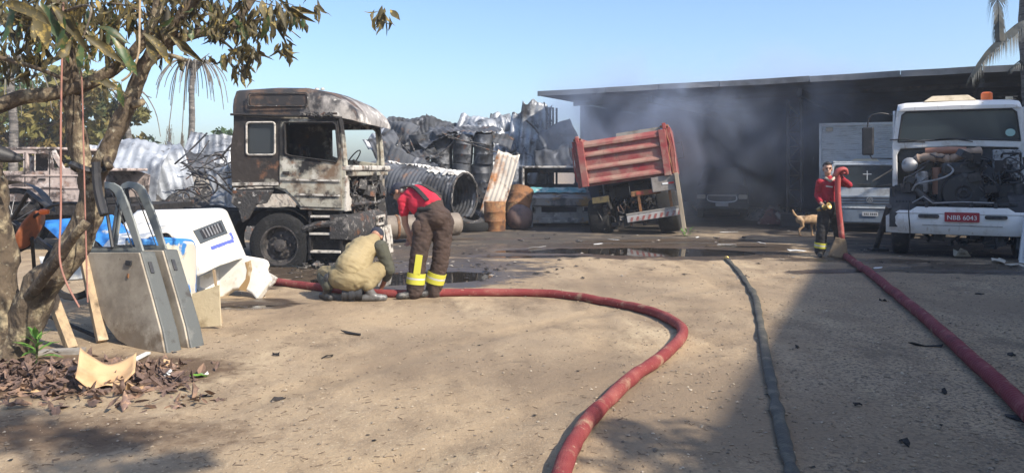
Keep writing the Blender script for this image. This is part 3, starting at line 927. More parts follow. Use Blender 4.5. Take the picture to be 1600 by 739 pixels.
# ================================================================== WHEELS AND TEXT
def wheel(root, pos, r, w, mt, mr, flat=None, name='wheel', side=-1, nuts=8, n_=40):
    """axle along local y; side -1 shows the outer face towards -y; flat cuts the tyre at the ground height"""
    M = Matrix.Translation(pos) @ Matrix.Rotation(R(90) * (1 if side < 0 else -1), 4, 'X')
    prof = [(r * .60, -w / 2), (r * .78, -w / 2 - .01), (r * .95, -w / 2 + .015), (r, -w / 2 + .05), (r * 1.0, w / 2 - .05), (r * .95, w / 2 - .015), (r * .78, w / 2 + .01), (r * .60, w / 2)]
    mb = MB().lathe(prof, n_, M, closed=True)
    if flat is not None:
        for i, v in enumerate(mb.v):
            if v.z < flat:
                mb.v[i] = Vector((v.x + (v.x - pos[0]) * .12, v.y, flat + .01 * mnoise.noise(v * 9)))
    t = mb.build(name, mt, root, smooth=True)
    h = w / 2
    mb = MB().lathe([(0, h * .35), (r * .17, h * .38), (r * .19, h * .85), (r * .10, h * .95), (0, h * .95)], 16, M)
    mb.lathe([(r * .18, h * .30), (r * .40, h * .25), (r * .46, h * .05), (r * .53, h * .1), (r * .55, h * .85), (r * .615, h * .9), (r * .61, h * 1.02), (r * .57, h * 1.0)], n_, M)
    for k in range(nuts):
        a = 2 * math.pi * k / nuts
        mb.lathe([(.022, h * .28), (.022, h * .55), (0, h * .58)], 6, M @ Matrix.Translation((r * .30 * math.cos(a), r * .30 * math.sin(a), 0)))
    mb.build('rim', mr, t, smooth=True)
    return t


def text_mesh(name, body, size, mt, parent, M, ext=.002):
    cu = bpy.data.curves.new('txt', 'FONT')
    cu.body = body
    cu.size = size
    cu.extrude = ext
    cu.align_x, cu.align_y = 'CENTER', 'CENTER'
    o = bpy.data.objects.new('txt', cu)
    me = bpy.data.meshes.new_from_object(o)
    bpy.data.objects.remove(o)
    me.transform(M)
    me.materials.clear()
    me.materials.append(mt)
    return link(name, me, parent)


def clutter(root, name, mt, box, n_, rs, r0=.012, r1=.035, kind='stuff'):
    """pipes, brackets and lumps filling an engine bay"""
    mb = MB()
    x0, x1, y0, y1, z0, z1 = box
    for k in range(n_):
        p = Vector((rs.uniform(x0, x1), rs.uniform(y0, y1), rs.uniform(z0, z1)))
        if k % 3 == 0:
            s_ = rs.uniform(.03, .11, 3)
            M = Matrix.Translation(p) @ Matrix.Rotation(rs.uniform(-.5, .5), 4, 'X') @ Matrix.Rotation(rs.uniform(-.6, .6), 4, 'Z')
            mb.box(-s_[0], s_[0], -s_[1], s_[1], -s_[2], s_[2], M)
        else:
            pts = [p]
            for j in range(3):
                p = p + Vector((rs.uniform(-.12, .12), rs.uniform(-.22, .22), rs.uniform(-.22, .22)))
                p = Vector((min(max(p.x, x0), x1), min(max(p.y, y0), y1), min(max(p.z, z0), z1)))
                pts.append(p)
            mb.tube(catmull(pts, 4), rs.uniform(r0, r1), 6)
    return mb.build(name, mt, root, smooth=True, kind=kind)


XZ = lambda y: Matrix(((1, 0, 0, 0), (0, 0, -1, y), (0, 1, 0, 0), (0, 0, 0, 1)))     # plate (x, z), thickness towards +y
YZ = lambda x: Matrix(((0, 0, 1, x), (1, 0, 0, 0), (0, 1, 0, 0), (0, 0, 0, 1)))      # plate (y, z), thickness towards -x

# ================================================================== BURNT TRUCK (cab-over tractor)
bt = thing('burnt_truck', 'burnt-out high-roof truck tractor, scorched cab with empty windows', 'truck', (-2.69, 12.42, .01), R(-5.5))
# local frame: x forward, near side at y = 0, far side at y = 2.35
W = 2.35
near_out = [(-1.92, 1.32), (-1.25, 1.32), (-1.02, 1.24), (-.86, 1.08), (-.76, .95), (-.02, .93), (.0, 1.7), (-.10, 2.46), (-1.86, 2.50), (-1.95, 1.9)]
side_win = rrect(-1.66, -1.18, 1.84, 2.37, .05)
door_win = [(-1.01, 2.36), (-.20, 2.36), (-.155, 2.32), (-.11, 1.80), (-.14, 1.72), (-.9, 1.82), (-1.00, 1.86)]
for y, nm in ((0.0, 'cab_side'), (W - .05, 'cab_side')):
    mb = MB().plate(near_out, [side_win, door_win] if y < 1 else [door_win], .05, XZ(y))
    mb.build(nm, M_burnt_cab, bt, bevel=.012)
# door skin, its seams and creases stand proud of the side
dseam = [(-1.10, 1.30), (-1.10, 2.43), (-.13, 2.40), (-.055, 1.72), (-.06, .98), (-.74, 1.0), (-.84, 1.13), (-1.0, 1.28)]
door = MB().plate(dseam, [door_win], .018, XZ(-.02)).build('door', M_burnt_cab, bt, bevel=.006)
mb = MB().tube([(x, -.032, z) for x, z in door_win + door_win[:1]], .016, 6)
mb.build('window_frame', M_char, door, smooth=True)
MB().box(-1.04, -.93, -.05, -.02, 1.52, 1.57).build('handle', M_char, door, bevel=.006)
for z in (1.44, 1.20):
    MB().beam((-1.08 if z > 1.3 else -.82, -.04, z), (-.08, -.04, z - .02), .012, .03).build('door_crease', M_ash, door)
MB().tube([(x, -.012, z) for x, z in side_win + side_win[:1]], .017, 6).build('window_frame', M_ash, bt, smooth=True)
MB().plate(side_win, (), .006, XZ(.03)).build('side_window', M_glass_soot, bt)
MB().beam((-1.9, -.012, 1.36), (-1.12, -.012, 1.37), .02, .05).build('sill_strip', M_ash, bt)
# rear wall, floor
MB().plate([(0.05, 1.3), (W - .05, 1.3), (W - .05, 2.5), (.05, 2.5)], [rrect(.5, 1.9, 1.8, 2.3, .06)], .05, YZ(-1.86)).build('cab_back', M_char, bt)
MB().box(-1.86, -.05, .06, W - .06, 1.20, 1.27).build('cab_floor', M_char, bt)
# roof: lofted high roof sloping to a visor
secs = []
for x, zt, zb, ins in ((-1.93, 2.86, 2.49, .10), (-1.88, 2.95, 2.49, .05), (-1.2, 2.985, 2.48, .03), (-.7, 2.97, 2.47, .03), (-.35, 2.90, 2.47, .03), (-.08, 2.77, 2.44, .05), (.10, 2.60, 2.40, .10), (.17, 2.46, 2.37, .18)):
    sec = []
    for (fy, fz) in ((0, 0), (0, .45), (.012, .75), (.035, .92), (.09, .99), (.25, 1.03), (.5, 1.05), (.75, 1.03), (.91, .99), (.965, .92), (.988, .75), (1, .45), (1, 0)):
        sec.append((x, ins - .03 + fy * (W + .06 - 2 * ins), zb + fz * (zt - zb) / 1.05))
    secs.append(sec)
roof = MB().loft(secs).build('roof', M_burnt_roof, bt, smooth=True)
jitter_mesh(roof, .012, 2.5, 3)
MB().tube([(x, -.045, z) for x, z in rrect(-1.62, -.62, 2.63, 2.84, .04) + [(-.62, 2.8)]], .011, 6).build('roof_panel_frame', M_char_grey, roof, smooth=True)
MB().plate(rrect(-1.60, -.64, 2.645, 2.825, .04), (), .012, XZ(-.03)).build('roof_panel', M_burnt_roof, roof)
mb = MB().tube(catmull([(-1.92, -.035, 2.50), (-1.2, -.045, 2.475), (-.6, -.045, 2.46), (-.1, -.03, 2.43)], 6), .022, 6)
mb.build('drip_rail', M_char, roof, smooth=True)
rs = np.random.RandomState(4)
mb = MB()
for k in range(24):
    x = rs.uniform(-.75, -.2)
    mb.tube([(x, -.06, 2.50 + rs.uniform(-.03, .03)), (x + rs.uniform(.03, .1), -.075, 2.49 + rs.uniform(-.04, .03))], rs.uniform(.01, .02), 5)
mb.build('melted_trim', M_char_grey, roof)
for x in (-1.0, -.8, -.7):
    MB().lathe([(.0, .04), (.03, .035), (.04, 0)], 10, Matrix.Translation((x, .9, 2.985))).build('roof_cap', M_ash, roof)
# windscreen frame
mb = MB()
for y in (.03, W - .03):
    mb.tube([(-.02, y, 1.66), (-.05, y, 2.1), (-.11, y, 2.45)], [.05, .042, .045], 8)
mb.tube([(-.1, .03, 2.43), (.05, .6, 2.42), (.07, W / 2, 2.42), (.05, W - .6, 2.42), (-.1, W - .03, 2.43)], .035, 8)
mb.build('windscreen_frame', M_burnt_cab, bt, smooth=True)
MB().box(-.30, .13, -.01, W + .03, 1.58, 1.67).build('dashboard', M_ash, bt, bevel=.025)
MB().box(-.25, .10, .05, W - .05, 1.49, 1.575).build('cowl', M_burnt_cab, bt, bevel=.02)
# interior remains
mb = MB().lathe([(.215, -.012), (.228, 0), (.215, .012), (.2, 0)], 24, Matrix.Translation((-.42, W - .6, 1.78)) @ Matrix.Rotation(R(-55), 4, 'Y'), closed=True)
mb.tube([(-.42, W - .6, 1.78), (-.2, W - .6, 1.55)], .025, 6)
mb.build('steering_wheel', M_char, bt, smooth=True)
for y in (.35, W - .85):
    mb = MB()
    mb.tube([(-1.25, y, 1.35), (-1.35, y, 2.05), (-1.35, y + .45, 2.05), (-1.25, y + .45, 1.35)], .018, 6)
    mb.box(-1.25, -.75, y, y + .45, 1.42, 1.48)
    mb.tube([(-1.3, y + .1, 1.5), (-1.34, y + .1, 2.0)], .012, 5)
    mb.tube([(-1.3, y + .33, 1.5), (-1.34, y + .33, 2.0)], .012, 5)
    mb.build('seat_frame', M_char_grey, bt, smooth=True)
# front face: corner posts, open grille with burnt works behind
for y in (0.0, W - .28):
    mb = MB().plate([(y, .92), (y + .28, .92), (y + .27, 1.12), (y + .16 if y < 1 else y + .26, 1.18), (y + .14 if y < 1 else y + .26, 1.50), (y, 1.50)] if y < 1 else
                    [(y, .92), (y + .28, .92), (y + .28, 1.5), (y + .14, 1.5), (y + .12, 1.18), (y + .01, 1.12)], (), .05, YZ(.02))
    mb.build('front_corner', M_ash if y < 1 else M_burnt_cab, bt, bevel=.015)
rs = np.random.RandomState(12)
clutter(bt, 'burnt_wiring', M_char_grey, (-.25, .06, .2, W - .2, .75, 1.5), 90, rs, .008, .022)
clutter(bt, 'burnt_engine', M_char, (-1.0, -.2, .3, W - .3, .45, 1.2), 70, rs, .03, .08)
mb = MB().box(-.2, -.12, .55, W - .45, .85, 1.42)
mb.build('radiator_backing', M_char, bt)
for k in range(7):
    MB().box(-.118, -.10, .57, W - .47, .9 + k * .075, .915 + k * .075).build('radiator_fin', M_char_grey, bt)
MB().tube([(.06, .2, 1.02), (.09, .8, 1.03), (.08, 1.5, 1.0), (.05, W - .2, 1.03)], .03, 8).build('cross_bar', M_char_grey, bt, smooth=True)
MB().tube([(.05, 1.3, 1.5), (.08, 1.42, 1.2), (.07, 1.5, .95)], .014, 6).build('wiper_rod', M_ash, bt, smooth=True)
# bumper, melted
mb = MB()
secs = []
for k in range(13):
    y = -.04 + (W + .08) * k / 12
    x = .14 - .10 * abs(2 * k / 12 - 1) ** 3
    secs.append([(x - .30, y, .50), (x - .02, y, .46), (x + .02, y, .56), (x + .0, y, .80), (x - .06, y, .88), (x - .30, y, .86)])
bump = MB().loft(secs).build('bumper', M_char_grey, bt, smooth=True)
jitter_mesh(bump, .045, 3.5, 8)
head = MB().lathe([(0, .02), (.10, .015), (.15, -.03), (.15, -.12), (0, -.14)], 16, Matrix.Translation((.06, .25, .69)) @ Matrix.Rotation(R(90), 4, 'Y')).build('headlamp_shell', M_ash, bt, smooth=True)
MB().plate(rrect(1.25, 1.75, .60, .78, .02), [rrect(1.30, 1.70, .64, .74, .02)], .03, YZ(.19)).build('plate_holder', M_ash, bt)
rs = np.random.RandomState(5)
mb = MB()
for k in range(9):
    y = rs.uniform(1.3, W)
    mb.tube([(.12, y, .55), (.14 + rs.uniform(0, .05), y + rs.uniform(-.05, .05), .3), (.16, y, .03)], [.04, .03, .05], 6)
mb.build('melted_plastic', M_ash, bump, smooth=True)
# steps
for z, x0 in ((.84, -.58), (.56, -.60), (.27, -.58)):
    MB().box(x0, x0 + .50, -.03, .22, z - .02, z + .015).build('step', M_ash, bt, bevel=.006)
MB().box(-.62, -.06, .12, .30, .14, .92).build('step_box', M_char, bt)
for x in (-.62, -.10):
    MB().box(x, x + .04, .0, .1, .14, .92).build('step_post', M_char, bt)
# chassis and wheels
for y in (.75, 1.6):
    MB().box(-3.6, .0, y - .05, y + .05, .62, .90).build('chassis_rail', M_char, bt)
WX = -1.12
fender = MB()


def fend(u, v):
    a = R(-8 + 200 * u)
    rr = .66 + .05 * math.sin(u * 9)
    return (WX + rr * math.cos(a) - .12, .02 + .5 * v, .40 + rr * math.sin(a) * .93)


MB().grid(fend, 26, 5).build('mudguard', M_char, bt, smooth=True)
mb = MB().plate([(-1.9, 1.26), (-1.2, 1.27), (-1.32, 1.05), (-1.5, 1.02), (-1.62, .80), (-1.74, .72), (-1.80, .95), (-1.93, 1.05)], (), .05, XZ(-.02))
fm = mb.build('mudguard_lump', M_char_grey, bt, bevel=.02)
wheel(bt, (WX, .17, .36), .53, .30, M_tyre_burnt, M_rim, flat=.03)
wheel(bt, (WX, W - .17, .36), .53, .30, M_tyre_burnt, M_rim, flat=.03, side=1)
for y in (.2, W - .2):
    wheel(bt, (-3.3, y, .40), .52, .34, M_tyre_burnt, M_rim, flat=.03, side=-1 if y < 1 else 1)
clutter(bt, 'burnt_suspension', M_char, (-1.8, -.5, .35, W - .3, .3, .75), 40, rs, .03, .07)
mb = MB().tube(catmull([(-.72, .06, .62), (-.5, .02, .70), (-.3, .0, .72), (-.12, .03, .76)], 5), .055, 8)
mb.build('air_pipe', M_char_grey, bt, smooth=True)
clutter(bt, 'fallen_scraps', M_char_grey, (-.75, .4, -.35, .5, .03, .09), 60, rs, .006, .02, kind='stuff')

# ================================================================== WHITE TRUCK with its bonnet off
wt_c = Vector((7.02, 14.42, 0)) + Vector((.89, -.456, 0)) * 1.22
wt = thing('white_truck', 'white truck with its bonnet off showing the engine, red number plate', 'truck', wt_c, math.atan2(-.89, -.456))
# local: x forward (towards the photographer), y left of the truck = right in the picture
HW = 1.2
# bumper
secs = []
NB = 24
for k in range(NB + 1):
    f = 2 * k / NB - 1
    y = f * (HW + .02)
    x = .16 - .16 * abs(f) ** 5
    zt = .93 if abs(f) < .62 else .86
    secs.append([(x - .25, y, .46), (x - .04, y, .44), (x + .0, y, .50), (x + .03, y, .62), (x + .02, y, .74), (x - .005, y, .80), (x + .005, y, .82), (x - .03, y, zt), (x - .25, y, zt)])
wb = MB().loft(secs).build('bumper', M_white, wt, smooth=True)
for y in (-.52, .52):
    mb = MB().plate(rrect(y - .17, y + .17, .735, .80, .03), (), .035, YZ(.215))
    mb.build('fog_lamp_recess', M_dark_steel, wb)
    for dy in (-.05, .05):
        MB().box(.2155, .2215, y + dy - .018, y + dy + .018, .75, .785).build('recess_slot', M_black, wb)
MB().box(.178, .192, -.62, .62, .60, .615).build('bumper_crease', M_steel, wb)
np_ = MB().plate(rrect(-.27, .27, -.085, .085, .012), (), .012, YZ(0) ).build('number_plate', M_plate_red, wt)
np_.location = (.235, 0, .762)
text_mesh('plate_text', 'NBB 6043', .112, M_plate_white, np_, Matrix(((0, 0, 1, .003), (1, 0, 0, 0), (0, 1, 0, -.012), (0, 0, 0, 1))))
MB().tube(catmull([(.20, -.83, 1.0), (.235, -.84, .8), (.23, -.82, .5), (.15, -.83, .25)], 6), .011, 6).build('hanging_cable', M_black, wt, smooth=True)
# cab shell: behind the engine bay
XC = -1.05                                     # plane of the windscreen foot
cab_o = [(-1.12, .95), (1.12, .95), (1.13, 2.05), (1.05, 2.770), (.98, 2.839), (-.98, 2.839), (-1.05, 2.770), (-1.13, 2.05)]
bay = [(-1.02, .98), (1.02, .98), (1.04, 1.9), (.98, 2.02), (0, 2.06), (-.98, 2.02), (-1.04, 1.9)]
screen = [(-1.02, 2.155), (0, 2.201), (1.02, 2.155), (.95, 2.688), (.88, 2.746), (-.88, 2.746), (-.95, 2.688)]
MB().plate(cab_o, [bay, screen], .07, YZ(XC)).build('cab_front', M_white, wt, bevel=.02)
scr = MB().plate([(y * 1.01, (z - 2.445) * 1.02 + 2.445) for y, z in screen], (), .008, YZ(XC - .035)).build('windscreen', M_glass_dark, wt)
MB().tube([(XC + .0, y * 1.0, z) for y, z in screen + screen[:1]], .018, 6).build('windscreen_seal', M_black, wt, smooth=True)
for y, s_ in ((-.55, -1), (.25, -1)):
    mb = MB().tube([(XC + .03, y, 2.143), (XC + .03, y - .35, 2.213), (XC + .02, y - .62, 2.201)], .012, 6)
    mb.build('wiper', M_black, wt, smooth=True)
MB().plate(rrect(-.08, .08, -.07, .07, .069), (), .002, YZ(0)).build('windscreen_sticker', mat('pale sticker', (.35, .55, .5), rough=.5), scr).location = (XC - .018, .86, 2.306)
for s_ in (-1, 1):
    pts = [(XC - .07, .95), (XC - 1.75, .95), (XC - 1.75, 2.793), (XC - .25, 2.793), (XC - .07, 2.1)]
    hole = [(XC - .25, 2.0), (XC - 1.0, 1.95), (XC - 1.0, 2.619), (XC - .38, 2.619)]
    sd_ = MB().plate(pts, [hole], .05, XZ(-1.12 if s_ < 0 else 1.07)).build('cab_side', M_white, wt, bevel=.012)
    MB().plate(hole, (), .006, XZ(-1.09 if s_ < 0 else 1.1)).build('side_window', M_glass, wt)
MB().box(XC - 1.75, XC - 1.70, -1.07, 1.07, .95, 2.793).build('cab_back', M_white, wt)
secs = []
for x, zt, ins in ((XC + .03, 2.828, .07), (XC - .05, 2.897, .03), (XC - .4, 2.955, .02), (XC - 1.2, 2.978, .02), (XC - 1.75, 2.932, .05)):
    secs.append([(x, -1.08 + ins, 2.770), (x, -1.05 + ins, zt - .03), (x, -.9, zt), (x, 0, zt + .02), (x, .9, zt), (x, 1.05 - ins, zt - .03), (x, 1.08 - ins, 2.770)])
wr = MB().loft(secs).build('roof', M_white, wt, smooth=True)
secs = [[(XC - .25, -.58, 2.955), (XC - .25, .34, 2.955), (XC - 1.0, .34, 2.978), (XC - 1.0, -.58, 2.978)], [(XC - .35, -.42, 3.071), (XC - .35, .2, 3.071), (XC - .9, .2, 3.094), (XC - .9, -.42, 3.094)]]
MB().loft(secs).build('roof_hatch', M_cream, wr, bevel=.015)
MB().lathe([(.10, 0), (.10, .13), (.07, .155), (0, .16)], 14, Matrix.Translation((XC - .5, .52, 2.967))).build('beacon', M_orange, wr, smooth=True)
MB().box(XC - .42, XC - .36, .82, .94, 2.955, 3.007).build('marker_lamp', M_cream, wr)
MB().box(XC - 1.65, XC - .2, -1.0, 1.0, 1.0, 1.08).build('cab_floor', M_black, wt)
MB().box(XC - .5, XC - .1, -1.05, 1.05, 1.75, 2.08).build('dashboard', M_dark_steel, wt, bevel=.03)
for y in (-.6, .55):
    MB().box(XC - 1.2, XC - 1.0, y - .25, y + .25, 1.3, 2.503).build('seat', M_silver_paint, wt, bevel=.06)
mb = MB().lathe([(.215, -.014), (.229, 0), (.215, .014), (.2, 0)], 24, Matrix.Translation((XC - .55, .55, 2.12)) @ Matrix.Rotation(R(-50), 4, 'Y'), closed=True)
mb.build('steering_wheel', M_black, wt, smooth=True)
# mirrors
mb = MB().tube(catmull([(XC - .2, -1.12, 2.700), (XC - .1, -1.35, 2.746), (XC - .05, -1.55, 2.654), (XC - .05, -1.58, 2.329)], 5), .014, 6)
mb.tube([(XC - .2, -1.12, 1.83), (XC - .05, -1.5, 1.84), (XC - .05, -1.58, 2.0)], .014, 6)
mir = mb.build('mirror_arm', M_black, wt, smooth=True)
MB().box(XC - .10, XC - .0, -1.68, -1.46, 1.90, 2.468).build('mirror', M_black, mir, bevel=.03)
MB().beam((XC + .1, -1.12, 1.62), (XC + .35, -1.48, 1.38), .025).build('bonnet_stay', M_black, wt)
# wings left black inside
for s_ in (-1, 1):
    def wing(u, v, s_=s_):
        a = R(-5 + 150 * u)
        return (-.45 + .56 * math.cos(a), s_ * (.72 + .44 * v), .55 + .72 * math.sin(a) ** .8 if math.sin(a) > 0 else .55)
    MB().grid(wing, 14, 4).build('wing_liner', M_black, wt, smooth=True)
    mb = MB().plate([(s_ * .60, .93), (s_ * 1.13, .93), (s_ * 1.14, 1.25), (s_ * 1.06, 1.32), (s_ * .60, 1.33)], (), .02, YZ(-.20))
    mb.build('wing_panel', M_black, wt)
    MB().box(-.18, -.06, s_ * 1.08 - .0, s_ * 1.12, .93, 1.30).build('wing_edge', M_black, wt)
    wheel(wt, (-.50, s_ * .98, .50), .50, .28, M_tyre, M_rim, side=-1 if s_ < 0 else 1)
tw = MB()
for k in range(7):
    tw.box(-.02, .01, -1.05 + k * .055, -1.03 + k * .055, .90, 1.04)
tw.build('tyre_tread', M_tyre, wt)
# engine
rs = np.random.RandomState(31)
eng = MB().box(-1.0, -.30, -.38, .38, .75, 1.55).build('engine_block', M_dark_steel, wt, bevel=.05)
MB().box(-1.02, -.2, -.30, .30, 1.5, 1.74).build('valve_cover', M_dark_steel, eng, bevel=.06)
MB().lathe([(0, .03), (.10, .03), (.14, .06), (.33, .05), (.36, .0), (.36, -.06), (0, -.06)], 28, Matrix.Translation((-.18, .05, 1.18)) @ Matrix.Rotation(R(90), 4, 'Y')).build('fan_ring', M_black, eng, smooth=True)
for k in range(8):
    a = k * math.pi / 4
    M = Matrix.Translation((-.10, .05, 1.18)) @ Matrix.Rotation(a, 4, 'X') @ Matrix.Rotation(.5, 4, 'Z')
    MB().box(-.004, .004, .06, .31, -.05, .05, M).build('fan_blade', M_dark_steel, eng)
MB().tube(catmull([(-.5, -.80, 1.72), (-.42, -.62, 1.83), (-.4, -.35, 1.84), (-.42, -.15, 1.80), (-.45, .12, 1.92), (-.55, .32, 1.94)], 6), [.07, .085, .08, .075, .085, .10] * 5 + [.10], 12).build('intake_pipe', mat('tan intake pipe', (.34, .24, .17), [L((.15, .1, .07), 5, .5, .7, 6)], rough=.55), eng, smooth=True)
MB().lathe([(0, .09), (.09, .08), (.14, .03), (.14, -.08), (0, -.1)], 18, Matrix.Translation((-.38, -.82, 1.70)) @ Matrix.Rotation(R(70), 4, 'Y')).build('turbo_housing', M_steel, eng, smooth=True)
MB().tube(catmull([(-.5, -.55, 1.95), (-.45, -.2, 1.97), (-.55, .1, 1.96)], 5), .07, 10).build('air_duct', mat('reddish duct', (.30, .14, .09), rough=.6), eng, smooth=True)
mb = MB().lathe([(.11, 0), (.11, .34), (.09, .38), (0, .38)], 16, Matrix.Translation((-.35, -.62, 1.20)))
mb.build('filter', M_steel, eng, smooth=True)
MB().lathe([(.09, 0), (.09, .5), (0, .5)], 14, Matrix.Translation((-.4, -.36, 1.15))).build('filter', mat('rust brown canister', (.22, .11, .07), rough=.7), eng, smooth=True)
MB().tube(catmull([(-.1, -.78, 1.22), (-.05, -.70, 1.34), (-.06, -.4, 1.42), (-.06, -.2, 1.50), (-.1, -.12, 1.6), (-.2, -.2, 1.7)], 6), .018, 8).build('pipe', M_steel, eng, smooth=True)
MB().tube(catmull([(-.15, -.72, 1.25), (-.12, -.55, 1.05), (-.1, -.4, .95)], 6), .07, 10).build('radiator_hose', M_dark_steel, eng, smooth=True)
MB().tube([(-.2, .93, .95), (-.25, .9, 1.35)], .10, 12).build('canister', M_black, eng, smooth=True)
MB().box(-.9, -.75, .55, .98, 1.45, 1.98).build('silver_shield', mat('crumpled foil shield', (.38, .38, .38), [L((.08, .08, .08), 14, .5, .6, 5)], rough=.35, metal=.5, bump=(25, 1.0)), eng, bevel=.02)
clutter(wt, 'engine_pipes', M_dark_steel, (-1.0, -.1, -.95, .95, .95, 1.9), 85, rs, .008, .022)
clutter(wt, 'engine_hoses', M_black, (-1.0, -.05, .2, .95, .95, 1.9), 50, rs, .012, .028)
mb = MB().beam((.02, -.75, 1.0), (.03, .85, 1.0), .05)
mb.build('front_crossmember', M_dark_steel, wt)
for y in (-.55, .15, .52):
    MB().box(.02, .13, y - .03, y + .03, .90, 1.03).build('bonnet_hinge', M_dark_steel, wt, bevel=.008)
MB().tube([(.08, -.78, 1.0), (.1, -.6, 1.12), (.1, -.45, 1.0), (.12, 0, 1.03), (.1, .5, 1.02)], .012, 6).build('linkage', M_steel, wt, smooth=True)
for y in (-.42, .42):
    MB().box(-4.8, .0, y - .04, y + .04, .62, .88).build('chassis_rail', M_dark_steel, wt)
MB().tube([(-.50, -.9, .45), (-.50, .9, .45)], .06, 8).build('front_axle', M_dark_steel, wt)
for s_ in (-1, 1):
    wheel(wt, (-4.2, s_ * .92, .50), .50, .45, M_tyre, M_rim, side=-1 if s_ < 0 else 1)
clutter(wt, 'hanging_underparts', M_dark_steel, (-.9, .02, -.7, 1.0, .25, .6), 30, rs, .012, .03)

# ================================================================== RED TIPPER, seen from behind, leaning on its burnt side
td = thing('tipper_truck', 'red dump truck with dusty ribbed tailgate leaning over burnt wheels', 'truck', (2.98, 18.75, .08), (0, 0, 0))
td.rotation_euler = (0, R(-8.2), R(-13.2))
# local: y forward (away from the photographer), x to the right; tail at y = 0
TW = 1.09
Z0, Z1 = 1.30, 2.36
MB().box(-TW + .05, TW - .05, .0, .05, Z0 + .02, Z1 - .05).build('tailgate', M_red, td)
tg = td.children[0]
for z, h, d_ in ((Z0 + .03, .10, .06), (Z0 + .36, .085, .055), (Z0 + .69, .085, .055), (Z1 - .14, .13, .06)):
    secs = [[(x, 0.002, z - .02), (x, -d_, z), (x, -d_, z + h * .5), (x, 0.002, z + h + .03)] for x in (-TW + .17, TW - .17)]
    MB().loft(secs).build('rib', M_red_dust, tg, bevel=.006)
for x in (-TW, TW - .17):
    MB().box(x, x + .17, -.09, .06, Z0 - .04, Z1 + .02).build('tailgate_post', M_red, tg, bevel=.012)
for x in (-TW - .02, TW - .06):
    MB().box(x, x + .09, -.06, .10, Z1 + .02, Z1 + .17).build('hinge_lug', M_red, tg, bevel=.015)
    MB().tube([(x - .05, .02, Z1 + .09), (x + .14, .02, Z1 + .09)], .03, 10).build('hinge_pin', M_rust, tg, smooth=True)
MB().box(-.1, TW - .12, .06, .09, Z1 - .04, Z1 + .10).build('load_board', M_grey_wood, td)
for s_ in (-1, 1):
    x = s_ * (TW + .02)
    bs = MB().box(x - .03, x + .03, .06, 4.3, Z0, Z1 + .05).build('body_side', M_red, td)
    for y in (.12, .9, 1.7, 2.5, 3.3, 4.15):
        MB().box(x + s_ * .03, x + s_ * .11, y, y + .12, Z0 - .05, Z1 + .06).build('side_post', M_red, bs, bevel=.01)
    MB().box(x - .05, x + .07, .06, 4.3, Z1 + .06, Z1 + .13).build('top_rail', M_red, bs, bevel=.012)
    MB().tube([(x + s_ * .10, .0, Z1 - .1), (x + s_ * .13, .03, Z1 - .5), (x + s_ * .10, .0, Z0 + .1)], .022, 6).build('latch_rod', M_red, bs, smooth=True)
MB().box(-TW, TW, .06, 4.3, Z0 - .04, Z0 + .04).build('body_floor', M_red, td)
MB().box(-TW, TW, 4.24, 4.32, Z0 + .041, Z1 + .25).build('headboard', M_red, td)
mb = MB().tube([(TW + .02, -.02, Z1 - .15), (TW + .06, -.05, Z1 - .35), (TW + .0, -.04, Z1 - .6), (TW + .05, -.05, Z0 + .0)], .016, 6)
mb.build('chain', M_rust, td, smooth=True)
for x in (-.42, .42):
    MB().box(x - .05, x + .05, .25, 6.2, .86, 1.2).build('chassis_rail', M_char, td)
for k in range(3):
    MB().box(-.37, .37, .4 + k * 1.4, .5 + k * 1.4, .9, 1.15).build('cross_member', M_char, td)
MB().box(.05, TW - .32, .12, .18, .86, .99).build('lamp_panel', M_rust, td, bevel=.008)
for x in (.18, .48):
    MB().box(x, x + .18, .105, .121, .89, .97).build('tail_lamp', mat('dull red lens', (.35, .07, .04), rough=.4), td)
ypl = MB().box(-.92, -.50, .11, .13, .82, .97).build('number_plate', mat('sooty yellow plate', (.13, .10, .04), [L((.04, .035, .03), 9, .5, .62, 5)], rough=.6), td)
MB().box(.02, .03, .2, .22, .9, 1.2).build('brake_line', M_ash, td)
# underride bar with red and white stripes
ub = Matrix.Translation((-.05, .08, .34)) @ Matrix.Rotation(R(-1.5), 4, 'Y')
bar = MB().box(-.08, 1.28, -.03, .05, -.09, .09, ub).build('underride_bar', mat('dusty white bar', (.42, .40, .38), [L((.2, .17, .15), 6, .5, .7, 6)], rough=.7), td, bevel=.012)
for k in range(9):
    x = -.02 + k * .145
    MB().plate([(x, -.075), (x + .06, -.075), (x + .11, .03), (x + .05, .03)], (), .006, ub @ XZ(-.036)).build('stripe', mat('worn red stripe', (.30, .10, .085), [L((.3, .22, .2), 8, .5, .65, 6)], rough=.7), bar)
MB().box(-.08, 1.28, -.038, .06, .092, .13, ub).build('bar_lip', M_grey_wood, bar)
for x in (.2, .95):
    MB().box(x, x + .06, .05, .1, .45, .9).build('bar_bracket', M_rust, td)
mf = MB().box(.58, TW + .06, -.02, .02, .90, 1.27).build('mudguard_plate', mat('dusty grey guard', (.30, .27, .24), [L((.14, .12, .1), 4, .5, .7, 7)], rough=.85), td, bevel=.05)
MB().box(.84, .98, -.031, -.019, 1.06, 1.10).build('reflector_white', M_plate_white, mf)
MB().box(.985, 1.12, -.031, -.019, 1.06, 1.10).build('reflector_red', mat('red reflector', (.55, .02, .02), rough=.35), mf)
MB().box(TW + .06, TW + .16, -.10, -.02, -.22, 1.30).build('tail_post', mat('muddy tan post', (.36, .30, .22), [L((.16, .12, .09), 3, .5, .7, 7, st=(1, 1, .3))], rough=.85), td, bevel=.01)
for (x, z, f) in ((.85, .30, -.25), (-.85, .36, .12)):
    for y in (.75, 2.0):
        wheel(td, (x, y, z + .05), .5, .5, M_tyre_burnt, M_rim, flat=None)
rs = np.random.RandomState(8)
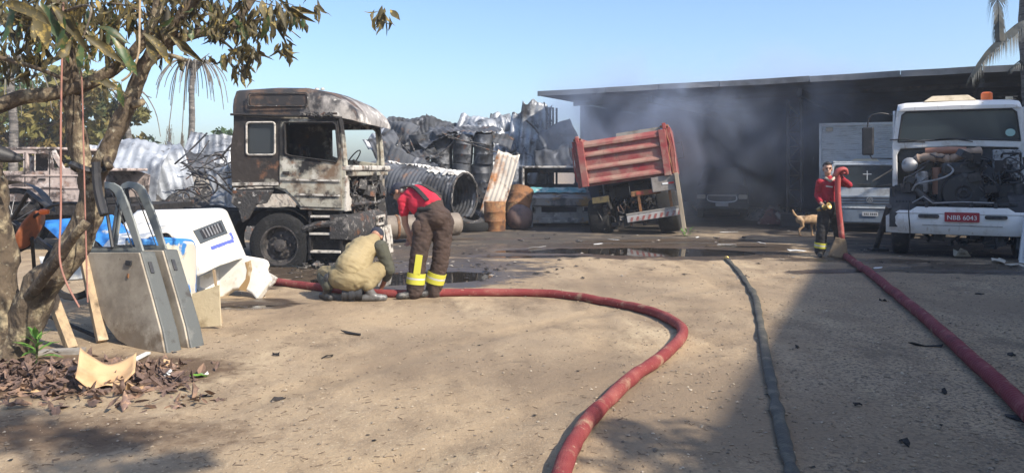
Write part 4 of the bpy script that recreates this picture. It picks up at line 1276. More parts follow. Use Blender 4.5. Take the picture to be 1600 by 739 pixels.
clutter(td, 'burnt_underparts', M_char, (-.95, .5, .2, 3.5, .35, 1.1), 60, rs, .02, .06)
clutter(td, 'hanging_scraps', M_char_grey, (-.95, .3, .1, .5, .15, .8), 22, rs, .008, .02)
cabp = [(4.7, .95), (6.4, .95), (6.45, 1.7), (6.3, 2.35), (4.7, 2.38)]
YZP = lambda x: Matrix(((0, 0, 1, x), (1, 0, 0, 0), (0, 1, 0, 0), (0, 0, 0, 1)))
for x in (-1.1, 1.1):
    MB().plate(cabp, [[(5.2, 1.65), (6.25, 1.6), (6.2, 2.2), (5.2, 2.25)]], .05, YZP(x)).build('cab_side', M_silver_paint, td)
MB().box(-1.1, 1.1, 4.7, 6.3, 2.36, 2.44).build('cab_roof', M_char, td, bevel=.02)
MB().box(-1.1, 1.1, 6.38, 6.43, .95, 1.65).build('cab_front', M_char, td)
MB().box(-1.05, 1.05, 4.72, 4.78, .95, 2.35).build('cab_back', M_char, td)
mb = MB().tube([(1.12, 6.2, 2.2), (1.38, 6.2, 2.25), (1.4, 6.2, 1.75), (1.12, 6.2, 1.72)], .015, 6)
mb.build('mirror_arm', M_black, td)
for x in (-.95, .95):
    wheel(td, (x, 5.4, .45), .48, .3, M_tyre_burnt, M_rim)

for w_ in [c for c in td.children if c.name.startswith('wheel')]:
    w_.matrix_local = Matrix.Translation(Vector((0, 0, 0)))
    cx, cy, cz = [sum(v.co[i] for v in w_.data.vertices) / len(w_.data.vertices) for i in range(3)]
    w_.matrix_local = Matrix.Translation((cx, cy, cz)) @ Matrix.Rotation(R(90), 4, 'Z') @ Matrix.Translation((-cx, -cy, -cz))

# ================================================================== BURNT LIGHT TRUCK beside the tipper
bj = thing('burnt_light_truck', 'burnt bonneted light truck, melted teal windscreen glass on its bonnet', 'truck', (1.32, 21.6, 0), R(-90 + 4))
# local x forward (towards the photographer), y left of it (right in the picture)
HWJ = .98
secs = []
for x, zt, zb in ((.14, .72, .60), (.16, .80, .62), (-.4, .90, .42), (-.75, 1.05, .45)):
    secs.append([(x, -HWJ, zb), (x, -HWJ, zt - .06), (x, -HWJ + .12, zt), (x, 0, zt + .03), (x, HWJ - .12, zt), (x, HWJ, zt - .06), (x, HWJ, zb)])
jb = MB().loft(secs).build('bonnet', mat('scorched bonnet lightened for shade', (.33, .31, .28), [L((.10, .10, .10), 2.2, .48, .62, 8), L((.48, .27, .08), 1.5, .55, .63, 7, off=5), L((.6, .56, .5), 3, .62, .7, 7, off=2)], rough=.7, bump=(14, .3)), bj, smooth=True)  # bonnet, grille and bumper coloured lighter to offset the tipper's shade
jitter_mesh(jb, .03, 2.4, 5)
tg_ = MB().grid(lambda u, v: (-.72 + .34 * u, -.75 + 1.6 * v, 1.10 - .14 * u + .03 * mnoise.noise(Vector((u * 5, v * 9, 3)))), 6, 22)
tg_.build('melted_glass', M_teal, bj, smooth=True)
MB().plate(rrect(-HWJ, HWJ, .22, .66, .04), [rrect(-.95, -.66, .40, .62, .02), rrect(.66, .95, .40, .62, .02), (rrect(-.5, .5, .42, .6, .02))], .06, YZ(.05)).build('grille', MATS['scorched bonnet lightened for shade'], bj, bevel=.01)
MB().box(-.12, -.02, -.97, .97, .24, .66).build('radiator_backing', M_char, bj)  # black box added behind the grille so its openings read dark
for y in (-.8, .8):
    MB().plate(rrect(y - .13, y + .13, .41, .60, .02), [rrect(y - .1, y + .1, .44, .57, .02)], .05, YZ(.075)).build('headlamp_frame', M_ash, bj)
for k in range(3):
    MB().box(.0, .03, -.5, .5, .44 + k * .05, .455 + k * .05).build('grille_slat', M_char, bj)
bp_ = MB().box(.03, .14, -HWJ - .04, HWJ + .04, .12, .27).build('bumper', MATS['scorched bonnet lightened for shade'], bj, bevel=.02)
MB().box(.141, .15, -.15, .2, .16, .20).build('plate_remains', M_ash, bj)
cabz = 1.66
mb = MB()
for y in (-HWJ + .04, HWJ - .04):
    mb.tube([(-.78, y, 1.0), (-.86, y, cabz - .02)], .035, 6)
fr = mb.build('windscreen_post', M_ash, bj)
MB().box(-1.95, -.82, -HWJ, HWJ, cabz, cabz + .06).build('cab_roof', M_ash, bj, bevel=.02)
MB().plate([(-HWJ, .5), (HWJ, .5), (HWJ, cabz), (-HWJ, cabz)], [rrect(-.72, -.02, 1.18, 1.52, .06), rrect(.06, .74, 1.18, 1.52, .06)], .05, YZ(-1.9)).build('cab_back', M_char, bj)
for y in (-HWJ, HWJ - .04):
    MB().plate([(-1.9, .4), (-.75, .4), (-.76, 1.0), (-.84, cabz), (-1.9, cabz)], [[(-1.75, 1.05), (-.92, 1.05), (-.96, 1.55), (-1.75, 1.55)]], .04, XZ(y)).build('cab_side', M_jeep, bj)
MB().box(-1.85, -.6, -.9, .9, .35, .45).build('cab_floor', M_char, bj)
for (x, y) in ((-.45, -.82), (-.45, .82), (-2.9, -.82), (-2.9, .82)):
    wheel(bj, (x, y, .32), .34, .24, M_tyre_burnt, M_rim, flat=.03, side=-1 if y < 0 else 1)
MB().box(-4.0, -2.0, -.95, .95, .55, .65).build('flatbed', M_char, bj)
clutter(bj, 'burnt_wiring', M_char_grey, (-.7, -.1, -.8, .8, .3, .65), 30, rs, .01, .03)

# ================================================================== SMALL BOX TRUCK in the shed
vw_c = P(1355, 266, 19.4) * Vector((1, 1, 0))
vt = thing('box_truck', 'small slate-blue box truck with a white cross on its windscreen', 'truck', vw_c, math.atan2(-.93, -.37), None, .9)
HV = 1.02
secs = []
for x, z0, in ((0, .30), (.06, .32)):
    pass
fo = [(-HV, .28), (HV, .28), (HV + .01, 1.25), (.93, 1.92), (.86, 1.98), (-.86, 1.98), (-.93, 1.92), (-HV - .01, 1.25)]
scr = [(-.93, 1.29), (.93, 1.29), (.85, 1.86), (.80, 1.90), (-.80, 1.90), (-.85, 1.86)]
MB().plate(fo, [scr], .06, YZ(0)).build('cab_front', M_silver_paint, vt, bevel=.03)
ws = MB().plate(scr, (), .008, YZ(-.02)).build('windscreen', M_glass, vt)
MB().box(-.014, -.008, -.010, .010, 1.50, 1.76).build('cross_mark', M_plate_white, ws)
MB().box(-.0145, -.0085, -.11, .11, 1.655, 1.675).build('cross_mark', M_plate_white, ws)
MB().tube([(.01, -.6, 1.31), (.02, -.2, 1.38), (.01, .1, 1.37)], .012, 5).build('wiper', M_black, vt)
MB().tube([(.01, .2, 1.31), (.02, .55, 1.38), (.01, .8, 1.36)], .012, 5).build('wiper', M_black, vt)
gp = MB().box(.004, .04, -.72, .74, .78, 1.06).build('grille', M_grey_blue, vt, bevel=.015)
for k in range(3):
    MB().box(.042, .052, -.68, .70, .83 + k * .08, .85 + k * .08).build('grille_slat', M_black, gp)
em = MB().lathe([(.085, 0), (.085, .012), (.070, .012), (.070, 0)], 24, Matrix.Translation((.053, .06, .95)) @ Matrix.Rotation(R(90), 4, 'Y'), closed=True)
for a, c in (((-.055, .045), (-.02, -.05)), ((-.02, -.05), (0, .0)), ((0, 0), (.02, -.05)), ((.02, -.05), (.055, .045)), ((-.025, .06), (0, .01)), ((0, .01), (.025, .06))):
    em.beam((.06, .06 + a[0], .95 + a[1]), (.06, .06 + c[0], .95 + c[1]), .013)
em.build('emblem', M_chrome, gp)
for y in (-.84, .86):
    MB().plate(rrect(y - .13, y + .13, .80, 1.04, .05), (), .03, YZ(.03)).build('headlamp', M_lens, vt, bevel=.01)
MB().box(.004, .10, -HV - .02, HV + .02, .30, .70).build('bumper', M_grey_blue, vt, bevel=.03)
MB().box(.004, .115, -HV - .0, HV + .0, .70, .745).build('bumper_trim', M_silver_paint, vt, bevel=.012)
npv = MB().box(.118, .124, -.13, .27, .50, .61).build('number_plate', M_plate_grey, vt)
for k in range(7):
    y = -.09 + k * .046 + (.02 if k > 2 else 0)
    MB().box(.1245, .126, y, y + .026, .525, .582).build('plate_mark', M_black, npv)
for s_ in (-1, 1):
    MB().plate([(-.06, .28), (-1.5, .28), (-1.5, 1.95), (-.15, 1.95), (-.06, 1.3)], [[(-.3, 1.3), (-1.0, 1.3), (-1.0, 1.8), (-.4, 1.8)]], .05, XZ(-HV if s_ < 0 else HV - .05)).build('cab_side', M_silver_paint, vt)
    wheel(vt, (-.75, s_ * .86, .38), .38, .24, M_tyre, M_rim, side=-1 if s_ < 0 else 1)
    wheel(vt, (-4.0, s_ * .86, .38), .38, .4, M_tyre, M_rim, side=-1 if s_ < 0 else 1)
vr = MB().box(-1.5, -.02, -.90, .90, 1.965, 2.03).build('roof', M_silver_paint, vt, bevel=.03)
MB().loft([[(-.3, -.42, 2.032), (-.3, .34, 2.032), (-.9, .34, 2.032), (-.9, -.42, 2.032)], [(-.36, -.30, 2.10), (-.36, .25, 2.10), (-.8, .25, 2.10), (-.8, -.30, 2.10)]]).build('roof_hatch', M_cream, vr)
MB().box(-1.45, -.1, -.95, .95, .35, .5).build('cab_floor', M_black, vt)
MB().box(-.45, -.1, -.95, .95, .9, 1.28).build('dashboard', M_black, vt)
MB().box(-5.2, -1.0, -.4, .4, .45, .6).build('chassis', M_dark_steel, vt)
# cargo body with pressed ribs
bx = MB().box(-5.6, -1.72, -1.24, 1.24, .85, 3.18).build('cargo_body', M_alu, vt)
for k in range(34):
    z = 1.02 + k * .0615
    MB().loft([[(-1.715, y, z), (-1.70, y, z + .012), (-1.70, y, z + .030), (-1.715, y, z + .042)] for y in (-1.16, 1.16)]).build('rib', M_alu, bx)
for y in (-1.25, 1.19):
    MB().box(-1.72, -1.66, y, y + .06, .85, 3.18).build('corner_post', M_alu, bx)
MB().box(-1.72, -1.66, -1.25, 1.25, 3.13, 3.21).build('top_rail', M_alu, bx)
for y in (-1.06, .96):
    MB().box(-1.69, -1.62, y, y + .20, 2.96, 3.08).build('marker_lamp', M_cream, bx, bevel=.01)
mb = MB().tube([(-.1, 1.0, 1.75), (.05, 1.2, 1.8), (.05, 1.25, 1.5)], .012, 5)
mb.build('mirror_arm', M_black, vt)
MB().box(.0, .06, 1.17, 1.33, 1.35, 1.62).build('mirror', M_black, vt, bevel=.02)

# ================================================================== DARK PICKUP in the smoke
pk_c = P(1128, 266, 25.2) * Vector((1, 1, 0))
pk = thing('dark_pickup', 'dark pickup with chrome-edged grille parked deep in the smoky shed', 'pickup', pk_c, math.atan2(-.965, -.262))
HP = .84
secs = []
for x, w, z0, z1 in ((.0, .74, .38, .70), (.06, .80, .34, .86), (-.35, HP, .32, 1.0), (-1.05, HP, .32, 1.10), (-1.15, HP, .32, 1.10)):
    secs.append([(x, -w, z0), (x, -w - .01, (z0 + z1) / 2), (x, -w + .02, z1 - .08), (x, -w + .14, z1), (x, 0, z1 + .03), (x, w - .14, z1), (x, w - .02, z1 - .08), (x, w + .01, (z0 + z1) / 2), (x, w, z0)])
pbod = MB().loft(secs).build('body', M_navy_paint, pk, smooth=True)
secs = []
for x, w, z1 in ((-1.05, .76, 1.12), (-1.62, .66, 1.62), (-1.9, .65, 1.68), (-2.7, .66, 1.66), (-2.95, .74, 1.12)):
    secs.append([(x, -w, z1 - (.02 if z1 < 1.2 else .08)), (x, -w + .1, z1), (x, w - .1, z1), (x, w, z1 - (.02 if z1 < 1.2 else .08)), (x, .82, 1.08), (x, -.82, 1.08)])
MB().loft(secs).build('cabin', M_navy_paint, pk, smooth=True)
q_ = MB(); q_.add([(-1.08, -.70, 1.16), (-1.08, .70, 1.16), (-1.59, .60, 1.58), (-1.59, -.60, 1.58)], [(0, 1, 2, 3)])
q_.v = [v + Vector((.012, 0, .012)) for v in q_.v]
q_.build('windscreen', M_glass, pk)
MB().box(-5.0, -2.9, -HP, HP, .5, 1.08).build('cargo_bed', M_navy_paint, pk)
for y in (-.66, .66):
    MB().plate(rrect(y - .14, y + .14, .66, .80, .04), (), .06, YZ(.085)).build('headlamp', M_lens, pk, bevel=.012)
MB().box(.05, .09, -.46, .46, .76, .79).build('grille_bar', M_chrome, pk, bevel=.008)
MB().tube(catmull([(.08, -.46, .75), (.10, -.42, .60), (.12, 0, .55), (.10, .42, .60), (.08, .46, .75)], 5), .018, 6).build('grille_rim', M_chrome, pk, smooth=True)
MB().box(.05, .07, -.42, .42, .60, .75).build('grille', M_black, pk)
MB().box(.02, .14, -HP, HP, .33, .54).build('bumper', M_navy_paint, pk, bevel=.03)
MB().box(.142, .15, -.20, .20, .42, .53).build('number_plate', M_plate_grey, pk)
for y in (-.7, .7):
    for x in (-.6, -3.9):
        wheel(pk, (x, y, .36), .36, .22, M_tyre, M_rim, side=-1 if y < 0 else 1)

# ================================================================== BURNT PALE PICKUP at the tree
bc = thing('burnt_pale_pickup', 'burnt-out pale double-cab car body with empty windows behind the tree', 'car', P(70, 266, 15.0) * Vector((1, 1, 0)), R(-6))
# local x to the right (forward), near side y = 0
zc = .98
so = [(-1.5, zc), (1.2, zc), (1.25, zc + .52), (.95, zc + .62), (.40, zc + .66), (.20, zc + 1.02), (-1.05, zc + 1.04), (-1.5, zc + .9)]
w1 = [(-.36, zc + .60), (.05, zc + .60), (.08, zc + .92), (-.02, zc + .94), (-.36, zc + .94)]
w2 = [(-.98, zc + .60), (-.46, zc + .60), (-.46, zc + .94), (-.98, zc + .95)]
w3 = [(.17, zc + .66), (.30, zc + .66), (.15, zc + .9)]
for y in (0, 1.5):
    bs = MB().plate(so, [w1, w2, w3] if y == 0 else [w1, w2], .05, XZ(y)).build('body_side', M_pinkwhite, bc, bevel=.01)
    if y == 0:
        for hx in (-1.02, -.42, .10):
            MB().box(hx, hx + .014, -.008, -.001, zc + .03, zc + .97).build('door_seam', M_char, bs)
        for zz in (zc + .5, zc + .26):
            MB().box(-1.45, 1.15, -.02, -.001, zz, zz + .03).build('body_crease', M_pinkwhite, bs, bevel=.006)
        MB().box(-.12, .02, -.02, -.001, zc + .42, zc + .46).build('handle', M_char, bs)
        MB().tube([(-.2, -.01, zc + .6), (-.2, -.01, zc + .94)], .012, 5).build('window_bar', M_ash, bs)
MB().box(-1.45, .22, -.02, 1.52, zc + 1.02, zc + 1.07).build('roof', M_pinkwhite, bc, bevel=.02)
MB().box(.35, 1.22, .05, 1.5, zc + .60, zc + .66).build('bonnet', M_pinkwhite, bc, bevel=.02)
MB().box(-1.48, 1.2, .05, 1.5, zc - .04, zc + .05).build('floor_pan', M_char, bc)
# the charred flat trailer it sits on
ft = thing('charred_trailer', 'charred flat trailer carrying the burnt pale car body', 'trailer', P(70, 266, 15.0) * Vector((1, 1, 0)), R(-6))
MB().box(-2.3, 2.0, -.2, 1.9, .74, .92).build('deck', M_char, ft)
for x in (-1.6, 1.1):
    for y in (.0, 1.7):
        wheel(ft, (x, y, .38), .38, .24, M_tyre_burnt, M_rim, flat=.03, side=-1 if y < 1 else 1)
MB().box(-2.2, 1.9, .3, .4, .5, .738).build('rail', M_char, ft)
MB().box(-2.2, 1.9, 1.3, 1.4, .5, .738).build('rail', M_char, ft)

# ================================================================== SCRAP HEAPS
def sheet_mesh(w, h, pitch, amp, crumple, seed, curve=0.0, torn=.0, nv=14):
    """one corrugated sheet: x across the ribs, y along them; bent, dented, with a ragged edge"""
    rs = np.random.RandomState(seed)
    nu = int(w / pitch) * 4
    o = Vector(rs.uniform(-50, 50, 3))
    mb = MB()

    def f(u, v):
        x, y = (u - .5) * w, (v - .5) * h
        z = amp * math.sin(2 * math.pi * x / pitch)
        if torn and v in (0.0, 1.0):
            y += torn * (mnoise.noise(Vector((x * 4, v * 7, seed))) - .2)
        p = Vector((x, y, z))
        if curve:
            a = y * curve
            p = Vector((x, math.sin(a) / curve, z * 1 + (1 - math.cos(a)) / curve))
            p += Vector((0, -math.sin(a), math.cos(a) - 1)) * z
        q = Vector((x, y, 0)) * .9 + o
        c = mnoise.noise_vector(q) * crumple + mnoise.noise_vector(q * 2.3) * crumple * .5
        fold = abs(mnoise.noise(q * 1.3 + Vector((5, 5, 5)))) * crumple * 1.4
        return p + Vector((c.x * .5, c.y * .5, c.z + fold))
    mb.grid(f, nu, nv)
    return mb


def sheet(pos, w, h, rot, mt, label, seed, crumple=.12, pitch=.16, amp=.018, curve=0.0, group=None, torn=.12, name='metal_sheet'):
    mb = sheet_mesh(w, h, pitch, amp, crumple, seed, curve, torn)
    o = mb.build(name, mt, None, smooth='all')
    m = o.modifiers.new('thickness', 'SOLIDIFY')
    m.thickness = .004
    o.location = pos
    o.rotation_euler = rot
    return tag(o, label, 'metal sheet', group)


def ori(yaw, tilt, roll=0):
    """sheet standing with ribs vertical; yaw turns it, tilt leans it back, roll turns it in its own plane"""
    return (Matrix.Rotation(R(yaw), 4, 'Z') @ Matrix.Rotation(R(90 - tilt), 4, 'X') @ Matrix.Rotation(R(roll), 4, 'Z')).to_euler()


def drum(name, label, pos, mt, rot=(0, 0, 0), group=None, r=.29, h=.88, dent=.015, seed=0):
    t = thing(name, label, 'drum', pos, 0, group)
    t.rotation_euler = rot
    prof = [(0, .012), (r * .94, .012), (r * .96, 0), (r, .01), (r, h * .31), (r * 1.035, h * .33), (r * 1.035, h * .35), (r, h * .37), (r, h * .63), (r * 1.035, h * .65), (r * 1.035, h * .67), (r, h * .69), (r, h - .01), (r * .97, h)]
    b_ = MB().lathe(prof, 28).build('shell', mt, t, smooth=True)
    jitter_mesh(b_, dent, 3.0, seed + 1.3)
    lid = MB().lathe([(r * .965, h - .002), (r * .94, h - .018), (0, h - .015)], 28).build('lid', mt, t, smooth=True)
    MB().lathe([(.035, 0), (.035, .02), (0, .02)], 10, Matrix.Translation((r * .6, 0, h - .018))).build('bung', mt, t)
    return t


# --- stacked scorched drums
rs = np.random.RandomState(14)
DG = 'scorched drums stacked under the fallen roof sheets'
c0 = P(770, 266, 23.2) * Vector((1, 1, 0))
sd0 = 0
for tier in range(3):
    for row in range(2):
        for k in range(6 if tier < 2 else 4):
            if tier == 2 and row == 1 and k > 2: continue
            p = c0 + Vector((-.30 - k * .63 + rs.normal() * .03, row * .66 + rs.normal() * .03, .02 + tier * .885))
            sd0 += 1
            lab = ('dented scorched steel drum on top of the stack under the roof sheets', 'scorched steel drum in the middle tier of the stack', 'blackened steel drum at the bottom of the stack')[2 - tier if tier != 1 else 1]
            drum('steel_drum', lab, p, M_drum_dark, (rs.normal() * .03, rs.normal() * .03, rs.uniform(0, 6)), DG + (' (top)', ' (middle)', ' (bottom)')[2 - tier if tier != 1 else 1], dent=.03, seed=sd0)

# --- sheets fallen over the drums and the collapsed frame
S = [  # px, py, d, w, h, yaw, tilt, roll, mat, crumple
    (726, 203, 23.4, 2.0, 1.2, 8, 78, 6, M_galv_soot, .12), (684, 214, 23.0, 1.2, .9, -15, 60, 38, M_galv_soot, .14), (770, 219, 23.4, 1.2, .9, 15, 62, -22, M_galv_soot, .14),
    (646, 248, 22.4, 1.5, .4, 5, 40, 28, M_galv_soot, .10), (655, 215, 24.2, 1.3, 1.3, 10, 30, 10, M_galv_soot, .25), (622, 218, 24.0, 1.1, 1.2, -20, 20, -15, M_galv_soot, .25),
    (607, 240, 23.0, .9, 1.2, 15, 15, 25, M_galv_soot, .25), (775, 215, 25.0, 1.4, 1.5, 0, 25, 15, M_galv, .25), (745, 208, 25.4, 1.4, 1.2, -10, 35, -10, M_galv, .22),
    (690, 200, 25.6, 1.2, .8, 10, 50, -12, M_galv_soot, .2), (640, 265, 21.8, 1.4, .9, 0, 30, -20, M_galv_soot, .22), (672, 285, 21.6, .8, .8, 20, 40, 12, M_galv, .18),
    (712, 335, 21.6, .6, .4, 0, 30, 20, M_galv_soot, .12), (630, 200, 26.0, 1.6, .8, 0, 40, 8, M_galv_soot, .25), (598, 225, 25.0, 1.0, 1.0, 0, 40, 30, M_galv, .25)]
for i, (px, py, d, w, h, ya, ti, ro, mt, cr) in enumerate(S):
    sheet(P(px, py, d), w, h, ori(ya, ti, ro), mt, 'crumpled sooty sheet fallen over the stacked drums' if mt is M_galv_soot else 'crumpled bare grey sheet in the heap behind the drums', 100 + i, cr,
          group='sheets fallen over the drums' if mt is M_galv_soot else 'grey sheets behind the drums')
rs = np.random.RandomState(91)
for i in range(14):
    px, d = rs.uniform(598, 770), rs.uniform(21.6, 22.7)
    py = rs.uniform(235, 325) if px < 680 else rs.uniform(295, 340)
    sheet(P(px, py, d), rs.uniform(.35, .8), rs.uniform(.35, .9), ori(rs.uniform(-50, 50), rs.uniform(0, 70), rs.uniform(-60, 60)), M_galv_soot, 'small torn blackened sheet piece wedged in the drum heap', 500 + i, .22,
          group='torn sheet pieces in the drum heap')
# --- sheets hanging from the shed's torn end
H = [(835, 215, 24.6, 1.0, 2.3, 8, 8, 6), (815, 235, 24.7, 1.0, 2.4, -6, 10, 10), (795, 240, 24.9, 1.1, 2.1, 4, 14, 16), (842, 260, 24.4, .8, 1.8, 15, 5, 2), (778, 255, 24.8, .9, 1.9, 0, 12, 20), (812, 275, 24.3, 1.2, 1.5, 0, 10, 8),
     (790, 205, 25.8, 1.2, 1.2, 0, 20, 10)]
for i, (px, py, d, w, h, ya, ti, ro) in enumerate(H):
    sheet(P(px, py, d), w, h, ori(ya, ti, -ro), M_galv, 'pale buckled cladding sheet hanging from the torn end of the shed', 200 + i, .16, pitch=.24, amp=.03, group='cladding torn from the shed end', torn=.25)
for i, (px, py, d, w, h, ya, ti, ro, mt) in enumerate([(873, 228, 23.6, 1.1, 1.3, -15, 15, -25, M_galv_soot), (868, 250, 23.4, 1.0, .8, -10, 25, -15, M_galv_soot)]):
    sheet(P(px, py, d), w, h, ori(ya, ti, -ro), mt, ('upper crumpled half-blackened cladding bundle at the shed corner', 'lower crumpled cladding bundle sagging above the burnt light truck')[i], 230 + i, .3, pitch=.24, amp=.02, name='metal_sheet')
o = sheet(P(781, 288, 20.6), .62, 1.78, ori(-12, 12, -14), M_galv_rust, 'tall rusty orange corrugated sheet leaning behind the rusty drum', 260, .035, pitch=.125, amp=.022, torn=.08)
sheet(P(820, 330, 21.4), .35, 1.3, ori(10, 5, 6), M_galv, 'narrow pale bent strip standing beside the burnt light truck', 262, .10, pitch=.17)

# --- twisted steel bars
BG = 'twisted steel bars in the scrap heap'
rs = np.random.RandomState(42)
bars = [((822, 188, 24), (846, 216, 24)), ((850, 160, 24.0), (851, 300, 24.0)), ((640, 262, 22.2), (718, 212, 22.3)), ((690, 208, 22.2), (800, 245, 22.4)), ((606, 232, 22.8), (690, 246, 22.8)),
        ((612, 258, 22.5), (628, 212, 22.8)), ((650, 252, 22.4), (628, 226, 22.8)), ((596, 212, 23), (640, 228, 23)), ((668, 292, 21.6), (742, 276, 21.6)), ((700, 215, 22.3), (760, 226, 22.2)), ((738, 272, 21.5), (745, 340, 21.3)), ((640, 218, 22.6), (672, 262, 22.3))]
for i, (a, c) in enumerate(bars):
    p, q_ = P(*a), P(*c)
    m = (p + q_) / 2 + Vector(rs.normal(size=3)) * .06 * (p - q_).length
    o = MB().tube(catmull([p, m, q_], 6), .022 if i else .03, 6).build('steel_bar', M_char_grey, None, smooth=True)
    if i == 0: tag(o, 'thin bent pole sticking up beside the hanging cladding', 'steel bar')
    elif i == 1: tag(o, 'upright thin steel post at the torn corner of the shed', 'steel post')
    else: tag(o, 'twisted blackened steel bar lying across the drum heap', 'steel bar', BG)

# --- burst corrugated tank
tk = thing('corrugated_tank', 'burst sooty corrugated tank lying open-ended before the drums', 'tank', (0, 0, 0))
A, Bp = P(585, 300, 19.7), P(726, 311, 18.4)
ax = (Bp - A).normalized()
sx = ax.cross(Vector((0, 0, 1))).normalized()
uz = sx.cross(ax)


def tank(u, v, rin=0.0):
    a = R(-62 + 304 * v)
    ln = (Bp - A).length
    r = (.74 - .17 * u) + .014 * math.sin(2 * math.pi * u * 26) - rin
    r += .05 * mnoise.noise(Vector((u * 3, v * 4, 2)))
    if u > .95 or v in (0, 1): r += 0
    e = .05 * mnoise.noise(Vector((v * 18, 3, u))) if u == 1 else 0
    return A + ax * (u * ln + e) + sx * (-math.cos(a)) * r + uz * (math.sin(a) * r) + Vector((0, 0, .05))


o = MB().grid(tank, 104, 40).build('shell', M_galv_soot, tk, smooth='all')
o.modifiers.new('thickness', 'SOLIDIFY').thickness = .012
MB().tube([tank(1, k / 40) for k in range(41)], .03, 6).build('end_rim', M_char_grey, tk, smooth=True)


def tank_top(u, v):
    p = tank(u * .92 + .02, .36 + .2 * v)
    return p + Vector((0, 0, .03 + .03 * mnoise.noise(Vector((u * 6, v * 4, 9)))))


for (u0, u1, v0, v1, lab) in ((.16, .62, .33, .52, 'whitened corrugated sheet lying along the top of the burst tank'), (.66, 1.0, .36, .60, 'short whitened corrugated sheet at the open mouth of the tank')):
    def over(u, v, u0=u0, u1=u1, v0=v0, v1=v1):
        e = .03 * mnoise.noise(Vector((u * 14, 2, v0)))
        p = tank(u0 + (u1 - u0) * u, v0 + (v1 - v0) * v + (e if v in (0, 1) else 0))
        q = tank(u0 + (u1 - u0) * u, .5)
        ctr = A + ax * ((u0 + (u1 - u0) * u) * (Bp - A).length)
        return p + (p - ctr).normalized() * (.03 + .02 * math.sin(u * (u1 - u0) * 150) + .02 * mnoise.noise(Vector((u * 5, v * 4, 9))))
    o = MB().grid(over, 90, 10).build('metal_sheet', mat('ash white sheet', (.62, .60, .56), [L((.22, .21, .2), 2.5, .50, .64, 8), L((.06, .055, .05), 4, .60, .7, 8)], rough=.75), None, smooth='all')
    o.modifiers.new('thickness', 'SOLIDIFY').thickness = .006
    tag(o, lab, 'metal sheet')

# --- long pipe, tyres, boulder-like lumps
pp = thing('steel_cylinder', 'long rusty grey steel cylinder lying below the burst tank', 'cylinder', (0, 0, 0))
a_, c_ = P(598, 356, 16.6), P(716, 350, 17.3)
M = Matrix.Translation(a_) @ (c_ - a_).to_track_quat('Z', 'Y').to_matrix().to_4x4()
ln = (c_ - a_).length
MB().lathe([(0, -.08), (.16, -.06), (.25, 0), (.26, .04), (.26, ln - .04), (.25, ln), (.16, ln + .06), (0, ln + .08)], 28, M).build('barrel', mat('grey brown cylinder', (.20, .165, .13), [L((.08, .06, .05), 4, .5, .65, 7), L((.33, .29, .24), 5, .58, .7, 7)], rough=.6, bump=(12, .2)), pp, smooth=True)
for t in (.3, ln - .3):
    MB().lathe([(.262, t - .03), (.272, t - .02), (.272, t + .02), (.262, t + .03)], 28, M).build('hoop', M_rust, pp, smooth=True)


def loose_tyre(label, pos, rot, r=.42, w=.24, mt=M_tyre_burnt, group=None):
    M = Matrix.Translation(pos) @ rot
    prof = [(r * .55, -w / 2 + .03), (r * .62, -w / 2), (r * .92, -w / 2 + .01), (r, -w / 2 + .06), (r, w / 2 - .06), (r * .92, w / 2 - .01), (r * .62, w / 2), (r * .55, w / 2 - .03)]
    o = MB().lathe(prof, 36, M, closed=True).build('loose_tyre', mt, None, smooth=True)
    return tag(o, label, 'tyre', group)


g = G(737, 362)
loose_tyre('scorched tyre lying at the bottom of the pair before the tank', g + Vector((0, 0, .14)), Matrix.Identity(4), .50)
loose_tyre('tilted scorched tyre resting on another before the tank', g + Vector((-.03, -.05, .34)), Matrix.Rotation(R(25), 4, 'X') @ Matrix.Rotation(R(12), 4, 'Y'), .40, .20, M_char_grey)
loose_tyre('burnt tyre leaning inside the tank mouth', P(741, 330, 20.6), Matrix.Rotation(R(70), 4, 'X') @ Matrix.Rotation(R(25), 4, 'Y'), .42, .2)
drum('rusty_drum', 'upright rusty orange oil drum before the leaning rusty sheet', G(773, 362) + Vector((0, 0, .02)), M_rust, (0, 0, .6), r=.28, h=.76, dent=.012)
drum('rusty_drum', 'rusty drum tilted back beside the burnt light truck', P(800, 332, 20.9) * Vector((1, 1, 0)) + Vector((0.1, .2, .32)), M_rust, (R(-25), R(14), 0), r=.33, h=.85, dent=.02)
lump = MB().lathe([(0, -.30), (.2, -.26), (.33, -.12), (.36, .05), (.30, .22), (.16, .31), (0, .33)], 24).build('burnt_tank', mat('rusty purple boiler', (.13, .085, .075), [L((.05, .04, .045), 4, .48, .62, 7), L((.25, .13, .07), 4, .6, .72, 7)], rough=.7, bump=(15, .3)), None, smooth='all')
lump.location = G(812, 360) + Vector((0, 0, .33))
lump.rotation_euler = (R(70), R(20), 0)
tag(lump, 'rounded rusty boiler end lying by the upright rusty drum', 'tank')
jitter_mesh(lump, .02, 4, 2)

M_galv_mid = mat('dull silver sheet', (0.30, 0.325, 0.36), [L((0.12, 0.13, 0.15), 1.8, .46, .62, 8), L((0.50, 0.52, 0.54), 2.5, .58, .70, 8, off=5), L((.05, .045, .045), 3, .62, .7, 8, off=9)], rough=.55, metal=.2, bump=(12, .2))
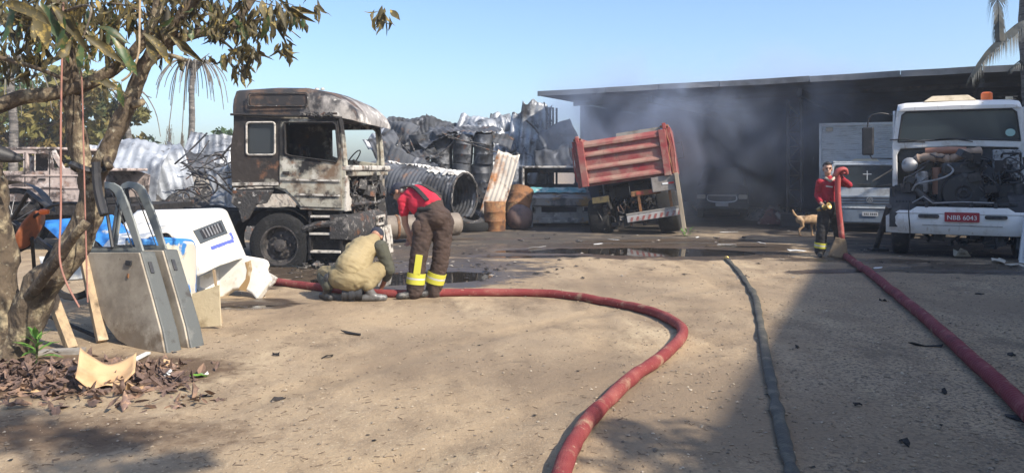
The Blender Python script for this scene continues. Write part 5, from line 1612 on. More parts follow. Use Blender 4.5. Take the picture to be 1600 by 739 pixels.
# --- heap left of the burnt cab: arched sheets and tangled frames
for i, (px, py, d, w, h, rot, mt, cu, lab) in enumerate([
        (205, 268, 18.0, 1.5, 1.7, (R(62), R(8), R(10)), M_galv_mid, .75, 'big arched silver corrugated sheet behind the leaning doors'),
        (262, 275, 18.6, 1.0, 1.8, (R(60), R(-14), R(28)), M_galv_mid, .85, 'second arched silver sheet sloping over the tangled frames'),
        (300, 256, 19.6, 1.2, 1.2, (R(30), R(18), R(40)), M_galv_soot, .4, 'dark bent sheet roofing the tangle of burnt frames'),
        (352, 300, 17.4, .7, 1.3, (R(80), R(-20), R(-20)), M_galv, .3, 'pale blue-grey sheet leaning against the back of the burnt cab'),
        (345, 235, 21, 1.2, 1.0, (R(60), R(0), R(10)), M_galv, .6, 'crumpled pale sheet on top of the heap behind the burnt cab'),
        (318, 232, 22, 1.0, .8, (R(70), R(15), R(0)), M_galv, .3, 'small bright folded sheet beside the dead palm'),
        (330, 265, 20.5, 1.0, .7, (R(50), R(10), R(20)), M_galv_soot, .4, 'sooty folded sheet in the middle of the tangled heap'),
        (150, 262, 20.5, 1.2, 1.2, (R(60), R(5), R(0)), M_galv, .4, 'whitish sheet half hidden behind the forked tree trunk')]):
    mb = sheet_mesh(w, h, .19, .020, .13, 300 + i, cu, .1, nv=22)
    if i < 2:
        for k, v in enumerate(mb.v): v.z = v.z * -1 + .4
    o = mb.build('metal_sheet', mt, None, smooth='all')
    o.modifiers.new('thickness', 'SOLIDIFY').thickness = .005
    o.location, o.rotation_euler = P(px, py, d), rot
    tag(o, lab, 'metal sheet')
rs = np.random.RandomState(77)
for k in range(46):
    p = P(rs.uniform(268, 362), rs.uniform(235, 318), rs.uniform(16.5, 19.0))
    p.z = max(p.z, .05)
    ln = rs.uniform(.3, 1.1)
    a = rs.uniform(-.9, .9)
    dv = Vector((math.cos(a), rs.uniform(-.3, .3), math.sin(a))) * ln
    mid = p + dv * .5 + Vector((0, 0, rs.uniform(-.05, .25))) * ln
    e = p + dv
    if e.z < .03: e.z = .03
    o = MB().tube(catmull([p, mid, e], 5), rs.uniform(.010, .028), 6).build('steel_bar', (M_char, M_char_grey, M_galv_soot)[k % 3], None, smooth=True)
    tag(o, 'bent burnt bar in the tangle between arched sheets and burnt cab', 'steel bar', 'bars in the tangled heap')
for k, (px, py, d, r) in enumerate([(300, 306, 17, .22), (322, 290, 17.2, .26), (285, 312, 16.8, .18), (338, 262, 18, .34)]):
    M = Matrix.Translation(P(px, py, d)) @ Matrix.Rotation(R(80 + 7 * k), 4, 'X') @ Matrix.Rotation(R(20 * k), 4, 'Y')
    o = MB().lathe([(r - .02, -.015), (r, 0), (r - .02, .015), (r - .04, 0)], 24, M, closed=True).build('metal_hoop', M_char_grey, None, smooth=True)
    tag(o, 'burnt wire hoop in the tangle behind the white bonnet', 'hoop', 'hoops in the tangled heap')
# burnt masses under the heaps
def rubble_heap(label, c, rx, ry, h, seed, mt):
    mb = MB().grid(lambda u, v: Vector((c[0] + (u - .5) * 2 * rx, c[1] + (v - .5) * 2 * ry,
                                       -.05 + (h + .45 * h * mnoise.noise(Vector((u * 7, v * 7, seed))) + .25 * h * mnoise.noise(Vector((u * 19, v * 19, seed)))) * max(0, 1 - (2 * u - 1) ** 2) ** .6 * max(0, 1 - (2 * v - 1) ** 2) ** .6)), 60, 30)
    return tag(mb.build('rubble', mt, None), label, kind='stuff')


rubble_heap('charred rubble beneath the tangled frames', P(300, 300, 18.5) * Vector((1, 1, 0)), 2.2, 1.4, 1.0, 3, M_char_grey)
rubble_heap('charred rubble around the drum stack', P(660, 300, 22.8) * Vector((1, 1, 0)), 2.3, 1.2, 1.6, 5, M_char)
rubble_heap('pale ashy rubble behind the far heap', P(320, 300, 24) * Vector((1, 1, 0)), 2.8, 1.5, 1.8, 7, M_rubble)
rubble_heap('charred rubble behind the rusty sheet', P(800, 300, 22.5) * Vector((1, 1, 0)), 1.0, .8, .9, 9, M_char)
rubble_heap('dark rubble under the shed roof', P(1010, 300, 27.5) * Vector((1, 1, 0)), 1.8, 1.2, .8, 11, M_char)
rubble_heap('ashy rubble heaped at the lattice column', P(1205, 300, 24.5) * Vector((1, 1, 0)), .8, .5, .42, 13, M_rubble)
rubble_heap('charred rubble behind the pale burnt car', P(90, 300, 19) * Vector((1, 1, 0)), 2.4, 1.2, 1.2, 15, M_char)

# --- small things on the ground
rs = np.random.RandomState(55)


def scrap_mesh(seed, w, h, thick=.01, lift=.05):
    q = np.random.RandomState(seed)
    npt = 9
    out = [(w * (.6 + .5 * q.rand()) * math.cos(2 * math.pi * k / npt), h * (.6 + .5 * q.rand()) * math.sin(2 * math.pi * k / npt)) for k in range(npt)]
    mb = MB().plate(out, (), thick)
    mb.v = [v + Vector((0, 0, thick + lift * abs(mnoise.noise(Vector((v.x / w * 1.3, v.y / h * 1.3, seed)))) * 2)) for v in mb.v]
    return mb


def scrap(name, label, cat, px, py, w, h, mt, seed, lift=.04, group=None, thick=.008):
    g = G(px, py)
    o = scrap_mesh(seed, w, h, thick, lift).build(name, mt)
    o.location = (g.x, g.y, max(0, gz(g.x, g.y)))
    o.rotation_euler = (0, 0, np.random.RandomState(seed).uniform(0, 3))
    return tag(o, label, cat, group)


scrap('dirty_rag', 'crumpled dirty white rag on the floor under the white truck bumper', 'rag', 1500, 404, .34, .16, M_rag, 1, .16)
scrap('dirty_rag', 'smaller cream rag on the floor beside the white crate', 'rag', 1560, 413, .22, .12, M_rag, 2, .10)
scrap('dirty_rag', 'long cream cloth strip at the foot of the white crate', 'rag', 1588, 419, .30, .06, M_rag, 3, .06)
scrap('paper_scrap', 'flat white paper scrap on the ground beside the standing firefighter', 'paper', 1246, 394, .18, .12, M_paper, 4, .02)
scrap('paper_scrap', 'bluish white scrap lying in the shade beside the taut red hose', 'paper', 1372, 421, .14, .06, M_paper, 5, .02)
for i, (px, py, w, h) in enumerate([(815, 378, .16, .08), (1379, 474, .06, .03), (1530, 462, .09, .05), (1414, 700, .07, .018), (1452, 545, .16, .02), (550, 527, .14, .03), (435, 629, .06, .025), (690, 388, .1, .05), (905, 380, .14, .04), (855, 376, .08, .04), (1120, 374, .16, .05), (1162, 374, .1, .05),
                                     (432, 560, .05, .02), (512, 563, .06, .015), (1340, 640, .05, .012), (1245, 545, .04, .02), (760, 423, .05, .04), (775, 424, .05, .03), (870, 424, .06, .02), (1580, 560, .05, .02), (1475, 620, .04, .02)]):
    scrap('charred_fragment', 'small charred fragment lying on the yard floor', 'fragment', px, py, w, h, M_char_grey if py < 400 else M_char, 20 + i, .05 if py < 420 else .025, 'charred fragments strewn on the yard')
for i, (px, py, w, h) in enumerate([(935, 383, .25, .05), (960, 376, .2, .03), (1135, 383, .35, .04), (1190, 381, .3, .03), (1090, 372, .2, .04), (840, 388, .3, .03), (1140, 364, .4, .03)]):
    scrap('ash_streak', 'pale ash and foam crust at the edge of the big puddle', 'ash', px, py, w, h, M_paper, 60 + i, .012, 'ash crusts round the big puddle', .004)
# cloth heap in the shed
rs = np.random.RandomState(6)
o = MB().grid(lambda u, v: Vector(((u - .5) * .9, (v - .5) * .5, (.30 + .35 * mnoise.noise(Vector((u * 4, v * 4, 1)))) * math.sin(math.pi * u) ** .6 * math.sin(math.pi * v) ** .6)), 24, 16).build('cloth_heap', mat('scorched red cloth', (.15, .07, .06), [L((.4, .37, .33), 4, .55, .66, 7), L((.03, .03, .03), 5, .55, .65, 6)], rough=.95), None, smooth='all')
o.location = P(1208, 266, 22.6) * Vector((1, 1, 0)) + Vector((0, 0, .02))
tag(o, 'heap of scorched cloth on the floor by the lattice column', 'cloth')
bk = thing('bucket', 'dark bucket with reddish rim on the floor behind the tan dog', 'bucket', P(1271, 266, 20.5) * Vector((1, 1, 0)) + Vector((0, 0, .02)))
MB().lathe([(0, .01), (.15, .0), (.19, .36), (.175, .36), (.14, .02), (0, .02)], 20).build('shell', M_black, bk, smooth=True)
MB().lathe([(.19, .33), (.205, .345), (.205, .375), (.19, .385)], 20).build('rim', M_rust, bk, smooth=True)

# leaning stand beside the white truck
st = thing('prop_stand', 'dark steel prop leaning beside the white truck bumper', 'stand', (0, 0, 0))
p0, p1 = G(1368, 393), P(1389, 322, 14.3)
MB().tube([p0 + Vector((0, 0, .05)), p1], .055, 10).build('leg', M_dark_steel, st, smooth=True)
MB().tube([p1 - (p1 - p0) * .25, p1 + Vector((.12, .1, .08))], .035, 8).build('inner_tube', M_dark_steel, st, smooth=True)
MB().box(-.12, .22, -.1, .1, 0, .05, Matrix.Translation(p0 + Vector((0, 0, .015)))).build('foot_plate', M_dark_steel, st, bevel=.01)

# white slatted crate standing on end
cr = thing('white_crate', 'white slatted plastic crate standing on end beside the white truck', 'crate', G(1614, 415) + Vector((0, 0, .02)), 0, None)
cr.rotation_euler = (0, R(6), R(-32))
for k in range(14):
    MB().box(-.16, .16, -.01, .01, .05 + k * .054, .078 + k * .054).build('slat', M_plastic_white, cr)
for x in (-.20, .16):
    MB().box(x, x + .04, -.015, .015, 0, .84).build('post', M_plastic_white, cr)
MB().box(-.16, .16, -.015, .015, 0, .045).build('rail', M_plastic_white, cr)
MB().box(-.16, .16, -.015, .015, .80, .84).build('rail', M_plastic_white, cr)
for x in (-.20, .185):
    for k in range(14):
        MB().box(x, x + .015, .0155, .42, .05 + k * .054, .078 + k * .054).build('slat', M_plastic_white, cr)
MB().box(-.20, .20, .421, .44, 0, .84).build('back_panel', M_plastic_white, cr)
# fine burnt litter strewn over the middle of the yard
for (nm, lab, mt_, cnt_, seed_) in (('burnt_debris', 'fine charred litter strewn over the middle of the yard', M_char, 900, 71), ('ash_debris', 'small pale ash flakes strewn over the middle of the yard', M_rubble, 420, 72)):
    rs = np.random.RandomState(seed_)
    mb = MB()
    for k in range(cnt_):
        if rs.rand() < .45: x, y = rs.normal() * 1.9 - 2.6, rs.normal() * 1.1 + 12.3
        else: x, y = rs.uniform(-5, 9.5), rs.uniform(11, 21)
        if rs.rand() < .12: x, y = rs.uniform(-3, 5), rs.uniform(4, 11)
        z = max(gz(x, y), 0)
        r = .008 + .045 * rs.rand() ** 3 if y > 10.5 else .005 + .016 * rs.rand() ** 2
        a = rs.uniform(0, 6.28)
        pts = [(x + r * rs.uniform(.5, 1.4) * math.cos(a + t), y + r * rs.uniform(.4, 1.0) * math.sin(a + t), z + .004 + r * rs.uniform(0, .35)) for t in (0, 1.3, 2.5, 3.9, 5.1)]
        mb.add(pts + [(x, y, z + r * rs.uniform(.3, .7))], [(0, 1, 5), (1, 2, 5), (2, 3, 5), (3, 4, 5), (4, 0, 5)])
    tag(mb.build(nm, mt_, None, fix=False), lab, kind='stuff')

# ================================================================== FORKED TREE
tr = thing('forked_tree', 'forked tree with patchy bark and drooping half-dry leaves', 'tree', G(20, 572))


def Pt(px, py, d): return P(px, py, d)


def limb(name, pts, r, n_=12, seed=0, parent=tr):
    path = catmull([Pt(*p) for p in pts], 7)
    N = len(path)
    rr = [.87 * (r[0] + (r[1] - r[0]) * (i / (N - 1)) ** .8) for i in range(N)]
    mb = MB().tube(path, rr, n_)
    q = np.random.RandomState(seed)
    mb.v = [v + mnoise.noise_vector(v * 5 + Vector((seed, 0, 0))) * (r[0] * .22) + mnoise.noise_vector(v * 16) * (r[0] * .08) for v in mb.v]
    return mb.build(name, M_bark, parent, smooth='all', world=True)


trunk = limb('trunk', [(10, 590, 6.35), (28, 530, 6.4), (62, 455, 6.4), (105, 400, 6.4), (136, 340, 6.4), (142, 300, 6.4), (141, 262, 6.4)], (.20, .105), 16, 1)
limb('trunk', [(-14, 590, 6.3), (0, 500, 6.35), (6, 420, 6.4), (-2, 330, 6.4), (-18, 240, 6.4)], (.17, .09), 14, 2)
limb('branch', [(140, 285, 6.4), (124, 230, 6.4), (113, 160, 6.35), (108, 90, 6.3), (96, 20, 6.3), (90, -60, 6.3)], (.095, .06), 12, 3)
limb('branch', [(144, 285, 6.4), (166, 235, 6.42), (194, 180, 6.45), (216, 128, 6.5), (232, 92, 6.5), (268, 45, 6.5), (300, 5, 6.5), (330, -40, 6.5)], (.10, .05), 12, 4)
limb('branch', [(226, 100, 6.5), (262, 66, 6.6), (310, 52, 6.7), (352, 46, 6.8), (385, 12, 6.9), (410, -30, 7.0)], (.065, .035), 10, 5)
limb('branch', [(-20, 172, 6.2), (40, 152, 6.25), (100, 142, 6.3), (150, 125, 6.35), (195, 95, 6.4), (226, 60, 6.4), (245, 20, 6.4), (250, -40, 6.4)], (.075, .045), 10, 6)
limb('branch', [(35, 475, 6.35), (75, 425, 6.1), (120, 365, 5.9), (135, 345, 5.9)], (.06, .035), 8, 7)
limb('branch', [(-10, 88, 6.0), (50, 105, 6.05), (105, 126, 6.1)], (.022, .018), 8, 8)
limb('branch', [(215, 125, 6.5), (250, 88, 6.45), (292, 95, 6.4)], (.03, .018), 8, 9)
limb('branch', [(165, 245, 6.42), (172, 262, 6.3)], (.05, .035), 8, 10)
limb('branch', [(205, 165, 6.45), (222, 160, 6.35)], (.045, .035), 8, 11)
for (a, c, e) in [((352, 46, 6.8), (420, 30, 6.8), (470, 60, 6.8)), ((330, 50, 6.75), (370, 85, 6.7), (385, 125, 6.7)), ((300, 5, 6.5), (340, -10, 6.4), (430, 10, 6.4)), ((400, -20, 7.0), (500, -35, 7.0), (600, -6, 7.0)),
                  ((268, 45, 6.5), (200, 10, 6.4), (140, 5, 6.3)), ((108, 90, 6.3), (60, 40, 6.2), (10, 20, 6.1)), ((96, 20, 6.3), (140, 10, 5.0), (130, 60, 4.6)), ((250, 0, 6.4), (330, -15, 5.6), (420, -5, 5.4))]:
    limb('twig', [a, c, e], (.016, .005), 6, 12)
# crown of single leaves
LEAF = []


def leaf_mesh(seed, curl, fold):
    q = np.random.RandomState(seed)
    prof = [0, .55, .92, 1.0, .82, .45, 0]
    vs, fs = [], []
    for i, w in enumerate(prof):
        t = i / (len(prof) - 1)
        x = t
        z = -curl * t * t + .05 * q.normal()* t
        wd = (.10 + .012 * (seed % 6)) * w * (1 + .15 * q.normal())
        vs += [(x, -wd, z + fold * wd), (x, 0, z), (x, wd, z + fold * wd * (1 + .3 * q.normal()))]
    for i in range(len(prof) - 1):
        for k in range(2):
            fs.append((i * 3 + k, i * 3 + k + 1, (i + 1) * 3 + k + 1, (i + 1) * 3 + k))
    return vs, fs


def leaf_datas(mt, tagname, n_=5, curl=(-.2, .9), fold=(.1, 1.5)):
    out = []
    for k in range(n_):
        q = np.random.RandomState(k + 91)
        vs, fs = leaf_mesh(k, q.uniform(*curl), q.uniform(*fold))
        me = bpy.data.meshes.new(tagname)
        me.from_pydata(vs, [], fs)
        me.shade_smooth()
        me.materials.append(mt)
        out.append((me, vs, fs))
    return out


LD_dry = leaf_datas(M_leaf_dry, 'leaf', 6)
LD_green = leaf_datas(M_leaf_green, 'leaf', 4, (.05, .3), (.1, .6))
crown = MB()
rs = np.random.RandomState(17)
spots = []   # px, py, d, spread px, count, leaf length, green share
spots += [(20, 20, 6.2, 40, 46, .20, .0), (60, 60, 6.4, 45, 50, .19, .05), (20, 95, 6.6, 40, 34, .17, 0), (120, 20, 6.4, 50, 60, .19, .1), (170, 20, 6.6, 40, 46, .19, .1), (230, 22, 6.6, 40, 40, .19, .0),
          (300, 15, 6.8, 45, 60, .19, .0), (350, 25, 6.9, 35, 50, .19, 0), (395, 30, 6.9, 30, 40, .19, 0), (430, 15, 6.6, 22, 18, .22, 0), (385, 75, 6.8, 18, 22, .18, 0), (352, 84, 6.7, 9, 8, .17, 0), (378, 104, 6.7, 14, 20, .16, 0),
          (443, 68, 6.8, 11, 12, .19, 0), (596, 18, 7.0, 14, 12, .21, 0), (140, 70, 6.3, 30, 26, .18, .3), (270, 28, 6.5, 24, 14, .18, 0), (340, 42, 6.7, 16, 14, .18, 0), (180, 80, 6.5, 18, 10, .18, .2), (455, 20, 6.6, 18, 12, .2, 0),
          (80, -30, 6.3, 90, 90, .2, .1), (280, -35, 6.6, 110, 120, .2, .1), (440, -30, 6.8, 60, 40, .2, 0), (0, -30, 6.0, 50, 40, .2, .1), (30, 55, 7.0, 60, 60, .17, .1), (210, 5, 7.2, 130, 130, .17, .05)]
cand = []
for (px, py, d, sp, cnt, ln, gs) in spots:
    for k in range(int(cnt * 1.6)):
        x, y, dd = px + np.clip(rs.normal(), -1.7, 1.7) * sp * .55, py + np.clip(rs.normal(), -1.7, 1.5) * sp * .42, d + rs.normal() * .35
        cand.append((P(x, y, dd), ln * .82 * rs.uniform(.6, 1.2), rs.rand() < gs + .22, rs.uniform(-60, 60) if rs.rand() < .3 else rs.normal() * 22, rs.uniform(0, 360), x, y))
# large leaves close to the lens-side twigs: root px, py, d, length, droop angle from horizontal, heading, green
near = [((58, 5), 4.3, .27, -78, 10), ((62, 2), 4.4, .26, -60, -8), ((100, 25), 4.4, .24, -100, 0), ((92, 30), 4.6, .26, -82, 0), ((78, 5), 4.4, .30, -48, 0), ((130, 55), 4.6, .24, -30, 0), ((128, 60), 4.7, .22, -95, 0), ((150, 40), 4.7, .22, -20, 0),
        ((172, 55), 4.8, .26, -55, 0), ((185, 52), 4.9, .24, -80, 0), ((140, 128), 5.0, .22, -5, 0), ((222, 52), 5.2, .26, -35, 0), ((230, 60), 5.2, .20, -70, 0), ((186, 128), 5.0, .17, -85, 0), ((160, 130), 5.0, .15, -75, 0), ((110, 60), 4.6, .2, -110, 0),
        ((265, 55), 5.3, .26, -40, 0), ((190, 75), 5.0, .2, -60, 0), ((20, 0), 4.2, .26, -100, 0), ((8, 10), 4.2, .26, -20, 0), ((430, 0), 6.0, .25, -70, 0), ((440, 5), 6.0, .25, -40, 0), ((455, 10), 6.0, .2, -20, 0), ((425, 5), 6.0, .22, -95, 0)]
cnt = 0


def place_leaf(pos, ln, green, pitch, yaw, roll, ind):
    me_, vs, fs = (LD_green if green else LD_dry)[cnt % (4 if green else 6)]
    M = Matrix.Translation(pos) @ Matrix.Rotation(R(yaw), 4, 'Z') @ Matrix.Rotation(-R(pitch), 4, 'Y') @ Matrix.Rotation(R(roll), 4, 'X') @ Matrix.Scale(ln, 4)
    if ind:
        o = bpy.data.objects.new('leaf', me_)
        C.objects.link(o)
        o.parent = crown_o
        o.matrix_parent_inverse = root_matrix(crown_o).inverted()
        o.matrix_basis = M
    else:
        crown.add(vs, fs, M)


inview = [c for c in cand if c[6] > -8 and c[5] > -5]
inview.sort(key=lambda c: (c[0] - Vector((0, 0, 1.6))).length / c[1])
chosen = set(id(c) for c in inview[:270])
for c in cand:
    if id(c) in chosen: continue
    cnt += 1
    place_leaf(c[0], c[1], c[2], -75 + c[3], c[4], rs.uniform(0, 360), False)
crown_o = crown.build('crown', M_leaf_dry, tr, smooth='all', world=True, fix=False, kind='stuff')
for c in cand:
    if id(c) not in chosen: continue
    cnt += 1
    place_leaf(c[0], c[1], c[2], -75 + c[3], c[4], rs.uniform(0, 360), True)
for (xy, d, ln, pitch, yaw) in near:
    cnt += 1
    place_leaf(P(xy[0], xy[1], d), ln, cnt % 5 < 3 and xy[0] < 200, pitch if pitch > -90 else -180 - pitch, yaw if pitch > -90 else 180 + yaw, rs.uniform(40, 110), True)

# hanging cords
for (pts, r, lab) in [([(100, -30, 6.0), (97, 80, 5.95), (95, 200, 5.95), (95, 330, 5.95), (93, 400, 5.9), (103, 440, 5.9), (124, 480, 5.9)], .0075, 'long pinkish cord hanging in front of the forked tree'),
                      ([(124, 95, 6.2), (128, 130, 6.2), (131, 250, 6.2), (133, 330, 6.2), (136, 440, 6.2), (137, 472, 6.2)], .006, 'second pale cord hanging beside the leaning doors')]:
    tag(MB().tube(catmull([P(*p) for p in pts], 8), r, 6).build('hanging_cord', M_rope, None, smooth=True), lab, 'cord')
tag(MB().tube(catmull([P(*p) for p in [(219, -30, 5.5), (218, 40, 5.5), (216, 85, 5.5), (204, 115, 5.5), (190, 127, 5.5)]], 8), .008, 6).build('vine', M_wood, None, smooth=True), 'thin dry vine dangling among the leaves of the forked tree', 'vine')
sb_ = thing('black_strap', 'dark strap tied round the fork of the tree', 'strap', P(150, 290, 6.3))
MB().tube(catmull([P(150, 254, 6.27), P(152, 290, 6.25), P(158, 320, 6.22), P(163, 336, 6.2)], 6), .035, 8, squash=1).build('hanging_end', M_black, sb_, smooth=True, world=True)
pts = [P(141, 262, 6.4) + Vector((.135 * math.cos(a), .135 * math.sin(a), .03 * math.sin(2 * a))) for a in np.linspace(0, 2 * math.pi, 22)]
MB().tube(pts, .026, 6).build('loop', M_black, sb_, smooth=True, world=True)

# ================================================================== DOORS
nrm = Vector((-.48, -.87, .12)).normalized()
p0 = G(262, 556)


def traced(px_list, p0, nrm):
    """outline on the door plane -> its own flat coordinates"""
    u = Vector((-nrm.y, nrm.x, 0)).normalized()
    if u.x < 0: u = -u
    v = nrm.cross(u)
    if v.z < 0: v = -v
    out = []
    for a in px_list:
        w = ray_plane(a[0], a[1], p0, nrm) - p0
        out.append((w.dot(u), w.dot(v)))
    M = Matrix((u, v, u.cross(v))).transposed().to_4x4()
    return out, M


out_px = [(262, 556), (232, 553), (205, 546), (185, 534), (168, 512), (156, 488), (147, 455), (139, 420), (135, 395), (134, 372), (140, 330), (146, 300), (151, 290), (160, 286), (174, 288), (184, 294), (192, 310), (205, 345), (220, 395), (240, 465), (255, 520)]
win_px = [(143, 388), (147, 352), (153, 312), (157, 298), (168, 296), (176, 304), (188, 334), (205, 388)]
o2, DM = traced(out_px, p0, nrm)
w2, _ = traced(win_px, p0, nrm)
wide, _ = traced([(141, 389), (147, 350), (152, 310), (157, 299), (167, 297), (175, 304), (187, 332), (208, 389)], p0, nrm)
flip = DM.to_3x3().col[2].dot(nrm) < 0        # the plate grows along -z of DM: must go away from the camera
if flip:
    o2 = [(-a, b_) for a, b_ in o2]; w2 = [(-a, b_) for a, b_ in w2]; wide = [(-a, b_) for a, b_ in wide]
    DM = Matrix((-DM.to_3x3().col[0], DM.to_3x3().col[1], -DM.to_3x3().col[2])).transposed().to_4x4()


def cab_door(label, loc):
    t = thing('truck_door_shell', label, 'door', loc, 0, 'old truck doors leaning together')
    t.rotation_euler = DM.to_euler()
    # skin only below the window; frame all round
    low = [p for p, q in zip(o2, out_px) if q[1] > 391]
    fr = MB().plate(low, (), .15).build('door_body', M_door_edge, t, bevel=.012)
    upp = [p for p, q in zip(o2, out_px) if q[1] < 396]
    MB().plate(upp, [wide], .022, Matrix.Translation((0, 0, -.02))).build('window_frame', mat('grey green frame', (.24, .255, .24), [L((.10, .10, .095), 5, .55, .7, 7)], rough=.55), t, bevel=.006)
    # skin panel set proud of the frame
    cx = sum(p[0] for p in low) / len(low); cy = sum(p[1] for p in low) / len(low)
    a_top = [q for q in o2]
    sk = [((x - cx) * .965 + cx, (y - cy) * .975 + cy) for x, y in low]
    ob = MB().plate(sk, (), .02, Matrix.Translation((0, 0, .016))).build('door_skin', M_door, t, bevel=.006)
    MB().box(cx + .02, cx + .04, cy + .28, cy + .32, .016, .024).build('rust_spot', M_rust, ob)
    hx, hy = (w2[-1][0] + .0, w2[-1][1] - .14)
    MB().box(hx - .02, hx + .06, hy - .03, hy + .015, .012, .03).build('handle', M_black, ob, bevel=.004)
    loop = [(x, y) for x, y in wide] + [wide[0]]
    MB().tube([(x, y, .004) for x, y in loop], .006, 6).build('window_seal', M_black, t, smooth=True)
    k = 0.33
    a_, b_ = w2[0], w2[-1]
    # quarter-light post
    top = w2[3]
    MB().tube([(a_[0] + (b_[0] - a_[0]) * .50, a_[1], -.02), (top[0] + .02, top[1] - .01, -.02)], .016, 6).build('window_post', M_black, t)
    # edge furniture: latch and hinge plate on the thick edge
    e0, e1 = Vector((*o2[18], 0)), Vector((*o2[19], 0))
    d_ = (e1 - e0)
    p = e0 + d_ * .25
    side = Vector((d_.y, -d_.x, 0)).normalized()
    if side.x < 0: side = -side
    MB().beam(p + side * .005 + Vector((0, 0, -.055)), p + d_ * .25 + side * .005 + Vector((0, 0, -.055)), .035, .010, up=side).build('latch', M_dark_steel, t)
    p = e0 + d_ * 2.2
    MB().beam(p + side * .005 + Vector((0, 0, -.04)), p + d_ * .12 + side * .005 + Vector((0, 0, -.04)), .04, .012, up=side).build('latch', M_black, t)
    inner = [((x - cx) * .93 + cx, (y - cy) * .95 + cy) for x, y in low]
    MB().plate(inner, (), .008, Matrix.Translation((0, 0, -.152))).build('inner_lining', M_black, t)
    return t


cab_door('dusty beige truck door with open window frame, foremost of the two doors', p0 + Vector((0, 0, .015)))
cab_door('grey-edged truck door leaning behind the dusty beige one', p0 + Vector((.125, .19, .015)))

# ================================================================== WHITE BONNET and other body panels
bn = thing('truck_bonnet', 'white truck bonnet with side vent and blue stripe lying on the ground', 'bonnet', G(360, 480))


def bz(p0_, p1_, p2_, t): return p0_.lerp(p1_, t).lerp(p1_.lerp(p2_, t), t)


TA = [P(150, 400, 8.4), P(215, 330, 9.7), ]          # far left edge, near end and far end
TF = [P(262, 362, 8.7), P(352, 326, 10.1)]           # ridge
TE = [P(308, 432, 8.85), P(384, 402, 9.75)]          # lower side edge


def hood(u, v):
    a, f, e = [k[0].lerp(k[1], u) for k in (TA, TF, TE)]
    if v < .42: p = a.lerp(f.lerp(a, .10), v / .42)
    elif v > .58: p = f.lerp(e, .10).lerp(e, (v - .58) / .42)
    else: p = bz(f.lerp(a, .10), f, f.lerp(e, .10), (v - .42) / .16)
    bul = math.sin(math.pi * u) * .03
    return p + Vector((.3, -.5, .8)).normalized() * bul + Vector((0, 0, .006 * mnoise.noise(Vector((u * 4, v * 5, 1)))))


hd = MB().grid(hood, 24, 40).build('bonnet_shell', M_hood, bn, smooth='all', world=True)
hd.modifiers.new('thickness', 'SOLIDIFY').thickness = .012
# vent and stripe on the side
def side_pt(a, b_, off=.0):
    """a along from near end to far end, b_ down from ridge to lower edge"""
    f, e = TF[0].lerp(TF[1], a), TE[0].lerp(TE[1], a)
    nn = (TF[1] - TF[0]).cross(TE[0] - TF[0]).normalized()
    if nn.y > 0: nn = -nn
    return hood(a, .58 + .42 * b_) + nn * off


def side_patch(name, a0, a1, b0, b1, mt, parent, off=.018, th=.012):
    mb = MB()
    c8 = [side_pt(a, b_, o_) for o_ in (off - th, off) for a, b_ in ((a0, b0), (a1, b0), (a1, b1), (a0, b1))]
    mb.add(c8, [(0, 3, 2, 1), (4, 5, 6, 7), (0, 1, 5, 4), (1, 2, 6, 5), (2, 3, 7, 6), (3, 0, 4, 7)])
    return mb.build(name, mt, parent, world=True)


vent = side_patch('vent', .30, .82, .10, .42, mat('dark grey vent', (.07, .08, .085), rough=.5), bn, .022, .02)
side_patch('vent_opening', .38, .77, .15, .36, M_black, vent, .024, .003)
for k in range(6):
    a = .42 + k * .055
    side_patch('vent_slat', a, a + .018, .16, .35, M_steel, vent, .030, .006)
stp = side_patch('stripe', .42, .88, .56, .64, M_blue_dark, bn, .016, .006)
side_patch('stripe_end', .85, .90, .42, .57, M_blue_dark, stp, .017, .006)
# flared wing in front
fn = Vector((-.25, -.90, .35)).normalized()
fp = G(402, 470)
fl_px = [(303, 425), (340, 412), (384, 399), (402, 402), (413, 404), (416, 412), (413, 420), (424, 436), (400, 468), (392, 458), (378, 450), (362, 452), (350, 460), (338, 470), (318, 468), (306, 450)]
f2, FM = traced(fl_px, fp, fn)
if FM.to_3x3().col[2].dot(fn) < 0:
    f2 = [(-a, b_) for a, b_ in f2]
    FM = Matrix((-FM.to_3x3().col[0], FM.to_3x3().col[1], -FM.to_3x3().col[2])).transposed().to_4x4()
FM.translation = fp
wg = MB().plate(f2, (), .10, FM).build('wing', M_hood, bn, bevel=.03, world=True, segs=3)
t2, _ = traced([(416, 424), (430, 432), (426, 440), (418, 448)], fp, fn)
if (FM.to_3x3().col[0] - Vector((-fn.y, fn.x, 0)).normalized()).length > 1 and False: pass
sgn = 1 if abs(f2[0][0] - traced(fl_px[:1], fp, fn)[0][0][0]) < 1e-6 else -1
t2 = [(sgn * a, b_) for a, b_ in t2]
MB().plate(t2, (), .04, FM @ Matrix.Translation((0, 0, -.03))).build('bracket', M_ash, bn, bevel=.008, world=True)
st2 = [(383, 410), (392, 407), (394, 420), (390, 440), (384, 455), (372, 452), (384, 436), (386, 422)]
s2 = [(sgn * a, b_) for a, b_ in traced(st2, fp, fn)[0]]
MB().plate(s2, (), .004, FM @ Matrix.Translation((0, 0, .004))).build('rust_patch', mat('rust stain', (.33, .21, .09), [L((.55, .45, .3), 7, .5, .6, 7)], rough=.8), wg, world=True)
# skirt inside the wing so that it stands on the ground
MB().add([P(306, 450, 8.9), P(340, 470, 9.2), P(390, 456, 9.6), P(384, 402, 9.9), P(308, 432, 9.1)], [(0, 1, 2, 3, 4)])
mb_in = MB(); mb_in.add([P(312, 448, 9.45), P(345, 462, 9.6), P(388, 450, 9.85), P(384, 404, 10.0), P(312, 432, 9.5)], [(0, 1, 2, 3, 4)]).build('inner_wing', M_hood, bn, world=True)

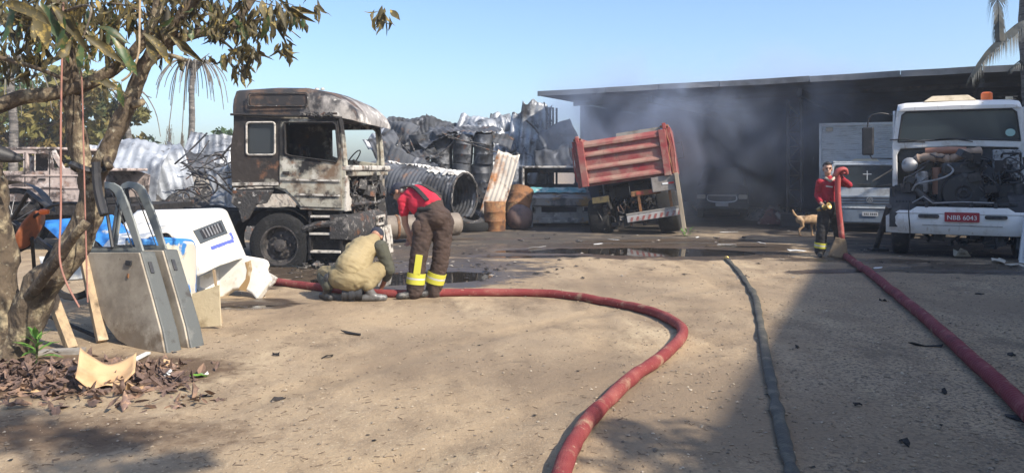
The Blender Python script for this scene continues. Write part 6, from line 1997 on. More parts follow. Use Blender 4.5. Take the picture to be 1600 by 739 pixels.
# curved blue and cream panel standing behind the doors
cp = thing('curved_panel', 'curved cream and blue body panel standing behind the truck doors', 'body panel', G(280, 495))


def cpan(u, v):
    a = R(100 - 112 * v)
    bx_, top = 232 + 68 * math.sin(R(90) * min(1, v * 1.25)) ** .8, 0
    px = 196 + 108 * (1 - (1 - v) ** 1.9)
    ptop = 372 + 6 * v + 40 * max(0, v - .78) / .22 * (v - .6)
    py = ptop + (496 - 6 * (1 - v) - ptop) * u
    d = 7.55 + .95 * v ** 1.2 + .10 * math.sin(u * 2.4)
    d = min(d, CAM_H * FPX / (py - HORIZON) - .01) if py > HORIZON + 60 else d
    return P(px, py, d)


o = MB().grid(cpan, 20, 26).build('panel_skin', M_blue, cp, smooth='all', world=True)
o.modifiers.new('thickness', 'SOLIDIFY').thickness = .02
MB().tube([cpan(k / 16, 1) for k in range(17)], .022, 8).build('panel_edge', M_blue_edge, cp, smooth=True, world=True)
MB().tube([cpan(0, .2 + .8 * k / 16) for k in range(17)], .022, 8).build('panel_edge', M_blue_edge, cp, smooth=True, world=True)
# blue and white panels seen through the tree
bl = thing('blue_panel', 'blue and white body panel lying behind the forked tree', 'body panel', G(120, 470))
for k, (q4, mt) in enumerate([([(60, 345), (175, 335), (215, 375), (120, 400)], M_blue_edge), ([(60, 400), (120, 402), (200, 378), (205, 430), (70, 440)], M_hood)]):
    base = [P(a, b_, 8.6 + .3 * k + .004 * (440 - b_)) for a, b_ in q4]
    nn = Vector((0, .05, -.02))
    mb = MB().loft([base, [p + nn for p in base]])
    mb.build('panel_skin', mt, bl, world=True, bevel=.01)
MB().beam(P(80, 438, 8.9), G(82, 478), .06).build('support', M_dark_steel, bl, world=True)
MB().beam(P(190, 425, 8.9), G(192, 478), .06).build('support', M_dark_steel, bl, world=True)

# beige sheet leaning in front of the bonnet
bp2 = thing('beige_panel', 'dirty beige sheet panel propped before the white bonnet', 'panel', G(320, 515))
nn2, pp0 = Vector((-.2, -.95, .25)).normalized(), G(318, 516)
b2, BM = traced([(295, 516), (300, 462), (330, 452), (342, 448), (345, 512)], pp0, nn2)
if BM.to_3x3().col[2].dot(nn2) < 0:
    b2 = [(-a, c_) for a, c_ in b2]; BM = Matrix((-BM.to_3x3().col[0], BM.to_3x3().col[1], -BM.to_3x3().col[2])).transposed().to_4x4()
BM.translation = pp0 + Vector((0, 0, .02))
MB().plate(b2, (), .015, BM).build('panel_skin', mat('dirty beige panel', (.50, .42, .28), [L((.25, .19, .11), 4, .5, .66, 8)], rough=.8, bump=(20, .2)), bp2, world=True)
MB().beam(G(346, 508) + Vector((0, 0, .02)), P(334, 421, 7.95), .035, .02).build('edge_strip', M_wood, bp2, world=True)

# ================================================================== PLANKS AND LITTER
def plank(label, a, c, w, h, mt=M_wood):
    o = MB().beam(a, c, w, h).build('plank', mt, None, bevel=.004)
    return tag(o, label, 'plank')


plank('pale square post leaning beside the forked tree', G(112, 552) + Vector((0, 0, .04)), P(72, 440, 6.95), .085, .07)
plank('second weathered post leaning behind the truck doors', G(160, 540) + Vector((0, 0, .04)), P(132, 400, 7.3), .09, .06)
plank('grey board lying flat at the tree foot', G(62, 558) + Vector((0, 0, .04)), G(130, 556) + Vector((0, 0, .045)), .14, .035, M_grey_wood)
plank('short white stick lying in the leaf litter', G(205, 572) + Vector((0, 0, .04)), G(232, 560) + Vector((0, 0, .05)), .045, .02, M_paper)
tag(MB().tube([G(60, 515) + Vector((0, 0, .18)), G(150, 535) + Vector((0, 0, .06))], .018, 6).build('steel_rod', M_char, None), 'thin dark rod lying behind the leaning posts', 'rod')
# cardboard
cg = G(165, 608)
o = MB().grid(lambda u, v: Vector(((u - .5) * .38, (v - .5) * .30, .015 + .15 * v ** 1.5 * (1 - .5 * u) + .10 * (2 * u - 1) ** 2 + .04 * mnoise.noise(Vector((u * 3, v * 3, 4))))), 16, 10).build('cardboard', M_card, None, smooth='all')
o.location, o.rotation_euler = cg + Vector((0, 0.02, .02)), (0, 0, R(24))
o.modifiers.new('thickness', 'SOLIDIFY').thickness = .006
tag(o, 'bent tan cardboard sheet lying on the leaf litter', 'cardboard')
for k, (px, py, w, h) in enumerate([(133, 606, .10, .06), (262, 575, .10, .04), (210, 615, .09, .05), (225, 582, .12, .03), (262, 592, .1, .035), (195, 575, .06, .03), (318, 592, .05, .02)]):
    scrap('cardboard_scrap' if k < 3 else 'paper_scrap', 'torn tan cardboard scrap in the leaf litter' if k < 3 else 'torn pale wrapper scrap in the leaf litter', 'cardboard' if k < 3 else 'paper', px, py, w, h, M_card if k < 3 else M_paper, 400 + k, .06,
          'cardboard scraps in the litter' if k < 3 else 'wrapper scraps in the litter', .004)
LD_brown = leaf_datas(M_leaf_brown, 'fallen_leaf', 6, (-.4, .6), (.5, 1.6))
rs = np.random.RandomState(23)
lit = MB()
LG = 'fallen leaves under the forked tree'
made = 0
for k in range(900):
    f = rs.rand() ** .8
    px = -20 + 310 * rs.rand()
    py = 578 + 48 * rs.rand() if px < 150 else 575 + 40 * rs.rand()
    if rs.rand() < .25: px, py = rs.uniform(-20, 350), rs.uniform(565, 650)
    g = G(px, py)
    dens = 1 - max(0, (px - 120) / 260)
    if rs.rand() > dens + .15: continue
    ln = rs.uniform(.06, .14)
    M = Matrix.Translation((g.x, g.y, gz(g.x, g.y) + rs.uniform(.005, .05) * dens)) @ Matrix.Rotation(rs.uniform(0, 6.28), 4, 'Z') @ Matrix.Rotation(rs.normal() * .35, 4, 'Y') @ Matrix.Rotation(rs.normal() * .6 + (math.pi if rs.rand() < .5 else 0), 4, 'X') @ Matrix.Diagonal((ln, ln * rs.uniform(1.2, 2.0), ln, 1))
    me_, vs, fs = LD_brown[k % 6]
    if made < 220:
        o = bpy.data.objects.new('fallen_leaf', me_)
        C.objects.link(o)
        o.matrix_world = M
        tag(o, 'dry curled brown leaf in the litter under the forked tree', 'leaf', LG)
        made += 1
    else:
        lit.add(vs, fs, M)
tag(lit.build('leaf_litter', M_leaf_brown, None, fix=False), 'brown leaf litter under the forked tree', kind='stuff')
for (px, py, ln, yaw, mt, lab) in [(290, 596, .17, 20, mat('fresh green leaf', (.17, .36, .04), rough=.5, trans=.2), 'bright green fallen leaf on the bare sand beside the litter'), (35, 622, .22, 10, M_card, 'large tan fallen leaf at the near edge of the litter')]:
    vs, fs = leaf_mesh(3, .1, .3)
    me_ = bpy.data.meshes.new('fallen_leaf'); me_.from_pydata(vs, [], fs); me_.materials.append(mt)
    o = bpy.data.objects.new('fallen_leaf', me_); C.objects.link(o)
    g = G(px, py)
    o.location, o.rotation_euler, o.scale = (g.x, g.y, gz(g.x, g.y) + .02), (0, 0, R(yaw)), (ln, ln * 1.5, ln)
    tag(o, lab, 'leaf')
# twigs and straw
rs = np.random.RandomState(29)
mb = MB()
for k in range(1300):
    py = 480 + 259 * rs.rand()
    px = rs.uniform(-10, 1600) if k % 3 else rs.uniform(-10, 500)
    g = G(px, py)
    z = gz(g.x, g.y)
    if z < .003: continue
    a, ln = rs.uniform(0, 6.28), rs.uniform(.01, .05)
    q_ = g + Vector((math.cos(a), math.sin(a), 0)) * ln
    mb.beam((g.x, g.y, z + .004), (q_.x, q_.y, gz(q_.x, q_.y) + .004 + rs.rand() * .004), rs.uniform(.0012, .003))
tag(mb.build('twig_litter', mat('dry twig', (.13, .09, .06), rough=.9), None, fix=False), 'tiny twigs and straw strewn on the sand', kind='stuff')
# weed at the tree foot
wd = thing('green_weed', 'small bright green weed growing at the tree foot', 'weed', G(56, 573) + Vector((0, 0, .01)))
MB().tube([(0, 0, 0), (.01, 0, .12), (0, 0, .22)], .008, 6).build('stem', M_leaf_green, wd)
M_weed = mat('weed leaf', (.11, .26, .05), [L((.22, .36, .08), 6, .5, .65, 4)], rough=.45, trans=.3)
for k in range(11):
    vs, fs = leaf_mesh(k, .35, .3)
    me_ = bpy.data.meshes.new('leaf'); me_.from_pydata(vs, [], fs); me_.materials.append(M_weed); me_.shade_smooth()
    o = link('leaf', me_, wd)
    o.matrix_basis = Matrix.Translation((0, 0, .06 + .016 * k)) @ Matrix.Rotation(k * 2.4, 4, 'Z') @ Matrix.Rotation(-R(20 + 5 * k), 4, 'Y') @ Matrix.Scale(.22 - .008 * k, 4)
wv = thing('green_weed', 'green sprig growing beside the tipper tail post', 'weed', G(1068, 371) + Vector((0, 0, .01)))
for k in range(9):
    vs, fs = leaf_mesh(k, .35, .3)
    me_ = bpy.data.meshes.new('leaf'); me_.from_pydata(vs, [], fs); me_.materials.append(M_weed)
    o = link('leaf', me_, wv)
    o.matrix_basis = Matrix.Translation((.07 * (k % 3), 0, .02 + .012 * k)) @ Matrix.Rotation(k * 2.4, 4, 'Z') @ Matrix.Rotation(-R(20 + 6 * k), 4, 'Y') @ Matrix.Scale(.18, 4)

# ================================================================== OLD MOTORCYCLE behind the tree
mo = thing('old_motorcycle', 'old dark motorcycle with rusty tank parked behind the forked tree', 'motorcycle', G(30, 500))
wc = P(18, 345, 7.4)
wl_ = MB().lathe([(.27, -.03), (.31, -.03), (.325, 0), (.31, .03), (.27, .03)], 32, Matrix.Translation(wc) @ Matrix.Rotation(R(80), 4, 'X') @ Matrix.Rotation(R(0), 4, 'Z'), closed=True).build('wheel', M_tyre, mo, smooth=True, world=True)
mb = MB()
MW = Matrix.Translation(wc) @ Matrix.Rotation(R(80), 4, 'X')
for k in range(18):
    a = k * math.pi / 9
    mb.tube([MW @ Vector((.03 * math.cos(a), .03 * math.sin(a), .03 * (-1) ** k)), MW @ Vector((.275 * math.cos(a + .15), .275 * math.sin(a + .15), 0))], .004, 4)
mb.build('spokes', M_steel, wl_, world=True)
MB().grid(lambda u, v: MW @ Vector(((.38) * math.cos(R(15 + 130 * u)), .38 * math.sin(R(15 + 130 * u)), (v - .5) * .16)), 16, 3).build('mudguard', M_black, mo, smooth=True, world=True)
secs = []
for k in range(9):
    t = k / 8
    c = P(28, 372, 6.9).lerp(P(66, 345, 7.1), t)
    r = .10 * math.sin(math.pi * (.12 + .8 * t)) + .03
    secs.append([c + Vector((.25 * r * math.sin(a), r * math.cos(a) * .8, r * 1.25 * math.sin(a))) for a in np.linspace(0, 2 * math.pi, 14, endpoint=False)])
MB().loft(secs).build('fuel_tank', mat('rusty orange tank', (.27, .085, .035), [L((.13, .05, .03), 5, .5, .65, 7)], rough=.5), mo, smooth='all', world=True)
MB().tube([P(18, 345, 7.4), P(45, 300, 7.2), P(78, 325, 7.0)], .022, 8).build('fork', M_black, mo, world=True)
MB().tube(catmull([P(52, 340, 7.0), P(80, 322, 6.9), P(115, 318, 6.9), P(128, 330, 6.9)], 6), .014, 8).build('handlebar', M_black, mo, smooth=True, world=True)
MB().lathe([(0, .05), (.02, .045), (.028, 0), (.022, -.03), (0, -.04)], 14, Matrix.Translation(P(68, 331, 6.85)) @ Matrix.Rotation(R(90), 4, 'Y')).build('indicator', M_orange, mo, smooth=True, world=True)
secs = []
for k in range(7):
    t = k / 6
    c = P(-20, 235, 6.0).lerp(P(38, 250, 6.1), t)
    r = .12 * (1 - t) ** .6 + .005
    secs.append([c + Vector((0, .7 * r * math.cos(a), r * math.sin(a) * .7)) for a in np.linspace(0, 2 * math.pi, 12, endpoint=False)])
o = MB().loft(secs).build('black_cowl', M_black, None, smooth='all')
tag(o, 'pointed black plastic cowl hung on the tree stem', 'cowl')
MB().beam(P(50, 372, 7.0), G(60, 505), .03).build('side_stand', M_black, mo, world=True)
MB().beam(P(18, 345, 7.4), P(95, 400, 7.3), .04).build('frame_tube', M_black, mo, world=True)
wr2 = P(118, 418, 7.35)
wl3 = MB().lathe([(.25, -.04), (.30, -.04), (.31, 0), (.30, .04), (.25, .04)], 28, Matrix.Translation(wr2) @ Matrix.Rotation(R(80), 4, 'X'), closed=True).build('wheel', M_tyre, mo, smooth=True, world=True)

# ================================================================== HOSES
def ribbed_hose(name, label, pts, r, mt, n_=14, k=14, rib=None, squash=None, seed=0, wob=.0):
    path = catmull(pts, k)
    for i, p in enumerate(path):
        p.z = max(gz(p.x, p.y), 0) + r * (squash or 1.0) * .92 if p.z < .02 else p.z
    N = len(path)
    rr = [r * (1 + wob * mnoise.noise(Vector((i * .13, seed, 0)))) for i in range(N)]
    o = MB().tube(path, rr, n_, squash=squash).build(name, mt, None, smooth='all')
    tag(o, label, 'hose')
    return o, path


hp = [G(420, 447), G(470, 453), G(520, 460), G(575, 465), G(640, 467), (G(720, 465)), G(800, 465), G(860, 467), G(930, 476), G(985, 487), G(1030, 501), G(1057, 516), G(1067, 530), G(1058, 548), G(1030, 572), G(990, 602), G(950, 640), G(915, 680), G(892, 720), G(876, 765), G(864, 830), G(850, 950)]
ribbed_hose('red_hose', 'thick red hose curving across the sandy yard past the firefighters', hp, .050, M_hose_red, 18, 16, wob=.13)
hp = [G(1136, 409), G(1152, 425), G(1170, 452), G(1181, 473), G(1186, 500), G(1192, 535), G(1199, 575), G(1207, 615), G(1215, 655), G(1224, 695), G(1234, 735), G(1246, 790), G(1256, 900)]
bh, path = ribbed_hose('dark_hose', 'flattened dark canvas hose lying on the sand, its end near the puddle', hp, .040, M_hose_dark, 14, 18, squash=.55, seed=4, wob=.6)
d0 = (path[0] - path[1]).normalized()
MB().tube([path[0] - d0 * .02, path[0] + d0 * .06, path[0] + d0 * .065, path[0] + d0 * .12], [.036, .036, .044, .044], 14).build('coupling', M_brass, bh, smooth=True)
hp = [G(1316, 404), G(1345, 423), G(1385, 456), G(1430, 494), G(1470, 530), G(1510, 567), G(1550, 606), G(1590, 646), G(1640, 700), G(1700, 770)]
rh, path = ribbed_hose('taut_red_hose', 'ribbed dark red hose running straight from the standing firefighter', hp, .058, mat('ribbed dark red hose', (.17, .024, .032), [L((.25, .07, .07), 4, .5, .7, 9), L((.33, .23, .17), 6, .58, .70, 9, amt=.8), L((.07, .015, .02), 5, .58, .7, 7)], rough=.85, bump=(120, .5)), 16, 60)
for i, v in enumerate(rh.data.vertices):
    ring = i // 16
    c = path[min(ring, len(path) - 1)]
    v.co = c + (v.co - c) * (1.035 if ring % 4 < 2 else .965)
# short plate under the hose at the frame edge
scrap('metal_plate', 'small dark flat plate tucked under the taut red hose', 'plate', 1592, 662, .10, .04, M_char, 88, .01)

# ================================================================== PEOPLE
def capsule(bm, p, q, r1, r2, n_=14, m=5):
    p, q = Vector(p), Vector(q)
    d = q - p
    L_ = max(d.length, 1e-5)
    rot = d.to_track_quat('Z', 'Y').to_matrix() if d.length > 1e-5 else Matrix.Identity(3)
    rings = [(r1 * math.cos(R(-90 + 90 * k / m)), r1 * math.sin(R(-90 + 90 * k / m))) for k in range(1, m + 1)]
    rings += [(r2 * math.cos(R(90 * k / m)), L_ + r2 * math.sin(R(90 * k / m))) for k in range(0, m)]
    vv = [[bm.verts.new(p + rot @ Vector((r * math.cos(2 * math.pi * i / n_), r * math.sin(2 * math.pi * i / n_), z))) for i in range(n_)] for r, z in rings]
    a = bm.verts.new(p + rot @ Vector((0, 0, -r1)))
    b_ = bm.verts.new(p + rot @ Vector((0, 0, L_ + r2)))
    for i in range(n_):
        j = (i + 1) % n_
        bm.faces.new((a, vv[0][j], vv[0][i]))
        bm.faces.new((b_, vv[-1][i], vv[-1][j]))
        for k in range(len(vv) - 1):
            bm.faces.new((vv[k][i], vv[k][j], vv[k + 1][j], vv[k + 1][i]))


def ellip(bm, c, r, rot=None):
    M = Matrix.Translation(Vector(c)) @ (rot.to_4x4() if rot is not None else Matrix.Identity(4)) @ Matrix.Diagonal((*r, 1))
    bmesh.ops.create_icosphere(bm, subdivisions=3, radius=1.0, matrix=M)


def organic(name, parts, mt, parent=None, voxel=.012, smooth=6, wrinkle=0.0, wscale=9.0, seed=0, cut=None):
    """fuse overlapping round parts into one continuous skin"""
    bm = bmesh.new()
    for p in parts:
        if p[0] == 'c': capsule(bm, *p[1:])
        else: ellip(bm, *p[1:])
    me = bpy.data.meshes.new(name)
    bm.to_mesh(me)
    bm.free()
    o = bpy.data.objects.new(name, me)
    C.objects.link(o)
    m = o.modifiers.new('fuse', 'REMESH')
    m.mode, m.voxel_size = 'VOXEL', voxel
    s_ = o.modifiers.new('relax', 'SMOOTH')
    s_.factor, s_.iterations = .5, smooth
    dg = bpy.context.evaluated_depsgraph_get()
    me2 = bpy.data.meshes.new_from_object(o.evaluated_get(dg))
    bpy.data.objects.remove(o)
    if cut:
        bm = bmesh.new(); bm.from_mesh(me2)
        for (pt, nn) in cut:
            bmesh.ops.bisect_plane(bm, geom=bm.verts[:] + bm.edges[:] + bm.faces[:], plane_co=pt, plane_no=nn, clear_outer=True)
        bm.to_mesh(me2); bm.free()
    if wrinkle:
        for v in me2.vertices:
            q = v.co * wscale + Vector((seed, seed, seed))
            q2 = Vector((v.co.x * .55 + v.co.y * .4, v.co.y * .5, v.co.z * 1.5 + v.co.x * .5)) * wscale * 1.15 + Vector((seed, 0, 3))
            w = .55 * mnoise.noise(q) + 1.5 * (.32 - abs(mnoise.noise(q2))) + .8 * (.3 - abs(mnoise.noise(q2 * 2.1)))
            v.co += v.normal * wrinkle * w
    me2.shade_smooth()
    me2.materials.clear()
    me2.materials.append(mt)
    o = link(name, me2, parent)
    if cut: o.modifiers.new('thickness', 'SOLIDIFY').thickness = .006
    return o


def hand_parts(wrist, dirv, palm_n, thumb_side, curl=.5, s=1.0):
    """palm, four bent fingers of unequal length and a thumb from the palm's side"""
    d = Vector(dirv).normalized()
    pn = Vector(palm_n); pn = (pn - d * pn.dot(d)).normalized()
    sd_ = d.cross(pn).normalized() * thumb_side
    w = Vector(wrist)
    out = [('c', w, w + d * .03 * s, .026 * s, .028 * s)]
    for k in range(4):
        b0 = w + d * .02 * s + sd_ * (.024 - .016 * k) * s
        k0 = w + d * .085 * s + sd_ * (.030 - .020 * k) * s
        ln = (.072, .082, .076, .060)[k] * s
        out.append(('c', b0, k0, .015 * s, .011 * s))
        d1 = (d * math.cos(curl) + pn * math.sin(curl)).normalized()
        m = k0 + d1 * ln * .55
        d2 = (d * math.cos(curl * 2.1) + pn * math.sin(curl * 2.1)).normalized()
        out.append(('c', k0, m, .0105 * s, .0095 * s))
        out.append(('c', m, m + d2 * ln * .5, .0095 * s, .008 * s))
    t0 = w + d * .025 * s + sd_ * .025 * s
    t1 = t0 + (d * .6 + sd_ * .7 + pn * .3).normalized() * .045 * s
    out.append(('c', t0, t1, .014 * s, .011 * s))
    out.append(('c', t1, t1 + (d * .85 + sd_ * .15 + pn * .5).normalized() * .035 * s, .011 * s, .009 * s))
    return out


def head_parts(c, fwd, up, s=1.0):
    f = Vector(fwd).normalized()
    u = Vector(up); u = (u - f * u.dot(f)).normalized()
    sd_ = f.cross(u)
    rot = Matrix((sd_, f, u)).transposed()
    c = Vector(c)
    pt = lambda x, y, z: c + (sd_ * x + f * y + u * z) * s
    return [('e', pt(0, -.012, .03), (.076 * s, .095 * s, .092 * s), rot), ('e', pt(0, .022, -.045), (.060 * s, .068 * s, .070 * s), rot), ('e', pt(0, .045, -.085), (.034 * s, .034 * s, .026 * s), rot),
            ('c', pt(0, .083, .012), pt(0, .103, -.022), .010 * s, .015 * s), ('e', pt(0, .080, .030), (.060 * s, .016 * s, .012 * s), rot), ('c', pt(-.02, .086, -.062), pt(.02, .086, -.062), .009 * s, .009 * s),
            ('e', pt(.077, -.005, -.005), (.010 * s, .022 * s, .034 * s), rot), ('e', pt(-.077, -.005, -.005), (.010 * s, .022 * s, .034 * s), rot)], pt, rot


def band(parent, a, c, t0, t1, r0, r1, mt, name='reflective_band', n_=24):
    """a ring of tape round a trouser leg from a to c"""
    a, c = Vector(a), Vector(c)
    M = Matrix.Translation(a) @ (c - a).to_track_quat('Z', 'Y').to_matrix().to_4x4()
    ln = (c - a).length
    return MB().lathe([(r0, t0 * ln), (r0 + .004, t0 * ln + .002), (r1 + .004, t1 * ln - .002), (r1, t1 * ln)], n_, M).build(name, mt, parent, smooth=True)


def boot_parts(ank, toe, h=.16, r=.058):
    ank, toe = Vector(ank), Vector(toe)
    f = (toe - ank); f.z = 0; f.normalize()
    heel = Vector((ank.x, ank.y, 0)) - f * .05
    return [('c', ank + Vector((0, 0, h)), ank, r, r * .92), ('c', heel + Vector((0, 0, .045)), heel + f * .10 + Vector((0, 0, .05)), .044, .050), ('c', heel + f * .10 + Vector((0, 0, .05)), heel + f * .25 + Vector((0, 0, .04)), .048, .042),
            ('c', ank, heel + f * .12 + Vector((0, 0, .06)), .055, .05)]


# ---------------------------------------------------------------- the stooping firefighter
def stooping():
    base = G(662, 468)
    p = thing('person', 'firefighter stooping in red T-shirt and brown bib trousers with yellow bands', 'person', base + Vector((0, 0, .02)))

    def J(px, py, dd=0.0):
        q = P(px, py, base.y + dd) - base
        return q
    hipL, hipR = J(664, 350, .02), J(694, 350, .06)
    knL, knR = J(653, 410, -.02), J(688, 410, .06)
    anL, anR = J(648, 455, -.03), J(677, 452, .10)
    toeL, toeR = J(628, 466, -.10), J(664, 460, .05)
    pel = J(680, 338, .06)
    wst = J(672, 322, .12)
    chest = J(650, 311, .30)
    neck = J(636, 305, .38)
    headc = J(624, 303, .44)
    shL, shR = J(630, 316, .24), J(668, 308, .46)
    elL, haL = J(633, 352, .22), J(643, 379, .18)
    elR, haR = J(655, 350, .55), J(640, 372, .50)
    hd, pt, rot = head_parts(headc, (-.75, .25, -.6), (-.45, .35, .8))
    arms = [('c', shL, elL, .052, .042), ('c', elL, haL, .041, .029), ('c', shR, elR, .052, .042), ('c', elR, haR, .041, .029)]
    body = hd + arms + [('c', neck, headc, .056, .054), ('c', chest, neck, .10, .06), ('c', pel, chest, .12, .13), ('c', chest, shL, .08, .055), ('c', chest, shR, .08, .055),
                        ('c', hipL, knL, .085, .06), ('c', knL, anL, .055, .042), ('c', hipR, knR, .085, .06), ('c', knR, anR, .055, .042), ('c', pel, hipL, .10, .09), ('c', pel, hipR, .10, .09)]
    body += hand_parts(haL, (.25, -.1, -1), (.6, .6, 0), 1, .7) + hand_parts(haR, (-.2, -.1, -1), (-.4, -.8, 0), -1, .7)
    organic('body', body, M_skin, p, .009, 5)
    # shirt with short sleeves
    sh = [('c', wst, chest, .155, .165), ('c', chest, neck, .15, .085), ('c', chest, shL, .13, .075), ('c', chest, shR, .13, .075), ('c', shL, shL.lerp(elL, .50), .072, .066), ('c', shR, shR.lerp(elR, .55), .072, .066), ('e', chest.lerp(wst, .5) + Vector((-.02, -.02, -.05)), (.16, .16, .15))]
    organic('shirt', sh, M_shirt_red, p, .012, 6, .010, 11, 3)
    # bib trousers
    tr_ = [('c', pel, pel.lerp(wst, .35), .160, .155), ('c', wst + Vector((.05, -.03, -.03)), wst.lerp(chest, .25) + Vector((.10, -.0, .03)), .13, .10), ('e', pel + Vector((.03, -.03, -.03)), (.175, .16, .15)), ('c', pel, hipL, .145, .125), ('c', pel, hipR, .145, .12), ('c', hipL, knL, .128, .108), ('c', knL, anL + Vector((0, 0, -.02)), .106, .104),
           ('c', hipR, knR, .124, .106), ('c', knR, anR + Vector((0, 0, -.05)), .104, .102)]
    t = organic('bib_trousers', tr_, M_brown_cloth, p, .012, 6, .011, 12, 5)
    organic('pocket', [('e', hipL.lerp(knL, .12) + Vector((-.07, -.085, .0)), (.075, .05, .095))], M_brown_cloth, t, .012, 4, .006, 20, 1)
    for (k_, a_, r_) in ((knL, anL, .112), (knR, anR, .115)):
        band(t, k_, a_, .42, .57, r_, r_, M_hivis)
        band(t, k_, a_, .57, .64, r_, r_, M_silver)
        band(t, k_, a_, .64, .80, r_, r_, M_hivis)
    a_, c_ = hipL.lerp(knL, .82) + Vector((.015, -.112, 0)), knL.lerp(anL, .42) + Vector((.015, -.110, 0))
    MB().beam(a_, c_, .085, .012, up=(0, -1, 0)).build('side_stripe', M_hivis, t, bevel=.004)
    # braces
    for (a_, m_, c_) in ((wst + Vector((-.02, -.165, .06)), chest + Vector((-.01, -.13, .135)), neck + Vector((-.06, -.02, .085))), (wst + Vector((.12, .02, .12)), chest + Vector((.10, .03, .15)), neck + Vector((.05, .06, .085)))):
        pth = catmull([a_, m_, c_], 8)
        mb = MB()
        for i in range(len(pth) - 1): mb.beam(pth[i], pth[i + 1] + (pth[i + 1] - pth[i]) * .1, .055, .016, up=(0, -.5, 1))
        mb.build('brace', M_black_cloth, t)
    belt = organic('belt_gear', [('c', wst + Vector((-.12, -.10, -.06)), wst + Vector((.02, -.17, -.05)), .035, .035), ('e', wst + Vector((-.13, -.08, -.13)), (.06, .06, .05))], M_black_cloth, t, .012, 3)
    organic('boot', boot_parts(anL, toeL), M_boot, p, .010, 3)
    organic('boot', boot_parts(anR, toeR), M_boot, p, .010, 3)
    # cap and hair, turned down
    u = rot.col[2]
    f = rot.col[1]
    organic('cap', [('e', pt(0, -.010, .045), (.086, .103, .085), rot), ('c', pt(-.03, .10, .05), pt(.03, .10, .05), .03, .03)], M_navy, p, .010, 4)
    organic('collar_cloth', [('c', neck + Vector((-.05, -.06, .04)), neck + Vector((.06, -.0, .06)), .032, .034)], M_rag, p, .010, 3)
    return p, haL, base


p_, hl, bs = stooping()
o = MB().beam(hl + bs + Vector((.02, -.03, -.03)), hl + bs + Vector((.085, -.05, -.13)), .018).build('short_stick', M_wood, None, bevel=.003)
tag(o, 'short wooden stick in the hand of the stooping firefighter', 'stick')


# ---------------------------------------------------------------- the crouching man
def crouching():
    base = G(548, 474)
    p = thing('person', 'man in khaki crouching with his back turned, dark cap and muddy boots', 'person', base + Vector((0, 0, .02)))
    J = lambda px, py, dd=0.0: P(px, py, base.y + dd) - base
    pel = J(548, 433, .05)
    mid = J(556, 410, .22)
    chest = J(567, 393, .36)
    neck = J(582, 380, .49)
    headc = J(588, 373, .58)
    hipL, hipR = J(530, 436, .08), J(568, 437, .08)
    knL, knR = J(508, 430, .42), J(592, 424, .34)
    anL, anR = J(513, 452, .06), J(574, 452, .03)
    shL, shR = J(550, 391, .44), J(598, 391, .36)
    elL, haL = J(535, 432, .60), J(570, 455, .62)
    elR, haR = J(609, 424, .34), J(596, 452, .46)
    hd, pt, rot = head_parts(headc, (.1, .6, -.8), (.15, .8, .6))
    body = hd + [('c', neck, headc, .056, .054), ('c', chest, neck, .10, .06), ('c', pel, mid, .13, .14), ('c', mid, chest, .14, .13), ('c', chest, shL, .08, .055), ('c', chest, shR, .08, .055), ('c', shL, elL, .05, .04), ('c', elL, haL, .04, .03), ('c', shR, elR, .05, .04), ('c', elR, haR, .04, .03),
                 ('c', pel, hipL, .11, .10), ('c', pel, hipR, .11, .10), ('c', hipL, knL, .09, .065), ('c', hipR, knR, .09, .065), ('c', knL, anL, .06, .045), ('c', knR, anR, .06, .045)]
    body += hand_parts(haL, (.5, .2, -.6), (0, -.5, -.6), 1, .6) + hand_parts(haR, (-.3, .2, -.9), (-.8, .2, 0), -1, .6)
    organic('body', body, M_skin, p, .009, 5)
    sh = [('c', pel + Vector((0, .06, .09)), mid, .205, .190), ('c', mid, chest, .190, .175), ('c', chest, neck, .165, .10), ('c', chest, shL, .15, .085), ('c', chest, chest.lerp(shR, .62), .15, .085)]
    organic('shirt', sh, M_khaki, p, .012, 7, .009, 9, 8)
    organic('sleeve', [('c', shR + Vector((-.02, -.02, .02)), elR, .092, .070), ('c', elR, elR.lerp(haR, .45), .064, .055)], M_olive, p, .012, 5, .006, 12, 2)
    organic('sleeve', [('c', shL, elL, .078, .062), ('c', elL, elL.lerp(haL, .7), .06, .048)], M_olive, p, .012, 5, .006, 12, 4)
    tr_ = [('e', pel + Vector((0, -.02, -.05)), (.21, .15, .14)), ('c', pel, hipL, .15, .14), ('c', pel, hipR, .15, .14), ('c', hipR, knR, .135, .110), ('c', knR, anR + Vector((0, .01, .03)), .105, .085), ('c', hipL, knL, .14, .10)]
    organic('trousers', tr_, mat('khaki trousers', (.27, .215, .115), [L((.19, .15, .08), 4, .5, .68, 7)], rough=.9, bump=(9, .4)), p, .012, 7, .011, 8, 6)
    organic('gaiter', [('c', knL + Vector((0, -.06, -.03)), anL + Vector((0, 0, .03)), .088, .075)], M_olive, p, .012, 5, .006, 12, 7)
    organic('boot', boot_parts(anL, anL + Vector((-.25, .35, 0)), .12), M_boot, p, .010, 3)
    organic('boot', boot_parts(anR, anR + Vector((.35, .05, 0)), .10), M_boot_grey, p, .010, 3)
    organic('cap', [('e', pt(0, -.010, .045), (.088, .104, .088), rot), ('c', pt(-.03, .10, .05), pt(.03, .10, .05), .03, .03)], M_navy, p, .010, 4)
    return p, base


